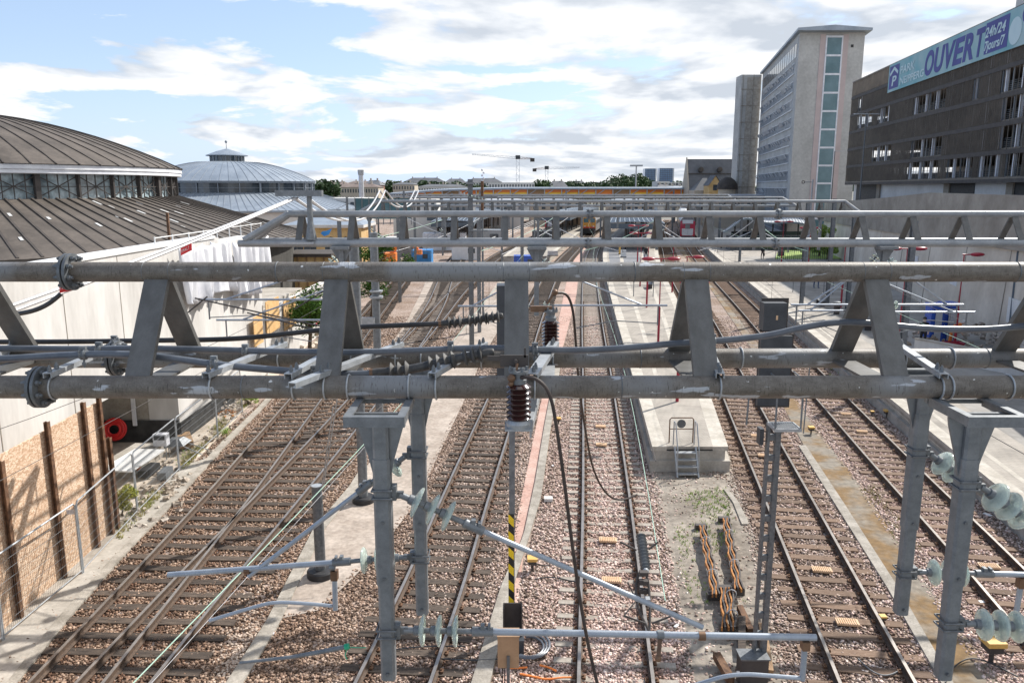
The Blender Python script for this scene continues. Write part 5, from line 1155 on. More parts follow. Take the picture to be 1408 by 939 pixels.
tufts('weeds', 'sparse low weeds around the orange timber pile', [(930, 770), (1000, 760), (1030, 830), (950, 830)], 50, -.2, 'grass', .05)
tufts('dry_weeds', 'dry yellowish grass along the kerb of the left path', [(165, 745), (290, 606), (345, 552), (372, 520), (366, 518), (338, 545), (284, 596), (158, 735)], 900, -.19, 'dry_grass', .12)
tufts('weeds', 'green weeds in patches along the left kerb and fence foot', [(140, 745), (200, 690), (330, 552), (365, 512), (355, 505), (315, 560), (150, 720)], 90, -.19, 'grass', .09)
tufts('dry_weeds', 'dry grass along the mossy path beside the right tracks', [(1190, 650), (1225, 700), (1270, 760), (1240, 760), (1200, 700), (1170, 650)], 120, -.2, 'dry_grass', .07)
tufts('weeds', 'green weeds at the foot of the right platform wall', [(1120, 480), (1150, 500), (1180, 535), (1165, 540), (1130, 505)], 60, -.2, 'grass', .16)

# ================================================================ LEFT SIDE: BUILDING SITE
oa, ob = G(0, 870), G(155, 730); od = (ob - oa) / (ob.y - oa.y); ZO = 3.8
def ol(D): return oa + od * (D - oa.y)
T = Thing('board_wall', 'tall wall of orange brown chipboard held by rusty steel posts at the lower left', 'board wall', oa)
mb = MB(); n_ = 5
for i in range(n_):
    p, q = ol(9 + (ob.y - 9) * i / n_), ol(9 + (ob.y - 9) * (i + 1) / n_ - .015)
    for z0_, z1_ in ((-.2, 1.02), (1.035, 2.25), (2.265, ZO)): 
        mb.beam(p + Vector((0, 0, (z0_ + z1_) / 2 + .2)), q + Vector((0, 0, (z0_ + z1_) / 2 + .2)), .04 + random.uniform(0, .02), z1_ - z0_)
T.part(mb, 'board', 'osb')
for i, (px, py, pt) in enumerate([(-10, 850, 640), (84, 795, 585), (133, 753, 558), (155, 735, 548), (153, 728, 606)]):
    base_ = G(px, py); zt = P(px - 15, pt, base_.y).z + .1; x = ol(base_.y).x + .07
    mb = MB(); mb.box((x, base_.y, (zt - .2) / 2), (.014, .12, zt + .2)); mb.box((x + .09, base_.y, (zt - .2) / 2), (.014, .12, zt + .2)); mb.box((x + .045, base_.y, (zt - .2) / 2), (.08, .014, zt + .2)); T.part(mb, 'steel_post', 'rust')
# concrete depot annex
WX = -13.3
an_ = Thing('depot_annex', 'pale concrete annex wall of the round engine shed with streaks and panel joints', 'building', (WX, 20, -.2))
an_.part(MB().box((WX - .6, 12.5, 3.7), (1.2, 22, 7.8)), 'wall', 'concrete_pale')      # D 1.5 .. 23.5
an_.part(MB().box((WX - .6, 26.95, 5.3), (1.2, 6.9, 4.6)), 'wall', 'concrete_pale')        # above the recess
an_.part(MB().box((WX - .6, 33.2, 3.7), (1.2, 5.6, 7.8)), 'wall', 'concrete_pale')
an_.part(MB().box((WX - .65, 39, 3.6), (1.1, 6, 7.5)), 'wall', 'concrete_pale')
an_.part(MB().box((WX - 6, 24, 3), (1, 30, 6.3)), 'recess_wall', 'concrete')
an_.part(MB().box((WX - 2.2, 30.36, .25), (4.4, .06, .9)), 'damp_proof_band', 'bitumen')
an_.part(MB().box((WX + .03, 34, .2), (.06, 7.3, .8)), 'damp_proof_band', 'bitumen')
an_.part(MB().box((WX - 1.75, 30.3, 1.8), (.16, .05, 2.6)), 'downpipe', 'tarp')
for D in (19.7, 23.2, 26.6): an_.part(MB().box((WX + .006, D, 5.3), (.012, .025, 4.5)), 'panel_joint', 'concrete_dark')
an_.part(MB().box((WX - .3, 18, 7.66), (.7, 35, .12)), 'roof_edge', 'white_paint')
an_.part(MB().box((WX - 5.2, 20, 6.2), (7.8, 40, .15)), 'lower_roof', 'bitumen')
an_.part(MB().box((WX - 3.2, 30.5, 1.4), (4.2, .1, 3.2)), 'recess_wall', 'concrete')
low = Thing('low_site_wall', 'low pale concrete wall with plywood panels behind the annex', 'wall', (WX, 47, -.2))
low.part(MB().box((WX - .3, 50, 1.5), (.5, 16, 3.4)), 'wall', 'concrete_pale')
for D, z, wd, h in ((40.2, 2.6, 1.4, 1.5), (43.2, 2.9, 2.4, 1.8), (46.6, 2.5, 2.6, 1.7), (33.6, 1.6, 1.2, 1.1)):
    (low if D > 42 else an_).part(MB().box((WX + .05 + (0 if D > 42 else .12), D, z), (.04, wd, h)), 'plywood_panel', 'plywood')
mb = MB(); mb.box((WX - 3.5, 47, 3.3), (6, 9, .2)); low.part(mb, 'deck', 'concrete')
# tarpaulins with folds
def curtain(name, label, x, D0, D1, z0, z1, seed):
    r = random.Random(seed); n, m = 60, 12; vs = []; fs = []
    ph = [r.uniform(0, 6) for _ in range(4)]
    for i in range(n + 1):
        for j in range(m + 1):
            t = i / n; s = j / m; am = .10 + .22 * s
            xx = x + am * (math.sin(t * 37 + ph[0]) * .5 + math.sin(t * 71 + ph[1] + s) * .3 + math.sin(t * 19 + ph[2] + 2 * s) * .5)
            zz_ = z1 + (z0 - z1) * s + (.12 * math.sin(t * 9 + ph[3]) if j == m else 0) - .15 * abs(math.sin(t * math.pi * 5)) * (1 - s)
            vs.append((xx, D0 + (D1 - D0) * t + am * .3 * math.sin(t * 50 + s * 3), zz_))
    for i in range(n):
        for j in range(m): a = i * (m + 1) + j; fs.append((a, a + 1, a + m + 2, a + m + 1))
    o = MB().add(vs, fs).build(name, 'tarp', smooth=True, loc=(x, D0, z0)); mo = o.modifiers.new('s', 'SOLIDIFY'); mo.thickness = .02; return tag(o, label, 'tarpaulin', 'white tarpaulins on the annex')
curtain('tarpaulin', 'white tarpaulin hanging in folds, nearest part by the red plate', WX + .38, 30.8, 36.5, 5.2, 7.55, 1)
curtain('tarpaulin', 'white tarpaulin hanging in folds, farther part under the slanted gantry end', WX + .42, 36.6, 42.0, 4.7, 7.35, 2)
# scaffold on the depot edge
T = Thing('roof_rail', 'thin white guard rail along the depot roof edge', 'railing', (WX, 33, 7.5)); mb = MB()
for i in range(9): D = 30 + i * 1.6; mb.tube([(WX - .2, D, 7.5), (WX - .2, D, 8.0)], .025, 6)
mb.tube([(WX - .2, 30, 7.95), (WX - .2, 43, 7.95)], .02, 6); T.part(mb, 'rail', 'white_paint')
o = MB().box((WX - 1.8, 35, 8.1), (.10, .10, 1.3)).build('rusty_vent_pipe', 'rust', loc=(WX - 1.8, 35, 7.4)); tag(o, 'thin rusty pipe sticking up at the roof edge behind the white feeder lines', 'pipe')
# site things
p = G(159, 612, -.2); T = Thing('hose_coil', 'bright red coil of corrugated hose leaning in the recess', 'hose', p); c = Vector((p.x, p.y, .0)) + Vector((0, 0, .45))
for i in range(4):
    r_ = .22 + .065 * i; T.part(MB().ring(c + Vector((0, .03 * (i % 2), 0)), (.25, -1, .25), r_, .045, 30, 8), 'loop', 'red_bright', smooth=True)
T = Thing('site_slab', 'white covered concrete block on the sand beside the board wall', 'slab', G(180, 640)); a = G(160, 655); b = G(205, 625)
T.part(MB().beam(G(158, 648, .05), G(206, 618, .05), 1.1, .5), 'block', 'concrete'); T.part(MB().beam(G(158, 648, .33), G(206, 618, .33), 1.15, .05), 'cover', 'white_paint')
p = G(188, 650); o = MB().lathe(p, (0, 0, 1), [(.13, 0), (.17, .36), (.18, .36), (.18, .38)], 16).build('bucket', 'orange', loc=p, smooth=30); tag(o, 'small orange bucket beside the white covered block', 'bucket')
T = Thing('white_crate', 'pale folding crate on legs standing on the sandy site', 'crate', G(225, 630)); p = G(224, 630)
T.part(MB().box(p + Vector((0, 0, .75)), (.5, .3, .45)), 'bin', 'tarp'); T.part(MB().box(p + Vector((0, -.16, .85)), (.4, .02, .16)), 'opening', 'black')
mb = MB(); [mb.tube([p + Vector((s1 * .2, s2 * .12, 0)), p + Vector((s1 * .2, s2 * .12, .55))], .02, 6) for s1 in (-1, 1) for s2 in (-1, 1)]; T.part(mb, 'leg', 'galv')
T = Thing('wheelbarrow', 'upturned grey wheelbarrow with two handles near the fence', 'wheelbarrow', G(245, 625)); p = G(243, 622)
T.part(MB().add([p + Vector(v) for v in ((-.4, -.3, .3), (.4, -.3, .35), (.5, .3, .4), (-.4, .3, .35), (-.2, -.15, .55), (.2, -.15, .58), (.25, .15, .6), (-.2, .15, .57))], [(0, 1, 5, 4), (1, 2, 6, 5), (2, 3, 7, 6), (3, 0, 4, 7), (4, 5, 6, 7)]), 'tray', 'galv')
mb = MB(); mb.tube([p + Vector((.3, -.2, .35)), p + Vector((1.2, -.55, .1))], .02, 6); mb.tube([p + Vector((.3, .2, .35)), p + Vector((1.2, .05, .1))], .02, 6); T.part(mb, 'handle', 'galv_light')
T.part(MB().lathe(p + Vector((-.55, -.06, .3)), (0, 1, 0), [(.18, 0), (.18, .08)], 16), 'wheel', 'rubber')
for i, (a, b, m, w_, lb) in enumerate([((252, 598), (257, 612), 'wood', .5, 'chipboard offcut leaning against the dark wall foot'), ((196, 652), (214, 640), 'black', .35, 'black plastic sheet heap on the sand'), ((222, 655), (232, 645), 'galv', .3, 'small pale tin near the wheelbarrow')]):
    A_, B_ = G(*a, .0), G(*b, .0); o = MB().beam(A_, B_, w_, .25).build('site_debris', m, loc=A_); tag(o, lb, 'debris')
# rubble heaps
def heap(name, label, px, py, rx, ry, h, m, n=60, z=-.2, seed=0, D=None):
    r = random.Random(seed); c = G(px, py, z); mb = MB()
    for i in range(n):
        a = r.uniform(0, 6.28); q = math.sqrt(r.random()); x = c.x + math.cos(a) * q * rx; y = c.y + math.sin(a) * q * ry; s = r.uniform(.06, .2) * min(rx, 1.5)
        mb.box((x, y, z + h * (1 - q) * r.uniform(.4, 1)), (s * r.uniform(.7, 1.6), s, s * r.uniform(.4, .9)), rz=r.uniform(0, 3), rx=r.uniform(-.6, .6), ry=r.uniform(-.5, .5))
    o = mb.build(name, m, loc=c); return tag(o, label, 'rubble', kind='stuff')
heap('rubble_heap', 'heap of broken grey concrete by the fence beyond the sand', 318, 558, .9, 1.6, .7, 'rubble', 70, seed=1)
heap('rubble_heap', 'low heap of orange brick rubble below the grey heap', 312, 570, .5, .5, .3, 'orange_wood', 30, seed=2)
heap('rubble_heap', 'scattered stones along the kerb behind the yellow shrub', 215, 690, 1.2, 2.5, .12, 'rubble', 70, seed=3)
heap('rubble_heap', 'long scatter of pale stones at the path kerb under the fence', 275, 615, .8, 5.0, .12, 'rubble', 90, seed=5)
heap('rubble_heap', 'big earth and rubble heap under the gantry beside the left tracks', 440, 470, 2.4, 5.0, .9, 'sand', 120, seed=6)
heap('rubble_heap', 'dark rubble heap between the block wall and the retaining wall', 1330, 470, 4.5, 3.0, 1.4, 'rubble', 160, z=.7, seed=7)
o = MB()
for i in range(6): o.tube([G(405 + i * 4, 462 - i * 2, .3 + .08 * i), G(445 + i * 3, 438 - i * 2, .4 + .08 * i)], .07, 8)
o = o.build('pipe_stack', 'red_paint', loc=G(420, 455)); tag(o, 'stack of dark red pipes lying on the earth heap at the left', 'pipes')
# mesh fence panels
def fence_panel(a, b, h, label, lean=0.0):
    T = Thing('fence_panel', label, 'fence', a, 'mesh fence panels of the building site'); d = (b - a); L_ = d.length; u = d.normalized(); side = u.cross(Vector((0, 0, 1)))
    def q(s, z): return a + u * s + Vector((0, 0, z)) + side * lean * z
    fr = MB(); fr.tube([q(0, 0), q(0, h - .08), q(.08, h), q(L_ - .08, h), q(L_, h - .08), q(L_, 0)], .024, 8); fr.tube([q(0, .12), q(L_, .12)], .016, 6); T.part(fr, 'frame', 'galv_light')
    ms = MB(); n = int(L_ / .07)
    for i in range(1, n): ms.tube([q(L_ * i / n, .12), q(L_ * i / n, h)], .003, 3, caps=False)
    for i in range(1, 8): ms.tube([q(0, .12 + (h - .12) * i / 8), q(L_, .12 + (h - .12) * i / 8)], .004, 3, caps=False)
    T.part(ms, 'mesh', 'galv'); return T
fpts = [(-130, 1000), (6, 880), (115, 788), (190, 706), (247, 648), (300, 600), (334, 567)]
FG = [G(*p) for p in fpts]
for i, lb in enumerate(('cut off at the left frame edge', 'in front of the chipboard, with a small white tag', 'between the yellow shrub and the board wall end', 'before the white crate', 'before the orange rubble', 'farthest of the row near the grey heap')):
    fence_panel(FG[i], FG[i + 1] - (FG[i + 1] - FG[i]).normalized() * .06, 2.0, 'mesh fence panel ' + lb, lean=.0)
o = MB().box(G(108, 788) + Vector((0, -.06, 1.75)), (.2, .01, .12)).build('small_tag', 'tarp', loc=G(108, 788) + Vector((0, -.06, 1.75))); tag(o, 'small white tag tied to the mesh fence', 'tag')

# ---------------------------------------------------------------- plants
def leafcloud(mb, blobs, n, size, r, squash=1.0):
    for _ in range(n):
        c, rad = r.choice(blobs); 
        while True:
            v = Vector((r.uniform(-1, 1), r.uniform(-1, 1), r.uniform(-1, 1)))
            if .25 < v.length < 1: break
        v = v.normalized() * (r.random() ** .35); p = Vector(c) + Vector((v.x * rad, v.y * rad, v.z * rad * squash))
        u = Vector((r.gauss(0, 1), r.gauss(0, 1), r.gauss(0, .6))).normalized(); w_ = u.cross(Vector((r.gauss(0, 1), r.gauss(0, 1), r.gauss(0, 1)))).normalized(); s = size * r.uniform(.6, 1.4)
        mb.add([p - u * s, p - w_ * s * .5, p + u * s, p + w_ * s * .5], [(0, 1, 2, 3)])
def tree(label, base, h, rad, n, size, seed, m='leaf', group=None, trunk=True, squash=.8, name='tree', cat='tree', nb=9, low=.35):
    r = random.Random(seed); base = Vector(base); T = Thing(name, label, cat, base, group); blobs = []
    for i in range(nb):
        a = r.uniform(0, 6.28); q = r.uniform(.1, .75) * rad; blobs.append((base + Vector((math.cos(a) * q, math.sin(a) * q, h * r.uniform(low, .85))), rad * r.uniform(.3, .55)))
    mb = MB(); leafcloud(mb, blobs, n, size, r, squash); T.part(mb, 'crown', m)
    mb = MB()
    if trunk:
        mb.tube([base, base + Vector((.05 * h, 0, h * .45)), base + Vector((0, 0, h * .75))], [h * .03, h * .02, h * .01], 8)
        for c, q in blobs[:5]: mb.tube([base + Vector((0, 0, h * .35)), c], [h * .013, h * .004], 5)
        T.part(mb, 'trunk', 'bark')
    return T
tree('yellow flowering shrub beside the board wall end at the left', G(168, 712), 1.0, .55, 3600, .028, 1, 'leaf_yellow', name='shrub', cat='shrub', squash=.9, nb=7, low=.3)
tree('small green shrub at the kerb beyond the sandy site', G(345, 556), .6, .45, 500, .04, 2, 'grass', name='shrub', cat='shrub', low=.3)
tree('tiny green shrub at the fence foot on the sandy site', G(312, 600), .35, .3, 260, .03, 3, 'grass', name='shrub', cat='shrub', low=.3)
tree('leafy green tree in front of the yellow stone building, nearest', P(422, 440, 46) * 1.0 - Vector((0, 0, P(422, 440, 46).z + .2)), 4.6, 2.0, 3200, .10, 4, 'leaf')
tree('green tree right of the yellow stone building behind the second gantry', (P(517, 320, 78).x, 78, -.2), 5.6, 2.4, 3000, .13, 5, 'leaf')
tree('green bush under the second gantry beside the round masts', (P(508, 350, 62).x, 62, -.2), 4.2, 1.6, 1600, .11, 6, 'leaf', name='bush', cat='bush')
tree('round clipped green hedge at the end of the retaining wall', (P(1128, 320, 108).x, 108, .5), 5.2, 1.9, 4200, .12, 7, 'grass', name='hedge', cat='hedge', low=.2)
tree('round clipped green hedge right of the first, against the retaining wall', (P(1140, 325, 103).x, 103, .5), 4.6, 1.7, 3600, .12, 8, 'grass', name='hedge', cat='hedge', low=.2)
lawn = MB().add([G(1066, 356, .72), G(1160, 356, .72), G(1148, 338, .72), G(1072, 338, .72)], [(0, 1, 2, 3)]).build('lawn', 'grass'); lawn['kind'] = 'structure'
T = Thing('metal_fence', 'dark picket fence in front of the bright lawn', 'fence', G(1068, 358, .7)); a, b = G(1066, 357, .7), G(1136, 357, .7); mb = MB()
for i in range(26): q = a.lerp(b, i / 25); mb.box(q + Vector((0, 0, .8)), (.05, .05, 1.6))
mb.beam(a + Vector((0, 0, 1.5)), b + Vector((0, 0, 1.5)), .05, .05); T.part(mb, 'pickets', 'frame_dark')

# ================================================================ ROUND ENGINE SHEDS
def rotunda(label, cx, cy, Rc, Ro, z_low, z_c0, z_c1, z_top, rl, mroof, mseam, glass, lantern, nseg=96, nwin=40, band='tarp', seams=96, x_braces=True):
    T = Thing('round_engine_shed', label, 'building', (cx, cy, -.2), 'round engine sheds')
    T.part(MB().lathe((cx, cy, -.2), (0, 0, 1), [(Ro - .6, 0), (Ro - .6, z_low + .1)], nseg), 'outer_wall', 'deck_dark' if band == 'tarp' else 'house_white')
    T.part(MB().lathe((cx, cy, 0), (0, 0, 1), [(Ro, z_low - .35), (Ro + .15, z_low - .30), (Ro + .15, z_low), (Rc + .1, z_c0 + .02), (Rc - .4, z_c0 + .02)], nseg), 'lower_roof', mroof)
    T.part(MB().lathe((cx, cy, 0), (0, 0, 1), [(Rc - .25, z_c0 - .2), (Rc - .25, z_c1)], nseg), 'clerestory_glass', glass)
    fr = MB()
    for i in range(nwin):
        a = 2 * math.pi * i / nwin; d = Vector((math.cos(a), math.sin(a), 0)); fr.box((cx + d.x * Rc, cy + d.y * Rc, (z_c0 + z_c1) / 2), (.3, .30 if i % 4 == 0 else .12, z_c1 - z_c0), rz=a)
        a2 = 2 * math.pi * (i + 1) / nwin; p0 = Vector((cx + Rc * math.cos(a), cy + Rc * math.sin(a), 0)); p1 = Vector((cx + Rc * math.cos(a2), cy + Rc * math.sin(a2), 0))
        for k in range(1, 4 if x_braces else 1): q = p0.lerp(p1, k / 4); fr.box((q.x, q.y, (z_c0 + z_c1) / 2), (.06, .05, z_c1 - z_c0), rz=a)
        fr.beam(p0 + Vector((0, 0, z_c0 + .5 * (z_c1 - z_c0))), p1 + Vector((0, 0, z_c0 + .5 * (z_c1 - z_c0))), .05, .05)
        if x_braces: fr.beam(p0 + Vector((0, 0, z_c0 + .1)), p1 + Vector((0, 0, z_c1 - .1)), .05, .05); fr.beam(p0 + Vector((0, 0, z_c1 - .1)), p1 + Vector((0, 0, z_c0 + .1)), .05, .05)
    T.part(fr, 'window_frames', 'frame_dark' if x_braces else 'zinc_seam')
    if band == 'tarp':
        pr = [(Rc + .3, z_c1 - .02), (Rc + .42, z_c1 + .02), (Rc + .40, z_c1 + .22), (Rc + .47, z_c1 + .26), (Rc + .44, z_c1 + .52), (Rc + .3, z_c1 + .56)]
        T.part(MB().lathe((cx, cy, 0), (0, 0, 1), pr, nseg), 'gutter_wrap', 'tarp'); ze = z_c1 + .56
    else:
        T.part(MB().lathe((cx, cy, 0), (0, 0, 1), [(Rc + .1, z_c1 - .02), (Rc + .3, z_c1), (Rc + .3, z_c1 + .32), (Rc, z_c1 + .33)], nseg), 'gutter', mseam); ze = z_c1 + .33
    def dome(t):  # t 0 edge .. 1 centre
        r = (Rc + .55) * (1 - t) + rl * t; return r, ze + (z_top - ze) * math.sin(t * math.pi / 2) ** .92
    prof = [(Rc + .1, ze - .02)] + [dome(i / 16) for i in range(17)]
    T.part(MB().lathe((cx, cy, 0), (0, 0, 1), prof, nseg), 'dome_roof', mroof, smooth=20)
    sm = MB()
    for i in range(seams):
        a = 2 * math.pi * (i + .5) / seams; d = Vector((math.cos(a), math.sin(a), 0)); c = Vector((cx, cy, 0))
        pts = [c + d * dome(j / 10)[0] + Vector((0, 0, dome(j / 10)[1] + .02)) for j in range(11)]
        if i % 2 == 0 or True:
            for p, q in zip(pts[:8], pts[1:9]): sm.beam(p, q, .075 if x_braces else .05, .07)
        for kk in (0, .5):
            a2 = a + kk * 2 * math.pi / seams; d2 = Vector((math.cos(a2), math.sin(a2), 0))
            sm.beam(c + d2 * Ro + Vector((0, 0, z_low + .03)), c + d2 * (Rc + .1) + Vector((0, 0, z_c0 + .05)), .12, .10)
    T.part(sm, 'roof_seams', mseam)
    if lantern:
        T.part(MB().lathe((cx, cy, 0), (0, 0, 1), [(3.0, z_top - .3), (3.0, z_top + 1.0)], 32), 'lantern_glass', 'window')
        f = MB(); 
        for i in range(24): a = i * math.pi / 12; f.box((cx + 3.05 * math.cos(a), cy + 3.05 * math.sin(a), z_top + .35), (.12, .12, 1.35), rz=a)
        T.part(f, 'lantern_posts', mseam)
        T.part(MB().lathe((cx, cy, 0), (0, 0, 1), [(3.7, z_top + 1.0), (3.8, z_top + 1.12), (1.9, z_top + 1.85), (.3, z_top + 2.3), (.05, z_top + 2.35)], 32), 'lantern_roof', mroof)
        f = MB(); f.tube([(cx, cy, z_top + 2.2), (cx, cy, z_top + 3.9)], .06, 6); f.sphere((cx, cy, z_top + 3.6), .25, 10, 6); T.part(f, 'finial', mseam)
    return T
r1 = rotunda('huge brown domed shed with dirty glass band and white wrapped gutter', -41, 57, 15.9, 25, 6.4, 9.15, 10.65, 15.0, 2.0, 'roof_brown', 'roof_seam', 'dirty_glass', False, seams=72)
mat('roof_patch', (0.50, 0.50, 0.50), (0.62, 0.62, 0.60), rough=.7)
mb = MB()
for i in range(34):
    a = random.uniform(-1.7, .3); t = random.uniform(.05, .9); r_ = 15.9 + (25 - 15.9) * t; z = 9.17 + (6.4 - 9.15) * t + .05; l = random.uniform(.2, .8)
    c = Vector((-41 + r_ * math.cos(a), 57 + r_ * math.sin(a), z)); d = Vector((math.cos(a), math.sin(a), (6.4 - 9.15) / 9.1)); mb.beam(c, c + d * l, .16, .03)
r1.part(mb, 'roof_patches', 'roof_patch')
rotunda('farther round shed with blue grey zinc dome, lantern and finial', -53.5, 152, 15.6, 25.5, 6.2, 9.0, 10.7, 14.7, 3.0, 'zinc', 'zinc_seam', 'window', True, seams=64, nwin=28, band='zinc', x_braces=False)

# ================================================================ FACADE HELPER
class Facade:
    def __init__(s, a, b):
        s.a = Vector((a[0], a[1], 0)); s.b = Vector((b[0], b[1], 0)); s.u = (s.b - s.a).normalized(); s.L = (s.b - s.a).length
        n = Vector((s.u.y, -s.u.x, 0)); c = -s.a
        s.n = n if n.dot(c) > 0 else -n; s.rz = math.atan2(s.u.y, s.u.x)
    def hit(s, px, py):
        r = _ray(px, py); o = Vector((0, 0, H)); t = (s.a - o).dot(s.n) / r.dot(s.n); p = o + r * t; return (p - s.a).dot(s.u), p.z
    def box(s, mb, u0, u1, z0, z1, out=.05, dep=.1, mi=0):
        c = s.a + s.u * (u0 + u1) / 2 + s.n * (out - dep / 2); mb.box((c.x, c.y, (z0 + z1) / 2), (abs(u1 - u0), dep, abs(z1 - z0)), rz=s.rz, mi=mi)
# office tower
A_ = P(1100, 45, 152); B_ = P(1190, 42, 152); C_ = P(1049, 98, 205); zt = A_.z
T = Thing('office_tower', 'tall pale office tower with a vertical strip of windows between pink stone bands', 'building', (A_.x, 152, -.2)); tw = T
D_ = Vector((B_.x + (C_.x - A_.x), C_.y, 0)); foot = [(A_.x, A_.y), (B_.x, B_.y), (D_.x, D_.y), (C_.x, C_.y)]
T.part(MB().prism(foot, -.2, zt), 'wall', 'tower_front')
ce = Vector(((A_.x + D_.x) / 2, (A_.y + D_.y) / 2, 0)); roof = [(ce.x + (x - ce.x) * 1.06 + (-.4 if i in (0, 3) else .4), ce.y + (y - ce.y) * 1.03 + (-1.2 if i < 2 else 0)) for i, (x, y) in enumerate(foot)]
vs = [(x, y, zt + .02) for x, y in roof] + [(x, y, zt + .45) for x, y in roof] + [((roof[0][0] + roof[1][0]) / 2, roof[0][1], zt + .95), ((roof[2][0] + roof[3][0]) / 2, roof[2][1], zt + .95)]
T.part(MB().add(vs, [(3, 2, 1, 0), (0, 1, 5, 8, 4), (2, 3, 7, 9, 6), (1, 2, 6, 5), (3, 0, 4, 7), (4, 8, 9, 7), (8, 5, 6, 9)]), 'roof', 'zinc')
F = Facade((A_.x, A_.y), (B_.x, B_.y))
u0, z_a = F.hit(1136, 48); u1, _ = F.hit(1160, 45)
mb = MB(); F.box(mb, u0 - 1.0, u0, .5, zt - .3, .08, .2); F.box(mb, u1, u1 + 1.0, .5, zt - .3, .08, .2); T.part(mb, 'pink_band', 'tower_pink')
fl = 3.28; z = zt - .9
while z > 1:
    g = MB(); F.box(g, u0 + .25, u1 - .25, z - fl + .35, z, .10, .12); w_ = T.part(g, 'window', 'window_green')
    g = MB(); F.box(g, u0, u1, z - .0, z + .34, .16, .2); F.box(g, u0, u0 + .25, z - fl + .3, z, .16, .2); F.box(g, u1 - .25, u1, z - fl + .3, z, .16, .2); T.part(g, 'frame', 'tarp', w_); z -= fl
g = MB(); F.box(g, u1 + 1.5, u1 + 2.0, zt - 2.6, zt - 2.1, .03, .1); T.part(g, 'vent', 'black')
S = Facade((C_.x, C_.y), (A_.x, A_.y))
z = zt - 4.9; k = 0
mb = MB(); n_ = 17
for i in range(n_): S.box(mb, 2 + (S.L - 4) * i / n_ + .35, 2 + (S.L - 4) * (i + 1) / n_ - .35, zt - 3.9, zt - 1.5, .05, .1)
T.part(mb, 'top_windows', 'window')
while z > 1:
    mb = MB(); S.box(mb, 1.6, S.L - 3.2, z - 1.75, z, .04, .1); w_ = T.part(mb, 'window_row', 'window')
    mb = MB(); n_ = 34
    for i in range(n_ + 1): uu = 1.6 + (S.L - 4.8) * i / n_; S.box(mb, uu - .08, uu + .08, z - 1.8, z, .12, .16)
    S.box(mb, 1.6, S.L - 3.2, z - .06, z + .1, .14, .2); S.box(mb, 1.6, S.L - 3.2, z - 1.95, z - 1.75, .20, .25); 
    for i in range(n_):
        if random.random() < .5:
            uu = 1.6 + (S.L - 4.8) * (i + .5) / n_; c = S.a + S.u * uu + S.n * .45; mb.box((c.x, c.y, z - .55), (1.1, .06, .9), rz=S.rz, rx=.6)
    T.part(mb, 'window_frames', 'canopy_light', w_); z -= 3.28; k += 1
# lower annex wrapped in netting
a2 = P(1048, 103, 206); b2 = P(1020, 104, 206)
T = Thing('scaffolded_annex', 'lower grey block wrapped in netting at the left flank of the office tower', 'building', (b2.x, 206, -.2))
T.part(MB().prism([(b2.x, 206), (a2.x - .1, 206), (a2.x - .1, 211), (b2.x, 211)], -.2, a2.z), 'wall', 'tower_front')
Fa = Facade((b2.x, 206), (a2.x, 206)); mb = MB()
for i in range(9): Fa.box(mb, .1, Fa.L - .2, 2 + i * 4, 2.18 + i * 4, .12, .15)
for i in range(3): Fa.box(mb, .4 + i * 2.6, .5 + i * 2.6, 0, a2.z, .12, .15)
T.part(mb, 'netting_seams', 'concrete_dark')
mb = MB(); Fa.box(mb, 1.4, Fa.L - .3, 1, a2.z - .6, .06, .1); T.part(mb, 'netting', 'concrete')

# ================================================================ CAR PARK
pa = P(1167, 200, 119); pbx = Vector((pa.x - 6.6 / 51 * 1, 0, 0))
PA = (P(1167, 200, 119).x, 119.0); PBn = (P(1408, 130, 68).x, 68.0)
dirn = Vector((PBn[0] - PA[0], PBn[1] - PA[1], 0)); PB = (PA[0] + dirn.x * 1.25, PA[1] + dirn.y * 1.25)
K = Facade(PA, PB); _, zk1 = K.hit(1172, 115); _, zk0 = K.hit(1160, 251); _, zk1b = K.hit(1408, 8); _, zk0b = K.hit(1408, 243)
zk0 = (zk0 + zk0b) / 2; zk1 = (zk1 + zk1b) / 2
print('carpark', PA, PBn, zk0, zk1, zk1b, K.L)
T = Thing('car_park', 'multi storey car park behind a dark metal slat screen at the upper right', 'building', (PA[0], PA[1], 3)); cp = T
nlev = 5; hl = (zk1 - 2.0 - zk0) / nlev
opn = [(1256, 1300, 147), (1254, 1296, 190), (1249, 1291, 226), (1303, 1339, 220), (1346, 1378, 215), (1384, 1408, 210), (1378, 1408, 105), (1378, 1408, 148), (1378, 1408, 175), (1179, 1199, 172), (1207, 1222, 168), (1200, 1225, 208), (1340, 1350, 105), (1180, 1186, 145)]
ob_ = []
for a, b, y in opn:
    ua, z = K.hit(a, y); ub, _ = K.hit(b, y); ob_.append((ua, ub, int((z - zk0) / hl)))
mb = MB()
nrm = K.n
def kbox(mb, u0, u1, z0, z1, out, dep): K.box(mb, u0, u1, z0, z1, out, dep)
for i in range(nlev + 1): kbox(mb, 0, K.L, zk0 + i * hl - .35, zk0 + i * hl, -.5, 22)
T.part(mb, 'floor_slab', 'concrete_dark')
mb = MB(); kbox(mb, 0, K.L, zk0, zk1 - 2, -15, .3); T.part(mb, 'inner_wall', 'concrete_dark')
mb = MB(); u = 1.0
while u < K.L: 
    kbox(mb, u, u + .26, zk0, zk1 - 2.0, -.1, .25); u += 3.1
T.part(mb, 'column', 'tarp')
mb = MB(); 
for i in range(nlev): kbox(mb, 0, K.L, zk0 + i * hl, zk0 + i * hl + .75, -.65, .12)
T.part(mb, 'parapet', 'deck_dark')
mb = MB(); u = 0.0
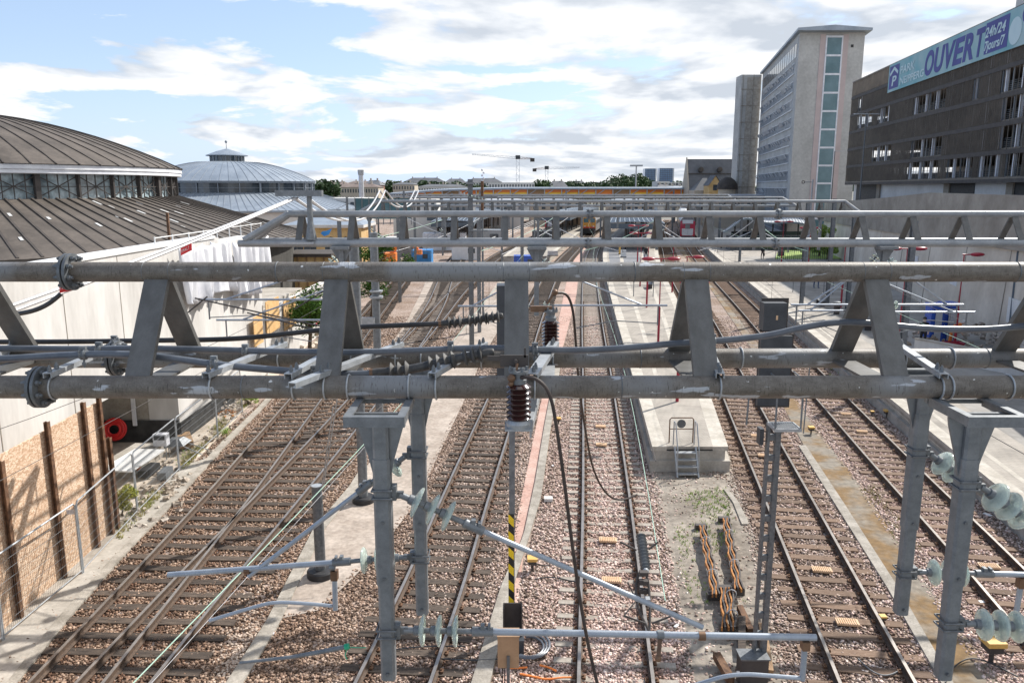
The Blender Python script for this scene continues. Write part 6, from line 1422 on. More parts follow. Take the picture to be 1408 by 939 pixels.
while u < K.L:
    hh = sorted([l_ for a, b, l_ in ob_ if a < u < b]) if int(u / .21) % 4 else []; zc0 = zk0
    for l_ in hh + [99]:
        zc1 = min(zk1, zk0 + l_ * hl)
        if zc1 > zc0 + .05: kbox(mb, u, u + .045, zc0, zc1, .1, .05)
        zc0 = zk0 + (l_ + 1) * hl
    u += .21
for i in range(nlev + 1): kbox(mb, 0, K.L, zk0 + i * hl - .4, zk0 + i * hl + .12, -.02, .05)
kbox(mb, 0, K.L, zk1 - .05, zk1 + .12, .14, .22); kbox(mb, 0, K.L, zk0 - .1, zk0 + .05, .14, .3)
T.part(mb, 'slat_screen', 'mesh_black')
# finer closed mesh everywhere except in the open bays
mb = MB()
for lv in range(nlev + 1):
    u = 0.08
    while u < K.L:
        if not any(a < u < b and l_ == lv for a, b, l_ in ob_):
            kbox(mb, u, u + .05, zk0 + lv * hl, min(zk1 - 1.9, zk0 + (lv + 1) * hl), .04, .02)
        u += .15
T.part(mb, 'fine_mesh', 'mesh_black')
for a, b, l_ in ob_:
    mb = MB()
    for k in range(6): kbox(mb, a, b, zk0 + l_ * hl + .15 + k * .16, zk0 + l_ * hl + .19 + k * .16, -.3, .04)
    T.part(mb, 'bay_railing', 'galv_dark')
for a, b, l_ in ob_:
    mb = MB(); kbox(mb, a, a + .16, zk0 + l_ * hl, zk0 + (l_ + 1) * hl - .3, -.02, .1); kbox(mb, b - .16, b, zk0 + l_ * hl, zk0 + (l_ + 1) * hl - .3, -.02, .1); kbox(mb, (a + b) / 2, (a + b) / 2 + .14, zk0 + l_ * hl, zk0 + (l_ + 1) * hl - .3, -.02, .1); T.part(mb, 'bay_post', 'galv')
mb = MB()
for i in range(nlev + 1): kbox(mb, 0, K.L, zk0 + i * hl - .42, zk0 + i * hl - .02, .13, .02)
T.part(mb, 'level_band', 'frame_dark')
# base below the screen
mb = MB(); kbox(mb, 0, K.L, 3, zk0 - .1, -1.2, .5); T.part(mb, 'base_wall', 'canopy_light')
mb = MB(); 
for a, b in ((1166, 1194), (1290, 1322), (1375, 1400)):
    ua, _ = K.hit(a, 262); ub, _ = K.hit(b, 262); mb = MB(); kbox(mb, ua, ub, 7.0, zk0 - .25, -1.15, .1); T.part(mb, 'opening', 'black')
mb = MB(); 
for a, b in ((1194, 1198), (1283, 1290), (1366, 1375), (1400, 1406)):
    ua, _ = K.hit(a, 262); ub, _ = K.hit(b, 262); kbox(mb, ua, ub, 3, zk0 - .1, -1.0, .2)
T.part(mb, 'pier', 'concrete_dark')
# cars just visible behind the screen
for i, (uu, lev) in enumerate(((24, 1), (31, 2), (37, 2), (43, 1), (49, 0), (47, 3), (55, 1))):
    c = K.a + K.u * uu - K.n * 3.2; z = zk0 + lev * hl; TT = Thing('parked_car', 'parked car behind the slats, %s level, %s' % (['lowest', 'second', 'third', 'fourth'][lev], ['far end', 'left half', 'left of the light pillar', 'middle bay', 'right part', 'upper right', 'near the right frame edge'][i]), 'car', (c.x, c.y, z), 'cars in the car park')
    m = ['white_paint', 'galv_dark', 'cloth_blue', 'tarp', 'train_grey', 'galv_light', 'signal_grey'][i]
    mb = MB(); mb.box((c.x, c.y, z + .55), (4.2, 1.75, .55), rz=K.rz + R(90)); TT.part(mb, 'body', m); mb = MB(); mb.add([( c + K.n * a_ + K.u * b_ + Vector((0, 0, z + h_))) for a_, b_, h_ in ((1.1, -.8, .82), (1.1, .8, .82), (-1.6, .8, .82), (-1.6, -.8, .82), (.5, -.68, 1.4), (.5, .68, 1.4), (-1.1, .68, 1.4), (-1.1, -.68, 1.4))], [(0, 1, 5, 4), (1, 2, 6, 5), (2, 3, 7, 6), (3, 0, 4, 7), (4, 5, 6, 7)]); TT.part(mb, 'cabin', 'window')
# stair head on the roof
ua, _ = K.hit(1352, 20); c = K.a + K.u * (K.hit(1385, 30)[0] + 1) - K.n * 4; mb = MB(); mb.box((c.x, c.y, zk1 + 1.1), (6.5, 5, 3.6), rz=K.rz); T.part(mb, 'stair_head', 'concrete_pale')
# banner
ba, zb0 = K.hit(1223, 129); _, zb1 = K.hit(1224, 91); bb = K.L
zbt = (K.hit(1224, 89)[1] + K.hit(1408, 12)[1]) / 2; zbb = (K.hit(1223, 129)[1] + K.hit(1408, 62)[1]) / 2
print('banner', ba, K.hit(1408, 40)[0], zbb, zbt)
BN = Thing('banner', 'long turquoise advertising banner along the top of the car park', 'banner', (K.a + K.u * ba).to_tuple()[:2] + (zbb,))
mb = MB(); K.box(mb, ba, bb, zbb, zbt, .26, .05); BN.part(mb, 'cloth', 'banner')
def on_facade(u, z, out): return K.a + K.u * u + K.n * out + Vector((0, 0, z))
def ktext(body, m, px0, pyc, pxe, hfrac, name='lettering', zc=None, shear=.15, out=.28, bold=.02):
    u0_, z0_ = K.hit(px0, pyc); u1_, _ = K.hit(pxe, pyc); hb = (zbt - zbb)
    size = hb * hfrac / .70
    cu_w = None
    M0 = Matrix.Identity(4); o = text_mesh(name, body, m, BN.root, M0, size=size, ext=.01, shear=shear, bold=bold)
    xs = [v.co.x for v in o.data.vertices]; sx = (u1_ - u0_) / (max(xs) - min(xs)); mn = min(xs)
    zz_ = zc if zc is not None else z0_
    W = on_facade(u0_, zz_, out) - BN.base
    Bm = Matrix(((K.u.x, 0, K.n.x, W.x), (K.u.y, 0, K.n.y, W.y), (0, 1, 0, W.z), (0, 0, 0, 1)))
    o.data.transform(Bm @ Matrix.Diagonal((sx, 1, 1, 1)) @ Matrix.Translation((-mn, 0, 0))); o.data.update(); return o
hb = zbt - zbb
for ch_, a_, b_ in zip('OUVERT', (1275.5, 1288, 1301.5, 1313, 1326.5, 1343), (1287.3, 1301, 1315, 1327.5, 1340.5, 1354.5)): ktext(ch_, 'banner_navy', a_, 90, b_, .72, name='letter', zc=zbb + hb * .14, bold=.035)
u0, _ = K.hit(1226, 110); u1, _ = K.hit(1239, 105); mb = MB(); K.box(mb, u0, u1, zbb + hb * .10, zbt - hb * .08, .28, .02); BN.part(mb, 'sign_field', 'banner_navy')
ktext('P', 'banner_pale', 1230, 110, 1236, .34, zc=zbb + hb * .20, shear=.1, out=.30)
mb = MB(); pk = on_facade((u0 + u1) / 2, zbb + hb * .82, .30); l_ = on_facade(u0 + .3, zbb + hb * .62, .30); r2 = on_facade(u1 - .3, zbb + hb * .62, .30); mb.beam(l_, pk, .02, .35); mb.beam(pk, r2, .02, .35); BN.part(mb, 'roof_mark', 'banner_pale')
ktext('PARK', 'banner_pale', 1242, 95, 1261, .26, zc=zbb + hb * .52, shear=0, out=.29); ktext('NEIPPERG', 'banner_pale', 1241, 112, 1273, .24, zc=zbb + hb * .14, shear=0, out=.29)
u0, _ = K.hit(1358.5, 60); u1, _ = K.hit(1391, 45); mb = MB(); K.box(mb, u0, u1, zbb + hb * .10, zbt - hb * .07, .28, .02); BN.part(mb, 'sign_field', 'banner_navy')
ktext('24h/24', 'banner_pale', 1360, 45, 1387, .26, zc=zbb + hb * .54, shear=.15, out=.30); ktext('7jours/7', 'banner_pale', 1359, 60, 1386, .24, zc=zbb + hb * .2, shear=.15, out=.30)
u0, _ = K.hit(1400, 50); mb = MB(); c = on_facade(u0, zbb + hb * .42, .27); mb.lathe(c, K.n, [(hb * .34, 0), (hb * .34, .02)], 30); BN.part(mb, 'round_mark', 'banner_pale'); mb = MB(); c = on_facade(u0 + 1.8, zbb + hb * .74, .29); mb.lathe(c, K.n, [(hb * .22, 0), (hb * .22, .02)], 30); BN.part(mb, 'round_mark', 'banner_navy')
# street lamps before the car park
for i, (px, py0, D, zt_) in enumerate(((1203, 157, 100, 0), (1148, 208, 128, 0), )):
    zt_ = P(px, py0, D).z; x = P(px, py0, D).x - (1.0 if i == 0 else 0); T = Thing('street_lamp', ['tall dark street lamp with two arms before the car park', 'slim street lamp with one short arm beside the office tower'][i], 'street lamp', (x, D, 5), 'street lamps on the upper road')
    T.part(MB().tube([(x, D, 5), (x, D, zt_)], [.12, .07], 8), 'pole', 'galv_dark'); mb = MB()
    for s_ in ((-1, 1) if i == 0 else (1,)): mb.box((x + s_ * .8, D, zt_), (1.5, .25, .10))
    T.part(mb, 'lamp_head', 'canopy_light')
T = Thing('round_mirror_mast', 'pale mast with a small ring arm left of the retaining wall', 'mast', (P(1117, 255, 95).x, 95, 0)); x = P(1117, 255, 95).x; zt_ = P(1117, 247, 95).z
T.part(MB().tube([(x, 95, 0), (x, 95, zt_)], .10, 8), 'pole', 'galv_light'); T.part(MB().tube([(x, 95, zt_ - .3), (x - 1.0, 95, zt_ - .3)], .04, 6), 'arm', 'galv'); T.part(MB().ring((x - 1.1, 95, zt_ - .3), (0, 1, 0), .16, .05, 16, 6), 'ring', 'frame_dark')

# ================================================================ RETAINING WALL
T = Thing('retaining_wall', 'tall stained concrete retaining wall with the parapet of a ramp on top at the right', 'wall', (28, 44, .7))
Ds = [6, 14, 24, 34, 44, 54, 64.6, 80, 98, 111, 125]
ztp = {6: 9.2, 14: 9.25, 24: 9.3, 34: 9.35, 44: 9.4, 54: 9.42, 64.6: 9.45, 80: 8.9, 98: 8.35, 111: 8.0, 125: 7.6}
zl = lambda D: float(np.interp(D, [6, 44, 91, 125], [6.9, 6.6, 5.55, 5.0]))
mb = MB(); vs = [(wx(D), D, .5) for D in Ds] + [(wx(D) + .35, D, zl(D)) for D in Ds] + [(wx(D) + 1.6, D, zl(D)) for D in Ds]; n = len(Ds)
T.part(mb.add(vs, [(i, i + 1, n + i + 1, n + i) for i in range(n - 1)] + [(n + i, n + i + 1, 2 * n + i + 1, 2 * n + i) for i in range(n - 1)]), 'lower_wall', 'concrete_wall')
mb = MB(); vs = []
for D in Ds: vs += [(wx(D) + .12, D, zl(D) - .25), (wx(D) + .12, D, zl(D)), (wx(D) + .20, D, ztp[D]), (wx(D) + .55, D, ztp[D]), (wx(D) + .7, D, zl(D) - .25)]
fs = []
for i in range(n - 1):
    for j in range(5): fs.append((i * 5 + j, (i + 1) * 5 + j, (i + 1) * 5 + (j + 1) % 5, i * 5 + (j + 1) % 5))
fs += [(0, 1, 2, 3, 4), tuple((n - 1) * 5 + k for k in (4, 3, 2, 1, 0))]
T.part(mb.add(vs, fs), 'parapet', 'concrete_dark')
mb = MB()
for D in (38.5, 46, 54, 63, 72, 82): mb.beam((wx(D) - .02, D, .6), (wx(D) + .33, D, zl(D) - .3), .05, .04)
T.part(mb, 'joint', 'concrete_dark')
mb = MB(); mb.beam((wx(44) - .05, 44, .7), (wx(45) + .3, 45, 6.3), .10, .08); T.part(mb, 'drain_pipe', 'canopy_slate'); mb = MB(); mb.beam((wx(42.5) - .05, 42.5, .7), (wx(42.5) + .02, 42.5, 3.0), .12, .08); T.part(mb, 'rusty_pipe', 'rust')
sh = Facade((wx(36), 36), (wx(42), 42)); 
def wpatch(px, py, w_, h_, m, name, label=None):
    r = _ray(px, py); 
    best = min((abs((_ray(px, py) * (D / r.y)).x - wx(D) - .15), D) for D in np.linspace(20, 110, 900))[1]; z = H + r.z * best / r.y
    a = Vector((wx(best - w_ / 2) - .02 + .35 * (z - .5) / 6, best - w_ / 2, z)); b = Vector((wx(best + w_ / 2) - .02 + .35 * (z - .5) / 6, best + w_ / 2, z)); mb = MB().beam(a, b, .04, h_); T.part(mb, name, m)
wpatch(1400, 432, 3.2, 1.5, 'white_paint', 'painted_patch'); wpatch(1311, 387, 1.6, .5, 'tarp', 'small_panel'); wpatch(1258, 356, 1.8, .5, 'tarp', 'small_panel')
rd = MB(); rd.add([(wx(D) + .6, D, zl(D) + .2) for D in Ds] + [(wx(D) + 60, D, zl(D) + .2) for D in Ds], [(i, n + i, n + i + 1, i + 1) for i in range(n - 1)]); o = rd.build('upper_road', 'asphalt'); o['kind'] = 'structure'
# low block wall and things on the right platform
T = Thing('block_wall', 'low pale concrete block wall crossing the right platform before the rubble', 'wall', G(1262, 487, .7)); a = G(1258, 488, .7); b = G(1420, 520, .7)
T.part(MB().beam(a + Vector((0, 0, .45)), b + Vector((0, 0, .45)), .3, .9), 'wall', 'concrete_pale'); T.part(MB().beam(a + Vector((0, 0, .93)), b + Vector((0, 0, .93)), .4, .06), 'coping', 'concrete')
mb = MB(); nb = 14
for i in range(nb): q = a.lerp(b, (i + .5) / nb); mb.box(q + Vector((0, -.165, .45)), (.02, .02, .88))
T.part(mb, 'joint', 'concrete_dark')
for i, (px, py, w_) in enumerate(((1287, 473, .75), (1305, 471, .8))):
    p = G(px, py, .7); T = Thing('blue_booth', ['left blue booth behind the platform lamps', 'right blue booth, partly behind the worker'][i], 'booth', p, 'blue booths on the right platform')
    T.part(MB().box(p + Vector((0, .5, 1.15)), (w_, w_, 2.3)), 'body', 'blue'); T.part(MB().box(p + Vector((.0, -.02, 1.1)), (w_ * .5, .04, 1.9)), 'door', 'canopy_light'); T.part(MB().box(p + Vector((0, .5, 2.34)), (w_ + .08, w_ + .08, .1)), 'roof', 'blue')

# ================================================================ STATION AREA
def canopy(label, k, off0, off1, D0, D1, z, fas=.75, wavy=False, m='canopy_light', group='platform canopies'):
    T = Thing('platform_canopy', label, 'canopy', (tx(k, D0) + off0, D0, .7), group)
    Ds = [D0 + (D1 - D0) * i / 14 for i in range(15)]; n = 15; rb = MB(); vs = []; m_ = 12; w_ = off1 - off0
    def zf(t): return z + fas + (.0 if not wavy else 0) + .25 * math.sin(t * math.pi)
    for D in Ds:
        for j in range(m_ + 1): t = j / m_; p = tpt(k, D, off0 + w_ * t); vs.append((p.x, D, zf(t)))
    fs = [(i * (m_ + 1) + j, i * (m_ + 1) + j + 1, (i + 1) * (m_ + 1) + j + 1, (i + 1) * (m_ + 1) + j) for i in range(n - 1) for j in range(m_)]
    T.part(MB().add(vs, fs), 'roof', m)
    D = D0
    while D < D1:
        for j in range(m_): a = tpt(k, D, off0 + w_ * j / m_, zf(j / m_) + .04); b = tpt(k, D, off0 + w_ * (j + 1) / m_, zf((j + 1) / m_) + .04); rb.beam(a, b, .12, .08)
        D += 1.6
    for j in range(0, 13): 
        q = [tpt(k, D, off0 + w_ * j / 12, zf(j / 12) + .05) for D in Ds]
        for a, b in zip(q, q[1:]): rb.beam(a, b, .10, .08)
    T.part(rb, 'roof_ribs', 'zinc')
    fb = MB(); fb.beam(tpt(k, D0, off0, z + fas / 2), tpt(k, D0, off1, z + fas / 2), .12, fas)
    for o_ in (off0, off1):
        for a, b in zip(Ds, Ds[1:]): fb.beam(tpt(k, a, o_, z + fas / 2), tpt(k, b, o_, z + fas / 2), .12, fas)
    T.part(fb, 'fascia', 'canopy_slate')
    for D in Ds[::2]:
        for q in (.35, .65): p = tpt(k, D + .6, off0 + w_ * q, .7); T.part(MB().tube([p, Vector((p.x, p.y, z + .2))], .12, 8), 'column', 'frame_dark')
    return T
canopy('broad ribbed canopy with slate fascia at the middle of the island platform', 'e', 1.9, 10.6, 119, 190, 3.9)
canopy('dark blue canopy left of the orange train', 'c', 1.7, 8.4, 150, 215, 3.9)
canopy('pale canopy left of the tallest mast, far away', 'b', -9, -2, 150, 210, 3.8)
# wavy roof on the right platform
T = Thing('wavy_canopy', 'curved wave shaped ribbed metal roof beyond the lawn on the right platform', 'canopy', (P(1050, 325, 122).x, 122, .7), 'platform canopies')
x0, x1 = P(985, 320, 126).x, P(1095, 320, 126).x; vs = []; nx, ny = 26, 8; rb = MB()
def wz(t): return 3.2 + 1.9 * (.5 - .5 * math.cos(min(1, t / .30) * math.pi)) - .9 * max(0, (t - .30)) / .7 + .25 * math.sin(t * 9)
for j in range(ny + 1):
    for i in range(nx + 1): t = i / nx; vs.append((x0 + (x1 - x0) * t + j * 1.5, 122 + j * 4.5, wz(t)))
T.part(MB().add(vs, [(j * (nx + 1) + i, j * (nx + 1) + i + 1, (j + 1) * (nx + 1) + i + 1, (j + 1) * (nx + 1) + i) for j in range(ny) for i in range(nx)]), 'roof', 'canopy_light', smooth=True)
for i in range(nx + 1): rb.beam(Vector(vs[i]) + Vector((0, 0, .06)), Vector(vs[ny * (nx + 1) + i]) + Vector((0, 0, .06)), .12, .12)
for i in range(nx): rb.beam(vs[i], vs[i + 1], .2, .25)
T.part(rb, 'ribs', 'zinc'); mb = MB()
for i in range(0, nx + 1, 4): mb.tube([(vs[i][0], 122.6, .7), (vs[i][0], 122.6, vs[i][2])], .12, 8)
T.part(mb, 'columns', 'frame_dark'); mb = MB(); mb.box(((x0 + x1) / 2 + 2, 126, 1.9), ((x1 - x0) * .94, .2, 2.4)); T.part(mb, 'glass_front', 'window')
T = Thing('waiting_shelter', 'low dark glazed pavilion beneath the wavy roof', 'shelter', (P(1060, 335, 119).x, 119, .7)); xx = P(1056, 330, 119).x
T.part(MB().box((xx, 120, 1.75), (11.5, 2, 2.1)), 'glass_wall', 'window'); mb = MB(); [mb.box((xx - 5.7 + i * 1.14, 118.98, 1.7), (.1, .06, 2.1)) for i in range(11)]; T.part(mb, 'mullion', 'galv')
# trains
def train(label, k, D0, D1, body, roof, face, kind, cars):
    T = Thing('train', label, 'train', tpt(k, D0, 0, -.2)); hw = 1.42; zt = 3.9 if kind == 'orange' else 4.4
    pr = [(-hw, .75), (-hw, zt - .9), (-hw + .28, zt - .3), (-.6, zt), (.6, zt), (hw - .28, zt - .3), (hw, zt - .9), (hw, .75)]
    D = D0; i = 0
    while D < D1 - 5:
        De = min(D1, D + 25); Ds = [D + (De - .6 - D) * q / 4 for q in range(5)]; vs = []; n = len(pr)
        for d in Ds: vs += [tpt(k, d, a, b) for a, b in pr]
        fs = [(q * n + j, (q + 1) * n + j, (q + 1) * n + (j + 1) % n, q * n + (j + 1) % n) for q in range(4) for j in range(n)]; fs += [tuple(range(n)), tuple(4 * n + j for j in range(n - 1, -1, -1))]
        mi = [1 if (f % n) in (1, 2, 3, 4, 5) and f < 4 * n else 0 for f in range(len(fs))]
        mb = MB(); mb.add(vs, fs); mb.m = mi; T.part(mb, 'carriage', [body, roof])
        w_ = MB()
        for s_ in (-1, 1):
            q = D + 1.5
            while q < De - 3: 
                for zz_ in ((2.6,) if kind == 'orange' else (1.6, 3.2)): w_.beam(tpt(k, q, s_ * (hw + .01), zz_), tpt(k, q + 1.5, s_ * (hw + .01), zz_), .04, .8)
                q += 2.1
        T.part(w_, 'window_strip', 'window'); D = De; i += 1
    f = tpt(k, D0, 0, 0); nr, an = tn(k, D0); rz = math.atan2(nr.y, nr.x)
    def fb(mb, x, z, w_, h, out=.06, dep=.12): c = tpt(k, D0 - out, x, z); mb.box((c.x, c.y, z), (w_, dep, h), rz=rz)
    mb = MB(); fb(mb, 0, 2.1, 2.75, 1.9 if kind == 'orange' else 3.0, .12, .3); T.part(mb, 'cab_front', face)
    if kind == 'orange':
        mb = MB(); fb(mb, -.68, 3.0, 1.05, .85, .3, .1); fb(mb, .68, 3.0, 1.05, .85, .3, .1); T.part(mb, 'windscreen', 'window_green'); mb = MB(); fb(mb, 0, 3.6, 2.4, .3, .2, .3); fb(mb, -.7, 3.0, 1.3, 1.0, .22, .1); fb(mb, .7, 3.0, 1.3, 1.0, .22, .1); T.part(mb, 'cab_frame', face)
        mb = MB(); fb(mb, 0, .75, 2.6, 1.1, .35, .8); T.part(mb, 'buffer_beam', 'black'); mb = MB(); fb(mb, 0, 1.5, 2.5, .25, .32, .1); T.part(mb, 'red_band', 'red_bright')
        for s_ in (-1, 1): mb = MB(); fb(mb, s_ * .95, 1.75, .3, .22, .36, .08); T.part(mb, 'headlight', 'white_paint')
    else:
        mb = MB(); fb(mb, 0, 3.5, 2.0, .7, .34, .1); T.part(mb, 'windscreen', 'train_white'); mb = MB(); fb(mb, 0, 1.55, 2.1, 1.3, .34, .12); T.part(mb, 'gangway_door', 'train_white'); mb = MB(); fb(mb, 0, .5, 2.6, .5, .3, .5); T.part(mb, 'coupler_beam', 'galv_dark'); mb = MB(); fb(mb, 0, 2.6, .9, .9, .36, .1); T.part(mb, 'end_window', 'train_grey')
        for s_ in (-1, 1): mb = MB(); fb(mb, s_ * 1.1, .95, .25, .2, .4, .08); T.part(mb, 'tail_light', 'red_bright')
    wh = MB(); D = D0 + 2
    while D < D1: wh.beam(tpt(k, D, -.75, .45), tpt(k, D + .9, -.75, .45), .1, .85); wh.beam(tpt(k, D, .75, .45), tpt(k, D + .9, .75, .45), .1, .85); D += 6
    wh.beam(tpt(k, D0 + 1, 0, .5), tpt(k, D1 - 1, 0, .5), 1.8, .5) if False else None
    T.part(wh, 'bogies', 'black'); return T
train('orange fronted railcar arriving on the track left of the canopy', 'd', 172, 225, 'train_grey', 'train_grey', 'train_orange', 'orange', 2)
train('red ended double deck train with grey roof on the rightmost track', 'g', 153, 250, 'train_grey', 'canopy_light', 'train_red', 'red', 4)
TRK['h'] = [(10, -17), (110, -17), (150, -14), (200, -9), (260, 0)]; TRK['i'] = [(10, -22), (110, -22), (150, -20), (260, -8)]
train('dark red train far left behind the second gantry', 'h', 175, 250, 'train_red', 'train_grey', 'train_red', 'red', 3)
train('white and grey train parked farthest left', 'i', 168, 250, 'train_white', 'canopy_light', 'train_grey', 'red', 3)
TRK['j'] = [(10, -4), (110, 1), (180, 7), (260, 30)]
train('short dark train under the far left canopy', 'c', 188, 240, 'train_grey', 'canopy_slate', 'train_red', 'red', 2)
# site containers, excavator, cabins on the left far field
def cabin(name, label, cat, px, D, w_, dp, h, m, z=-.2, group=None, win=True):
    x = P(px, 300, D).x; T = Thing(name, label, cat, (x, D, z), group); T.part(MB().box((x, D + dp / 2, z + h / 2), (w_, dp, h)), 'body', m); mb = MB()
    for i in range(int(w_ / .5)): mb.box((x - w_ / 2 + .25 + i * .5, D - .02, z + h / 2), (.12, .05, h * .92))
    T.part(mb, 'corrugation', m)
    if win: T.part(MB().box((x + w_ * .2, D - .05, z + h * .6), (w_ * .25, .05, h * .3)), 'window', 'window')
    return T
cabin('site_container', 'bright blue site container right of the green tree', 'container', 578, 105, 2.6, 3, 1.9, 'blue_site')
cabin('site_container', 'small blue container on wheels before the far canopy', 'container', 723, 100, 3.0, 2, 1.6, 'blue')
cabin('site_container', 'white cabin beyond the blue container', 'container', 610, 130, 7, 3, 2.8, 'tarp')
cabin('site_container', 'white cabin left of the orange excavator', 'container', 470, 135, 8, 3, 2.8, 'white_paint')
cabin('site_container', 'grey cabin behind the tallest mast', 'container', 670, 140, 6, 3, 2.8, 'galv_light')
T = Thing('excavator', 'orange excavator with raised arm behind the green tree', 'excavator', (P(530, 305, 100).x, 100, -.2)); x = P(530, 305, 100).x
for s_ in (-1, 1): T.part(MB().box((x, 100 + s_, .25), (3.2, .5, .8)), 'track', 'black')
T.part(MB().box((x, 100, 1.25), (2.6, 2.2, 1.1)), 'body', 'orange'); T.part(MB().box((x - .7, 99.4, 2.2), (1.1, 1.0, 1.3)), 'cab', 'window'); mb = MB(); mb.beam((x + .6, 100, 1.6), (x + 2.2, 100, 3.8), .4, .5); mb.beam((x + 2.2, 100, 3.8), (x + 4.0, 100, 2.2), .35, .4); mb.box((x + 4.1, 100, 1.9), (.8, .8, .6)); T.part(mb, 'arm', 'orange')
# yellow stone building with arched windows
T = Thing('yellow_stone_building', 'yellow stone building with tall arched dark windows behind the second gantry at the left', 'building', (P(455, 330, 97).x, 97, -.2))
xa, xb = P(395, 330, 97).x, P(497, 330, 97).x; zt_ = P(455, 313, 97).z
T.part(MB().box(((xa + xb) / 2, 101, (zt_ - .6) / 2), (xb - xa, 8, zt_ + .6)), 'wall', 'stone_yellow'); T.part(MB().box(((xa + xb) / 2, 101, zt_ + .15), (xb - xa + .8, 9, .35)), 'cornice', 'concrete_pale')
mb = MB(); mb.add([(xa - .4, 96.6, zt_ + .33), (xb + .4, 96.6, zt_ + .33), (xb + .4, 105.4, zt_ + .33), (xa - .4, 105.4, zt_ + .33), (xa + 2, 101, zt_ + 1.2), (xb - 2, 101, zt_ + 1.2)], [(0, 1, 5, 4), (1, 2, 5), (2, 3, 4, 5), (3, 0, 4)]); T.part(mb, 'roof', 'zinc')
for px in (408, 426, 455, 475, 488):
    xc = P(px, 330, 97).x; pts = [(-.75, 1.0), (.75, 1.0), (.75, 3.3), (.5, 3.8), (0, 4.0), (-.5, 3.8), (-.75, 3.3)]; vs = [(xc + a, 96.96, b) for a, b in pts] + [(xc + a, 97.2, b) for a, b in pts]; n = 7
    w_ = T.part(MB().add(vs, [tuple(range(n))] + [(i, n + i, n + (i + 1) % n, (i + 1) % n) for i in range(n)]), 'window', 'window'); T.part(MB().box((xc, 96.93, 2.4), (.08, .04, 2.9)).box((xc, 96.93, 2.2), (1.5, .04, .07)).box((xc, 96.93, 3.1), (1.5, .04, .07)), 'frame', 'galv_dark', w_)
T = Thing('wooden_shed', 'orange brown planked front with a round arch under the tarpaulins end', 'shed', (P(428, 350, 62).x, 62, -.2)); xa, xb = P(392, 350, 62).x, P(452, 350, 62).x
T.part(MB().box(((xa + xb) / 2, 64, 2.2), (xb - xa, 4, 4.8)), 'wall', 'stone_yellow'); T.part(MB().box(((xa + xb) / 2, 64, 4.65), (xb - xa + .5, 4.6, .25)), 'roof', 'roof_seam'); T.part(MB().lathe((P(441, 355, 62).x, 61.97, 2.0), (0, -1, 0), [(.7, 0), (.7, .03)], 16), 'arch', 'black')
for i in range(5): T.part(MB().box((xa + .3 + i * (xb - xa) / 5, 61.95, 2.2), (.14, .06, 4.6)), 'post', 'wood')
o = MB().add([(P(445, 322, g2D).x + a * .55, g2D + .3 + b * .55, P(445, 322, g2D).z + c * .55) for a, b, c in ((-.28, 0, .0), (.2, 0, .1), (.3, .05, .25), (.05, .1, .12), (-.2, .05, .1), (-.1, -.05, -.14), (.15, -.04, -.05))], [(0, 5, 6, 1), (0, 1, 2, 3), (0, 3, 4), (5, 0, 4), (6, 1, 2), (3, 2, 1)]).build('plastic_scrap', 'blue_site', loc=P(445, 322, g2D)); tag(o, 'scrap of bright blue plastic caught on the second gantry', 'scrap')
# station bridge with orange and yellow panels
T = Thing('station_bridge', 'long enclosed footbridge with orange and yellow panels between grey trusses', 'bridge', (P(800, 265, 235).x, 235, 0)); bt = T
BD = 235; xs = [P(px, 262, BD).x for px in (535, 600, 640, 700, 940, 1010, 1045)]; ztop = [P(704, y, BD).z for y in (268, 263, 261.5, 260.2, 260.2, 263, 266)]; zb_ = P(704, 269.5, BD).z
vs = []; n = len(xs)
for x, z in zip(xs, ztop): vs += [(x, BD, z), (x, BD + 6, z + .3), (x, BD + 6, zb_), (x, BD, zb_)]
T.part(MB().add([(x, BD - .3, z + .35) for x, z in zip(xs, ztop)] + [(x, BD + 6, z + .6) for x, z in zip(xs, ztop)] + [(x, BD - .3, z - .1) for x, z in zip(xs, ztop)], [(i, i + 1, n + i + 1, n + i) for i in range(n - 1)] + [(i, 2 * n + i, 2 * n + i + 1, i + 1) for i in range(n - 1)]), 'roof', 'zinc')
zf = lambda x: float(np.interp(x, xs, ztop)); x = xs[0] + .5; i = 0; op = MB(); yp = MB(); tr = MB(); dk = MB()
while x < xs[-1] - 3:
    x2 = x + 5.0; h = zf(x + 2.5) - zb_ - .2
    if h > .5:
        op = MB(); yp = MB(); op.box(((x + x2) / 2, BD + .6, zb_ + .15 + h * .72), (4.8, .1, h * .5)); yp.box(((x + x2) / 2, BD + .55, zb_ + .15 + h * .24), (4.8, .1, h * .46)); T.part(op, 'upper_panel', 'wood' if i % 5 == 3 else 'orange_panel'); T.part(yp, 'lower_panel', 'wood' if i % 5 == 3 else 'yellow_panel' if i % 4 else 'orange_panel')
        tr = MB(); tr.box((x, BD + .2, zb_ + h / 2), (.3, .3, h + .2)); T.part(tr, 'truss_post', 'galv_light'); tr = MB(); tr.beam((x, BD + .15, zb_), (x + 2.5, BD + .15, zb_ + h), .22, .22, up=(0, 1, 0)); T.part(tr, 'truss_diagonal', 'galv_light')
    x = x2; i += 1
T.part(MB().box(((xs[0] + xs[-1]) / 2, BD + 3, zb_ - .15), (xs[-1] - xs[0], 6.4, .5)), 'deck', 'galv_light')
for px in (545, 600, 660, 730, 800, 860, 930, 1000): T.part(MB().box((P(px, 262, BD).x, BD + 3, (zb_ - .5) / 2 - .1), (.8, 2, zb_ - .2)), 'pier', 'galv')

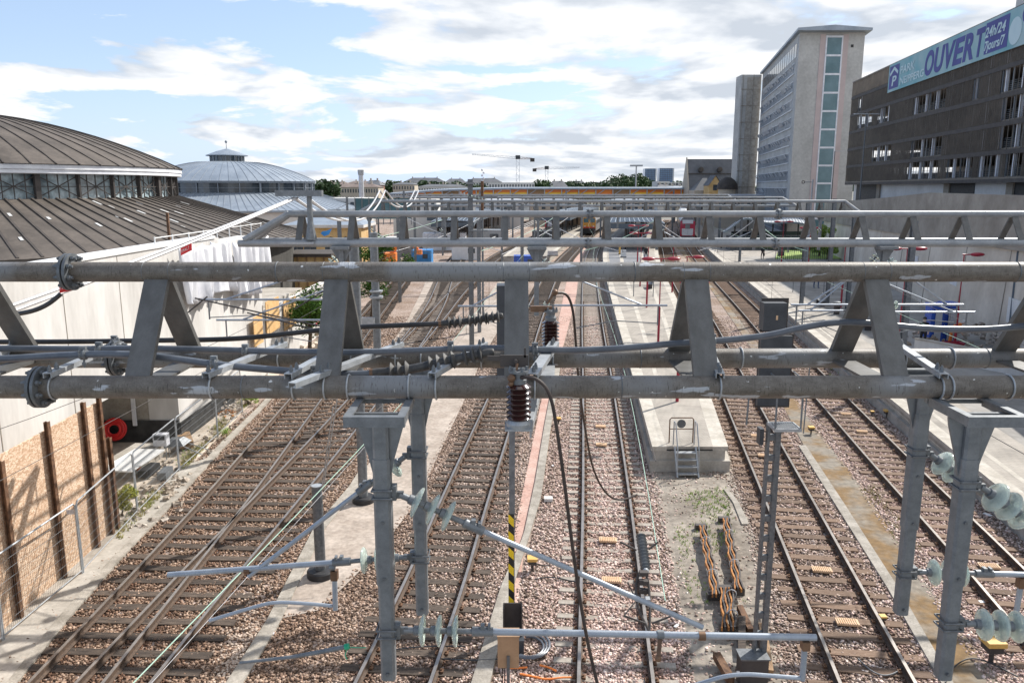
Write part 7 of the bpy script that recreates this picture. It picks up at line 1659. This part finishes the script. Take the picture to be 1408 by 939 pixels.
# ================================================================ PEOPLE
def person(label, px, py, pose, top, legs, z0=.7, h=1.75, hat=None, rz=0, bag=False):
    b = G(px, py, z0); s = h / 1.75
    T = Thing('person', label, 'person', b); R_ = Matrix.Rotation(rz, 3, 'Z')
    def q(x, y, z): return b + R_ @ Vector((x * s, y * s, z * s))
    if pose == 'bend': J = dict(hip=(0, 0, .92), ch=(.0, -.32, 1.22), nk=(0, -.48, 1.30), hd=(0, -.60, 1.36), hl=(-.17, -.55, .72), hr=(.17, -.55, .75), el=(-.22, -.42, .98), er=(.22, -.42, 1.0))
    else: J = dict(hip=(0, 0, .92), ch=(0, -.02, 1.30), nk=(0, -.01, 1.48), hd=(0, -.03, 1.64), hl=(-.24, -.16, .88), hr=(.24, -.10, .85), el=(-.26, .0, 1.12), er=(.26, .0, 1.12))
    V = [J['hip'], J['ch'], J['nk'], (J['hd'][0], J['hd'][1], J['hd'][2] - .05), (J['hd'][0], J['hd'][1], J['hd'][2] + .08)]
    E = [(0, 1), (1, 2), (2, 3), (3, 4)]; Rr = [.155, .17, .06, .095, .085]
    for sg, e, hn in ((-1, 'el', 'hl'), (1, 'er', 'hr')):
        i = len(V); sh = (sg * .19, J['ch'][1] - .0 + (J['nk'][1] - J['ch'][1]) * .6, J['ch'][2] + (J['nk'][2] - J['ch'][2]) * .55); V += [sh, J[e], J[hn], (J[hn][0], J[hn][1] - .05, J[hn][2] - .08)]; E += [(1, i), (i, i + 1), (i + 1, i + 2), (i + 2, i + 3)]; Rr += [.075, .055, .04, .035]
        i = len(V); st = .06 if pose != 'walk' else .16; V += [(sg * .10, 0, .86), (sg * .12, -st * sg, .48), (sg * .12, -st * sg + .03, .08), (sg * .13, -st * sg - .14, .04)]; E += [(0, i), (i, i + 1), (i + 1, i + 2), (i + 2, i + 3)]; Rr += [.095, .065, .05, .045]
    me = bpy.data.meshes.new('body'); me.from_pydata([tuple(q(*v) - b) for v in V], E, []); o = bpy.data.objects.new('body', me); C.objects.link(o); o.parent = T.root
    sk = o.modifiers.new('s', 'SKIN')
    for i, r_ in enumerate(Rr): me.skin_vertices[0].data[i].radius = (r_ * s, r_ * s)
    me.skin_vertices[0].data[0].use_root = True; sb = o.modifiers.new('u', 'SUBSURF'); sb.levels = 2; sb.render_levels = 2
    for mm in (top, legs, 'skin'): me.materials.append(MAT[mm])
    bpy.context.view_layer.update(); dg = bpy.context.evaluated_depsgraph_get(); m2 = bpy.data.meshes.new_from_object(o.evaluated_get(dg)); o.modifiers.clear(); o.data = m2
    m2.materials.clear()
    for mm in (top, legs, 'skin'): m2.materials.append(MAT[mm])
    hd = q(*J['hd']) - b; hands = [q(*J[k]) - b for k in ('hl', 'hr')]
    for p in m2.polygons:
        c = p.center; p.use_smooth = True
        p.material_index = 2 if (c - hd).length < .17 * s or min((c - k).length for k in hands) < .09 * s else (1 if c.z < .88 * s and min((c - k).length for k in hands) > .3 * s else 0)
    T.part(MB().sphere(q(J['hd'][0], J['hd'][1] + .02, J['hd'][2] + .06), .115 * s, 12, 8, sq=(.85, 1, .85)), 'hard_hat' if hat else 'hair', hat or 'black', smooth=True)
    f = MB(); hx = J['hd']
    for sg in (-1, 1): f.sphere(q(hx[0] + sg * .035, hx[1] - .088, hx[2] + .01), .012 * s, 6, 4)
    f.box(q(hx[0], hx[1] - .10, hx[2] - .02), (.02 * s, .03 * s, .04 * s)); T.part(f, 'face', 'skin')
    if bag: T.part(MB().box(q(.3, .05, .55), (.12 * s, .3 * s, .4 * s)), 'bag', 'black')
    return T
person('person in black with a bag standing beside the dark fence near the lawn', 1048, 356, 'stand', 'cloth_dark', 'cloth_dark', bag=True, rz=.4)
person('person in a long black coat waiting in front of the blue booths', 1268, 477, 'stand', 'cloth_dark', 'cloth_dark', rz=-.6)
person('worker in bright orange with a pale helmet bending beside the right blue booth', 1306, 474, 'bend', 'orange', 'orange', hat='white_paint', rz=1.2)
person('person in blue trousers walking on the shaded part of the right platform', 1122, 396, 'walk', 'cloth_dark', 'cloth_blue', rz=.2)
person('person in dark clothes walking under the central canopy', 888, 357, 'walk', 'cloth_dark', 'cloth_blue', rz=.1)
person('worker in orange clothing standing by the left far track near the green bush', 536, 352, 'stand', 'orange', 'orange', z0=-.2, hat='white_paint')
T = Thing('red_wheelbarrow', 'dark red tub standing beside the orange worker', 'tub', G(1313, 480, .7)); p = G(1310, 481, .7); T.part(MB().add([p + Vector(v) for v in ((-.3, -.2, .0), (.3, -.2, .0), (.3, .2, .0), (-.3, .2, .0), (-.5, -.35, .45), (.5, -.35, .45), (.5, .35, .45), (-.5, .35, .45))], [(3, 2, 1, 0), (0, 1, 5, 4), (1, 2, 6, 5), (2, 3, 7, 6), (3, 0, 4, 7)]), 'tub', 'red_paint')
for i, (px, py, wd, h, m, lb) in enumerate(((857, 354, .7, 1.0, 'white_paint', 'white notice case on the dark part of the island platform'), (852, 350, .25, 2.0, 'yellow', 'yellow and black ticket machine under the central canopy'), (1074, 352, .8, 1.2, 'galv_dark', 'grey bench end at the foot of the fence'), (760, 352, 1.4, .7, 'concrete_pale', 'pale low ramp beside the far platform'))):
    p = G(px, py, .7); T = Thing('platform_furniture', lb, 'platform furniture', p); T.part(MB().box(p + Vector((0, 0, h / 2)), (wd, .3, h)), 'body', m); T.part(MB().box(p + Vector((0, 0, .05)), (wd + .1, .4, .1)), 'base', 'black')

# small cables on the ground between the rails, cable along the track
for i, (pts, lb) in enumerate(((([(540, 893), (580, 888), (640, 888)]), 'black cable crossing between the rails left of the tan box'), ([(600, 905), (660, 908), (690, 905)], 'black cable loop by the right rail near the tan box'), ([(1180, 905), (1200, 925), (1225, 930), (1250, 910)], 'pale cable arc lying between the rails right of the signal mast'), ([(736, 796), (760, 792), (790, 800), (815, 802)], 'black cable running from the yellow topped box to the middle rail'), ([(1400, 930), (1340, 900), (1310, 915), (1300, 938)], 'thin cable looping on the ground at the bottom right'))):
    W = smoothline([G(x_, y_, -.14) for x_, y_ in pts]); o = MB().tube(W, .016, 6).build('ground_cable', 'cable_black' if i != 2 else 'galv_dark', loc=W[0]); tag(o, lb, 'cable', 'cables on the ground')

# ================================================================ FAR BACKGROUND
def house(label, px0, px1, y_eave, y_ridge, D, wall='house_white', roof='roof_slate', dep=14, floors=3, nwin=8, group='houses on the horizon', hip=True, chim=2, name='house', z0=-.4):
    a = P(px0, y_eave, D); b = P(px1, y_eave, D); zr = P((px0 + px1) / 2, y_ridge, D + dep / 2).z; ze = a.z; zb = z0; w_ = b.x - a.x
    T = Thing(name, label, 'building' if name != 'house' else 'house', ((a.x + b.x) / 2, D, zb), group); wl = T.part(MB().box(((a.x + b.x) / 2, D + dep / 2, (zb + ze) / 2), (w_, dep, ze - zb)), 'wall', wall)
    if zr > ze + .3:
        hp = min(w_ * .2, dep / 2) if hip else 0; vs = [(a.x - .4, D - .4, ze), (b.x + .4, D - .4, ze), (b.x + .4, D + dep + .4, ze), (a.x - .4, D + dep + .4, ze), (a.x + hp, D + dep / 2, zr), (b.x - hp, D + dep / 2, zr)]
        rf = T.part(MB().add(vs, [(0, 1, 5, 4), (1, 2, 5), (2, 3, 4, 5), (3, 0, 4), (3, 2, 1, 0)]), 'roof', roof)
        for i in range(chim): T.part(MB().box((a.x + w_ * (i + .7) / (chim + .4), D + dep / 2, zr + .3), (.7, .7, 1.2)), 'chimney', 'house_beige', rf)
    fh = 3.1; 
    for f in range(floors):
        z = ze - 1.0 - f * fh
        if z < zb + 1: break
        mb = MB()
        for i in range(nwin): mb.box((a.x + w_ * (i + .5) / nwin, D - .04, z - .5), (w_ / nwin * .45, .1, 1.5))
        T.part(mb, 'window', 'window')
    return T
random.seed(11)
hs = [(440, 478, 254, 250, 430, 'house_white', 'roof_tile'), (478, 508, 252, 249, 470, 'house_white', 'roof_tile'), (455, 520, 257.5, 252.5, 330, 'house_beige', 'roof_tile'), (500, 522, 255, 248, 350, 'brick', 'roof_slate'),
      (540, 570, 254, 251, 380, 'house_beige', 'roof_slate'), (554, 612, 250.8, 244.6, 620, 'house_white', 'roof_slate'), (612, 640, 251, 246, 640, 'house_white', 'roof_slate'), (640, 690, 250.8, 245.2, 620, 'house_white', 'roof_slate'), (575, 640, 257, 253.5, 360, 'house_white', 'roof_slate'),
      (756, 780, 257, 249, 420, 'brick', 'roof_slate'), (788, 806, 254, 249, 520, 'house_white', 'roof_slate'), (810, 834, 254.5, 250.5, 640, 'house_beige', 'roof_slate'), (836, 850, 254, 250, 640, 'house_white', 'roof_slate'), (905, 925, 258, 254, 360, 'house_white', 'roof_slate'), (922, 947, 258, 256, 340, 'house_beige', 'zinc')]
lbl = ['beige house with tiled roof right of the zinc dome', 'white house with tiled roof left of the chimney', 'long beige house before the chimney', 'brick house just right of the chimney', 'small beige house before the long slate roofs', 'long white terrace with slate roofs above the green trees', 'white house between the two long slate roofed terraces', 'right hand white terrace with many chimneys', 'low white house below the slate terraces', 'brick house with steep dark roof under the right crane', 'white block with dark mansard right of the crane', 'beige house behind the tree line, left one', 'white house behind the tree line, right one', 'small white house at the foot of the wooded hill', 'beige flat house left of the dark roofed station wing']
for h_, l_ in zip(hs, lbl): house(l_, *h_[:5], wall=h_[5], roof=h_[6], nwin=int((h_[1] - h_[0]) / 3.5), chim=3 if h_[1] - h_[0] > 40 else 2)
house('white flat roofed building left of the crane foot', 672, 735, 251.2, 251.2, 330, wall='house_white', nwin=16, chim=0, name='flat_roof_building'); 
T = Thing('flat_roof_building', 'white stepped building behind the small houses at the wooded hill', 'building', (P(920, 253, 420).x, 420, 0), 'houses on the horizon'); 
for a, b, y in ((905, 922, 249.5), (922, 948, 251)): A_, B_ = P(a, y, 420), P(b, y, 420); T.part(MB().box(((A_.x + B_.x) / 2, 430, A_.z / 2), (B_.x - A_.x, 16, A_.z)), 'wall', 'house_white')
mb = MB(); [mb.box((P(907 + i * 5, 253, 420).x, 421.9, P(900, 253.5, 420).z), (1.4, .1, 1.2)) for i in range(8)]; T.part(mb, 'window', 'window')
# station wing with the big dark roof
T = Thing('station_wing', 'grey station wing with a very tall dark slate roof left of the office tower', 'building', (P(978, 262, 230).x, 230, 0)); A_, B_ = P(948, 238, 230), P(1012, 238, 230); ze = P(978, 262, 230).z; zr = P(978, 219, 233.5).z
T.part(MB().box(((A_.x + B_.x) / 2, 233.5, ze / 2), (B_.x - A_.x, 7, ze)), 'wall', 'stone_yellow'); vs = [(A_.x, 229.5, ze), (B_.x, 229.5, ze), (B_.x, 237.5, ze), (A_.x, 237.5, ze), (A_.x, 233.5, zr), (B_.x, 233.5, zr)]; T.part(MB().add(vs, [(0, 1, 5, 4), (1, 2, 5), (2, 3, 4, 5)]), 'roof', 'roof_slate')
T.part(MB().add([(A_.x - .35, 229, 0), (A_.x - .35, 238, 0), (A_.x - .35, 237.8, ze), (A_.x - .35, 233.5, zr + .5), (A_.x - .35, 229.2, ze), (A_.x, 229, 0), (A_.x, 238, 0), (A_.x, 237.8, ze), (A_.x, 233.5, zr + .5), (A_.x, 229.2, ze)], [(4, 3, 2, 1, 0), (5, 6, 7, 8, 9), (0, 5, 9, 4), (4, 9, 8, 3)]), 'gable_wall', 'house_beige')
for px in (964, 990): c = P(px, 234, 231); T.part(MB().lathe((c.x, 231.8, c.z), (0, -1, .2), [(.75, 0), (.75, .9), (.2, 1.0)], 10), 'dormer', 'roof_seam')
T.part(MB().box(((A_.x + B_.x) / 2, 231.3, P(978, 239, 232).z), (B_.x - A_.x, .3, .2)), 'roof_ledge', 'roof_seam')
T = Thing('small_gabled_house', 'yellow stone gabled bay before the dark station roof', 'building', (P(983, 258, 215).x, 215, 0)); a, b = P(975, 255, 215), P(992, 255, 215); zp = P(983, 242, 215).z
T.part(MB().add([(a.x, 215, 0), (b.x, 215, 0), (b.x, 215, a.z), ((a.x + b.x) / 2, 215, zp), (a.x, 215, a.z), (a.x, 221, 0), (b.x, 221, 0), (b.x, 221, a.z), ((a.x + b.x) / 2, 221, zp), (a.x, 221, a.z)], [(0, 1, 2, 3, 4), (1, 6, 7, 2), (5, 0, 4, 9)]), 'wall', 'stone_yellow'); T.part(MB().add([(a.x - .3, 214.8, a.z - .1), ((a.x + b.x) / 2, 214.8, zp + .15), (b.x + .3, 214.8, a.z - .1), (a.x - .3, 221, a.z - .1), ((a.x + b.x) / 2, 221, zp + .15), (b.x + .3, 221, a.z - .1)], [(0, 3, 4, 1), (1, 4, 5, 2)]), 'roof', 'roof_slate'); T.part(MB().box(((a.x + b.x) / 2, 214.95, a.z - .6), (1.1, .1, 1.5)), 'window', 'window')
T = Thing('small_dome', 'dark round domed turret at the foot of the netted annex', 'building', (P(1000, 255, 205).x, 205, 0)); c = P(1000, 255, 205); T.part(MB().lathe((c.x, 205, 0), (0, 0, 1), [(2.2, 0), (2.2, c.z - 1)], 20), 'drum', 'house_beige'); T.part(MB().lathe((c.x, 205, 0), (0, 0, 1), [(2.6, c.z - 1), (2.6, c.z - .7), (2.4, c.z + .4), (1.8, c.z + 1.3), (.9, c.z + 1.9), (.1, c.z + 2.1)], 20), 'dome', 'roof_seam', smooth=True)
T = Thing('slate_annex', 'low slate roofed wing with dormers between the tall roof and the gabled bay', 'building', (P(962, 258, 222).x, 222, 0)); a, b = P(955, 262, 222), P(976, 262, 222); zr = P(966, 245, 226).z; T.part(MB().box(((a.x + b.x) / 2, 226, a.z / 2), (b.x - a.x, 8, a.z)), 'wall', 'house_beige'); T.part(MB().add([(a.x, 222, a.z), (b.x, 222, a.z), (b.x, 230, a.z), (a.x, 230, a.z), (a.x + 3, 226, zr), (b.x, 226, zr)], [(0, 1, 5, 4), (1, 2, 5), (2, 3, 4, 5), (3, 0, 4)]), 'roof', 'roof_slate')
# twin office blocks
for i, (x0_, x1_, yt) in enumerate(((887, 903, 232), (907, 927, 231.5))):
    a, b = P(x0_, yt, 1500), P(x1_, yt, 1500); T = Thing('office_block', ['left of the two blue glass blocks on the horizon, the narrower one', 'right of the two blue glass blocks on the horizon, the wider one'][i], 'office block', ((a.x + b.x) / 2, 1500, 0), 'twin blue glass blocks'); T.part(MB().box(((a.x + b.x) / 2, 1512, a.z / 2), (b.x - a.x, 24, a.z)), 'glass_wall', 'tower_glass'); mb = MB()
    for k in range(13): mb.box(((a.x + b.x) / 2, 1499.8, a.z - 1 - k * 3.6), (b.x - a.x, .3, .5))
    for k in range(8): mb.box((a.x + (b.x - a.x) * (k + .5) / 8, 1499.7, a.z / 2), (.4, .4, a.z))
    T.part(mb, 'floor_bands', 'signal_grey'); T.part(MB().box((b.x - 1.2, 1499.6, a.z / 2), (2.4, .5, a.z)), 'corner_pier', 'canopy_light')
# chimney
c = P(497, 262, 210); zt_ = P(497, 234, 210).z; T = Thing('chimney', 'pale round chimney with a wider cap right of the zinc dome', 'chimney', (c.x, 210, 0)); T.part(MB().lathe((c.x, 210, 0), (0, 0, 1), [(.75, 0), (.62, zt_ - 1.3)], 18), 'shaft', 'canopy_light', smooth=30); T.part(MB().lathe((c.x, 210, zt_ - 1.3), (0, 0, 1), [(.62, 0), (.75, .1), (.82, 1.1), (.82, 1.35)], 18), 'cap', 'galv_light', smooth=30)
# light mast
c = P(874, 262, 260); T = Thing('light_mast', 'tall thin lighting mast before the wooded hill', 'mast', (c.x, 260, 0)); zt_ = P(874, 228, 260).z; T.part(MB().tube([(c.x, 260, 0), (c.x, 260, zt_)], [.32, .2], 8), 'pole', 'galv_light'); T.part(MB().box((c.x, 260, zt_), (4.0, 1.0, .5)), 'lamp_ring', 'galv_light')
c = P(663, 250, 60); T = Thing('antenna_mast', 'dark short mast with white lamps beside the tallest mast', 'mast', (c.x, 60, 0)); zt_ = P(663, 234, 60).z; T.part(MB().tube([(c.x, 60, 8), (c.x, 60, zt_ - .8)], .11, 8), 'upper_pole', 'rust'); T.part(MB().tube([(c.x, 60, -.2), (c.x, 60, 8)], .08, 8), 'pole', 'galv'); mb = MB(); [mb.sphere((c.x + (.12 if k % 2 else 0), 60, zt_ - .1 * k * 2), .09, 8, 5) for k in range(5)]; T.part(mb, 'lamps', 'tarp')
# cranes
def crane(label, px, y_base, y_jib, pxa, pxb, D, ytip):
    b = P(px, y_base, D); j = P(px, y_jib, D); T = Thing('tower_crane', label, 'tower crane', (b.x, D, 0), 'tower cranes on the horizon'); w_ = 1.1; mb = MB()
    for sx in (-1, 1):
        for sy in (-1, 1): mb.box((b.x + sx * w_, D + sy * w_, j.z / 2), (.28, .28, j.z))
    z = 2; s_ = 1
    while z < j.z - 2: mb.beam((b.x - s_ * w_, D - w_, z), (b.x + s_ * w_, D - w_, z + 2.2), .2, .2, up=(0, 1, 0)); z += 2.2; s_ = -s_
    T.part(mb, 'tower', 'tarp'); xa, xb = P(pxa, y_jib, D).x, P(pxb, y_jib, D).x; zt_ = P(px, ytip, D).z
    for nm, x_, z_e, m in (('jib', xa, zt_, 'tarp'), ('counter_jib', xb, j.z, 'brick')):
        mb = MB(); a = Vector((b.x, D, j.z)); e = Vector((x_, D, z_e)); u = (e - a); n = max(4, int(u.length / 3))
        mb.beam(a, e, .3, .3); mb.beam(a + Vector((0, 0, 1.5)), e + Vector((0, 0, .6)), .25, .25)
        for k in range(n): mb.beam(a + u * k / n, a + u * (k + .5) / n + Vector((0, 0, 1.4 - .8 * k / n)), .16, .16); mb.beam(a + u * (k + .5) / n + Vector((0, 0, 1.4 - .8 * k / n)), a + u * (k + 1) / n, .16, .16)
        T.part(mb, nm, m)
    T.part(MB().box((b.x, D, j.z + 1.2), (3.2, 3, 2.6)), 'cab', 'signal_grey'); T.part(MB().box((xb, D, j.z - .6), (3.0, 2, 2.4)), 'counterweight', 'frame_dark'); return T
crane('left tower crane with a long jib pointing left over the slate roofs', 712, 252, 219, 649, 732, 560, 213)
crane('right tower crane with its pale jib pointing right', 751.5, 256, 233, 797, 735, 640, 231)
# trees on the horizon, each one
spec = []
r = random.Random(3)
for px in (440, 445, 450, 455): spec.append((px, 250 + r.random(), 300, 'dark tree'))
for px, yt in ((528, 253), (536, 251.5), (545, 250), (554, 250.5), (563, 251), (582, 251), (592, 250), (603, 248), (612, 251.5), (628, 252), (640, 253), (655, 253), (668, 253.5)): spec.append((px, yt, 420, 'light'))
for px, yt in ((740, 250), (747, 250)): spec.append((px, yt, 400, 'round'))
for i, px in enumerate(range(782, 946, 5)): 
    yt = 252 - 6 * math.exp(-((px - 868) / 22) ** 2) + r.uniform(-1.5, 1.5); spec.append((px, yt, 480 + r.uniform(-40, 60), 'hill'))
for px in range(850, 895, 6): spec.append((px, 243 + r.uniform(-1.5, 2), 560, 'tall'))
def compass(px): return 'left' if px < 560 else 'middle' if px < 780 else 'right'
protos = {}
for s_ in range(4):
    protos[s_] = tree('dark tree standing alone behind the zinc dome at the left', (0, 0, 0), 10, 4.2, 480, .55, 20 + s_, 'leaf_dark', nb=10, low=.25).root
used = set()
for i, (px, yt, D, kind) in enumerate(spec):
    g_ = i % 4; pr_ = protos[g_]
    if g_ in used: o = copy_tree(pr_)
    else: o = pr_; used.add(g_)
    top = P(px, yt, D); sc_ = (top.z + .4) / 9.2; o.location = (top.x, D, -.4); o.scale = (sc_ * (1.0 if kind != 'tall' else .6), sc_, sc_); o.rotation_euler = (0, 0, r.uniform(0, 6))
    o['group'] = 'trees on the horizon'
    o['label'] = {'dark tree': 'dark green tree between the zinc dome and the tiled roofs', 'light': 'green tree in the row below the long slate roofs', 'round': 'dark round tree left of the brick house with the steep roof', 'hill': 'dark green tree of the wooded hill before the blue glass blocks', 'tall': 'tall pointed tree on top of the wooded hill'}[kind]
    o.scale = (o.scale[0], o.scale[1], o.scale[2])
hill = MB(); n = 60; pts = []
for i in range(n + 1):
    x = -900 + 2200 * i / n; pts.append((x, 12 + 9 * math.sin(i * .23 + 1) + 3 * math.sin(i * .71)))
hill.add([(x, 2600, -1) for x, z in pts] + [(x, 2600, z + 6) for x, z in pts] + [(x, 3400, z + 4) for x, z in pts], [(i, i + 1, n + 2 + i, n + 1 + i) for i in range(n)] + [(n + 1 + i, n + 2 + i, 2 * n + 3 + i, 2 * n + 2 + i) for i in range(n)])
hill.build('hills', 'leaf_dark', kind='structure')
# band of low roofs and halls between the tracks and the houses
for i, (p0, p1, yt, D, wl, rf, lb) in enumerate([(436, 500, 270, 150, 'house_white', 'zinc', 'long low zinc roofed hall beside the round shed'), (540, 600, 271.5, 160, 'house_white', 'canopy_light', 'pale low station hall left of the tallest mast'), (600, 650, 273, 170, 'train_grey', 'zinc', 'grey low hall under the fifth gantry'), (660, 720, 273, 200, 'house_white', 'canopy_light', 'pale low hall right of the tallest mast'), (730, 800, 273.5, 215, 'house_beige', 'zinc', 'low beige hall before the station bridge'), (840, 900, 273.5, 215, 'house_beige', 'zinc', 'low beige hall right of the orange train'), (960, 1040, 274, 215, 'house_beige', 'roof_slate', 'low slate roofed hall at the foot of the office tower'), (984, 1100, 267, 186, 'house_beige', 'canopy_light', 'pale low hall in front of the small round dome')]):
    house(lb, p0, p1, yt + 2.5, yt, D, wall=wl, roof=rf, dep=12, floors=1, nwin=6, chim=0, name='low_hall', group='low halls around the station')
T = Thing('glass_noise_wall', 'greenish glass screen below the chimney', 'wall', (P(500, 278, 120).x, 120, 3)); a, b = P(488, 272, 120), P(565, 272, 120); T.part(MB().box(((a.x + b.x) / 2, 120, a.z - 1.6), (b.x - a.x, .1, 3.0)), 'glass', 'window_green'); mb = MB(); [mb.box((a.x + (b.x - a.x) * i / 8, 119.9, a.z - 2), (.12, .12, 4)) for i in range(9)]; T.part(mb, 'post', 'galv')
print('objects', len(bpy.data.objects))

canopy('pale ribbed canopy over the tracks left of the tallest mast', 'a', 1.2, 8, 128, 185, 3.7)
canopy('long pale canopy between the two left far trains', 'h', 1.8, 7.5, 140, 200, 3.7)
# white railing of the ramp left of the far platform
T = Thing('ramp_railing', 'long white railing of the ramp left of the tracks beside the tallest mast', 'railing', G(668, 340)); a, b = G(664, 343, .2), G(742, 306, .9); mb = MB(); n = 22
for i in range(n + 1): q = a.lerp(b, i / n); mb.tube([q, q + Vector((0, 0, 1.2))], .05, 5)
for z in (.4, .8, 1.2): mb.tube([a + Vector((0, 0, z)), b + Vector((0, 0, z))], .04, 5)
T.part(mb, 'railing', 'white_paint')
q1 = ['left of the green tree', 'by the white cabin', 'right of the blue container', 'left of the far canopies', 'before the pale canopy', 'behind the tallest mast', 'left of the ramp railing', 'right of the ramp railing', 'left of the orange train', 'right of the orange train', 'above the central canopy', 'left of the red train', 'right of the red train', 'before the wavy roof arch']
for i, px in enumerate((478, 520, 556, 590, 622, 660, 676, 705, 778, 826, 870, 925, 962, 990)):
    D = 125 + (i * 37 % 60); T_, x = mast('thin far mast ' + q1[i], px, D, 8.4 + (i % 3) * .5, w_=.3, group='thin far masts of the station')
    mb = MB(); s_ = 1 if i % 2 else -1; mb.tube([(x, D, 6.2), (x + s_ * 2.6, D, 6.3)], .06, 5); mb.tube([(x, D, 7.4), (x + s_ * 2.3, D, 6.35)], .05, 5); T_.part(mb, 'cantilever', 'galv_light')
for i, (px, D, zz_, w_, m, lb) in enumerate(((545, 118, 2.4, 5, 'train_grey', 'grey site hut behind the blue container'), (640, 112, 2.2, 4, 'white_paint', 'white hut left of the ramp railing'), (752, 140, 2.6, 5, 'signal_grey', 'dark signal hut left of the orange train'), (520, 122, 2.6, 6, 'house_white', 'white walled hut behind the green tree'))):
    cabin('site_hut', lb, 'hut', px, D, w_, 3, zz_, m)
tree('low green bush beside the blue container', (P(556, 315, 92).x, 92, -.2), 2.6, 1.5, 900, .12, 31, 'leaf', name='bush', cat='bush')
heap('rubble_heap', 'light pile of gravel on the building site behind the second gantry', 560, 325, 6, 9, 1.2, 'sand', 90, seed=9)

# cross wires and droppers of the station catenary
q2 = ['left pair', 'before the blue container', 'left of the tallest mast', 'right of the tallest mast', 'above the red gravel strip', 'above the middle track', 'above the island platform', 'left of the signal boxes', 'above the right track', 'before the lawn']
for i, (xa, ya, Da, xb, yb, Db) in enumerate(((500, 330, 60, 640, 290, 100), (545, 345, 55, 660, 300, 90), (560, 300, 75, 690, 345, 52), (662, 345, 52, 760, 300, 90), (690, 350, 52, 790, 292, 95), (745, 300, 70, 850, 345, 50), (800, 345, 50, 905, 300, 52), (905, 305, 52, 985, 345, 50), (960, 345, 50, 1040, 300, 52), (1040, 305, 52, 1110, 345, 50))):
    span('cross_wire', 'thin slanted stay wire under the third gantry ' + q2[i], P(xa, ya, Da), P(xb, yb, Db), .022, 'wire_white' if i % 3 else 'wire_green', sag=.3, cat='wire', group='slanted stay wires under the third gantry')
for k, lb in (('b', 'left track'), ('c', 'branching track'), ('d', 'track beside the red strip'), ('e', 'middle track'), ('f', 'track right of the island platform'), ('g', 'rightmost track')):
    T = Thing('droppers', 'row of fine dropper wires above the ' + lb, 'wire', tpt(k, 50, 0, 5.4), 'rows of droppers between contact and messenger wires')
    for D in range(50 if k == 'c' else 24, 108, 6): T.part(MB().tube([tpt(k, D, .1, 5.35), tpt(k, D, .1, 6.3)], .006, 4), 'dropper', 'wire_dark')

# benches, bins and notices on the platforms
def bench(label, px, py, rz=0):
    p = G(px, py, .7); T = Thing('platform_bench', label, 'bench', p, 'benches on the platforms'); R_ = Matrix.Rotation(rz, 3, 'Z')
    T.part(MB().box(p + Vector((0, 0, .45)), (.45, 1.8, .06), rz=rz), 'seat', 'galv'); T.part(MB().box(p + R_ @ Vector((.22, 0, .72)), (.05, 1.8, .4), rz=rz), 'backrest', 'galv')
    for s_ in (-1, 1): T.part(MB().box(p + R_ @ Vector((0, s_ * .7, .22)), (.4, .06, .44), rz=rz), 'leg', 'frame_dark')
bench('grey bench on the shaded right platform behind the signal boxes', 1128, 420, -.2); bench('grey bench on the shaded right platform nearer the blue booths', 1190, 452, -.2); bench('grey bench on the island platform between the red lamps', 893, 396, -.1)
for px, py, lb in ((1150, 432, 'dark litter bin on the shaded right platform before the bench'), (884, 384, 'dark litter bin on the island platform behind the lamps')):
    p = G(px, py, .7); T = Thing('litter_bin', lb, 'bin', p); T.part(MB().lathe(p, (0, 0, 1), [(.2, 0), (.24, .8), (.24, .85)], 14), 'body', 'frame_dark'); T.part(MB().lathe(p + Vector((0, 0, .85)), (0, 0, 1), [(.26, 0), (.26, .06), (.1, .1)], 14), 'lid', 'galv')
for i, (px, py, s_) in enumerate(((1352, 827, .10), (1338, 720, .12), (1358, 707, .12), (372, 870, .08), (930, 860, .07), (760, 640, .06))):
    p = G(px, py, -.17); o = MB().box(p, (s_ * 2, s_, .02), rz=i).build('litter_scrap', 'tarp' if i % 2 else 'white_paint', loc=p); tag(o, ['pale paper scrap beside the last rightmost rail, lowest', 'crumpled white scrap between the rightmost rails', 'white scrap with a tear beside the right post insulators', 'tiny white scrap near the walkway kerb at the lower left', 'small scrap on the dirt left of the timber pile', 'small scrap beside the cable channel'][i], 'litter', 'paper scraps on the ballast')
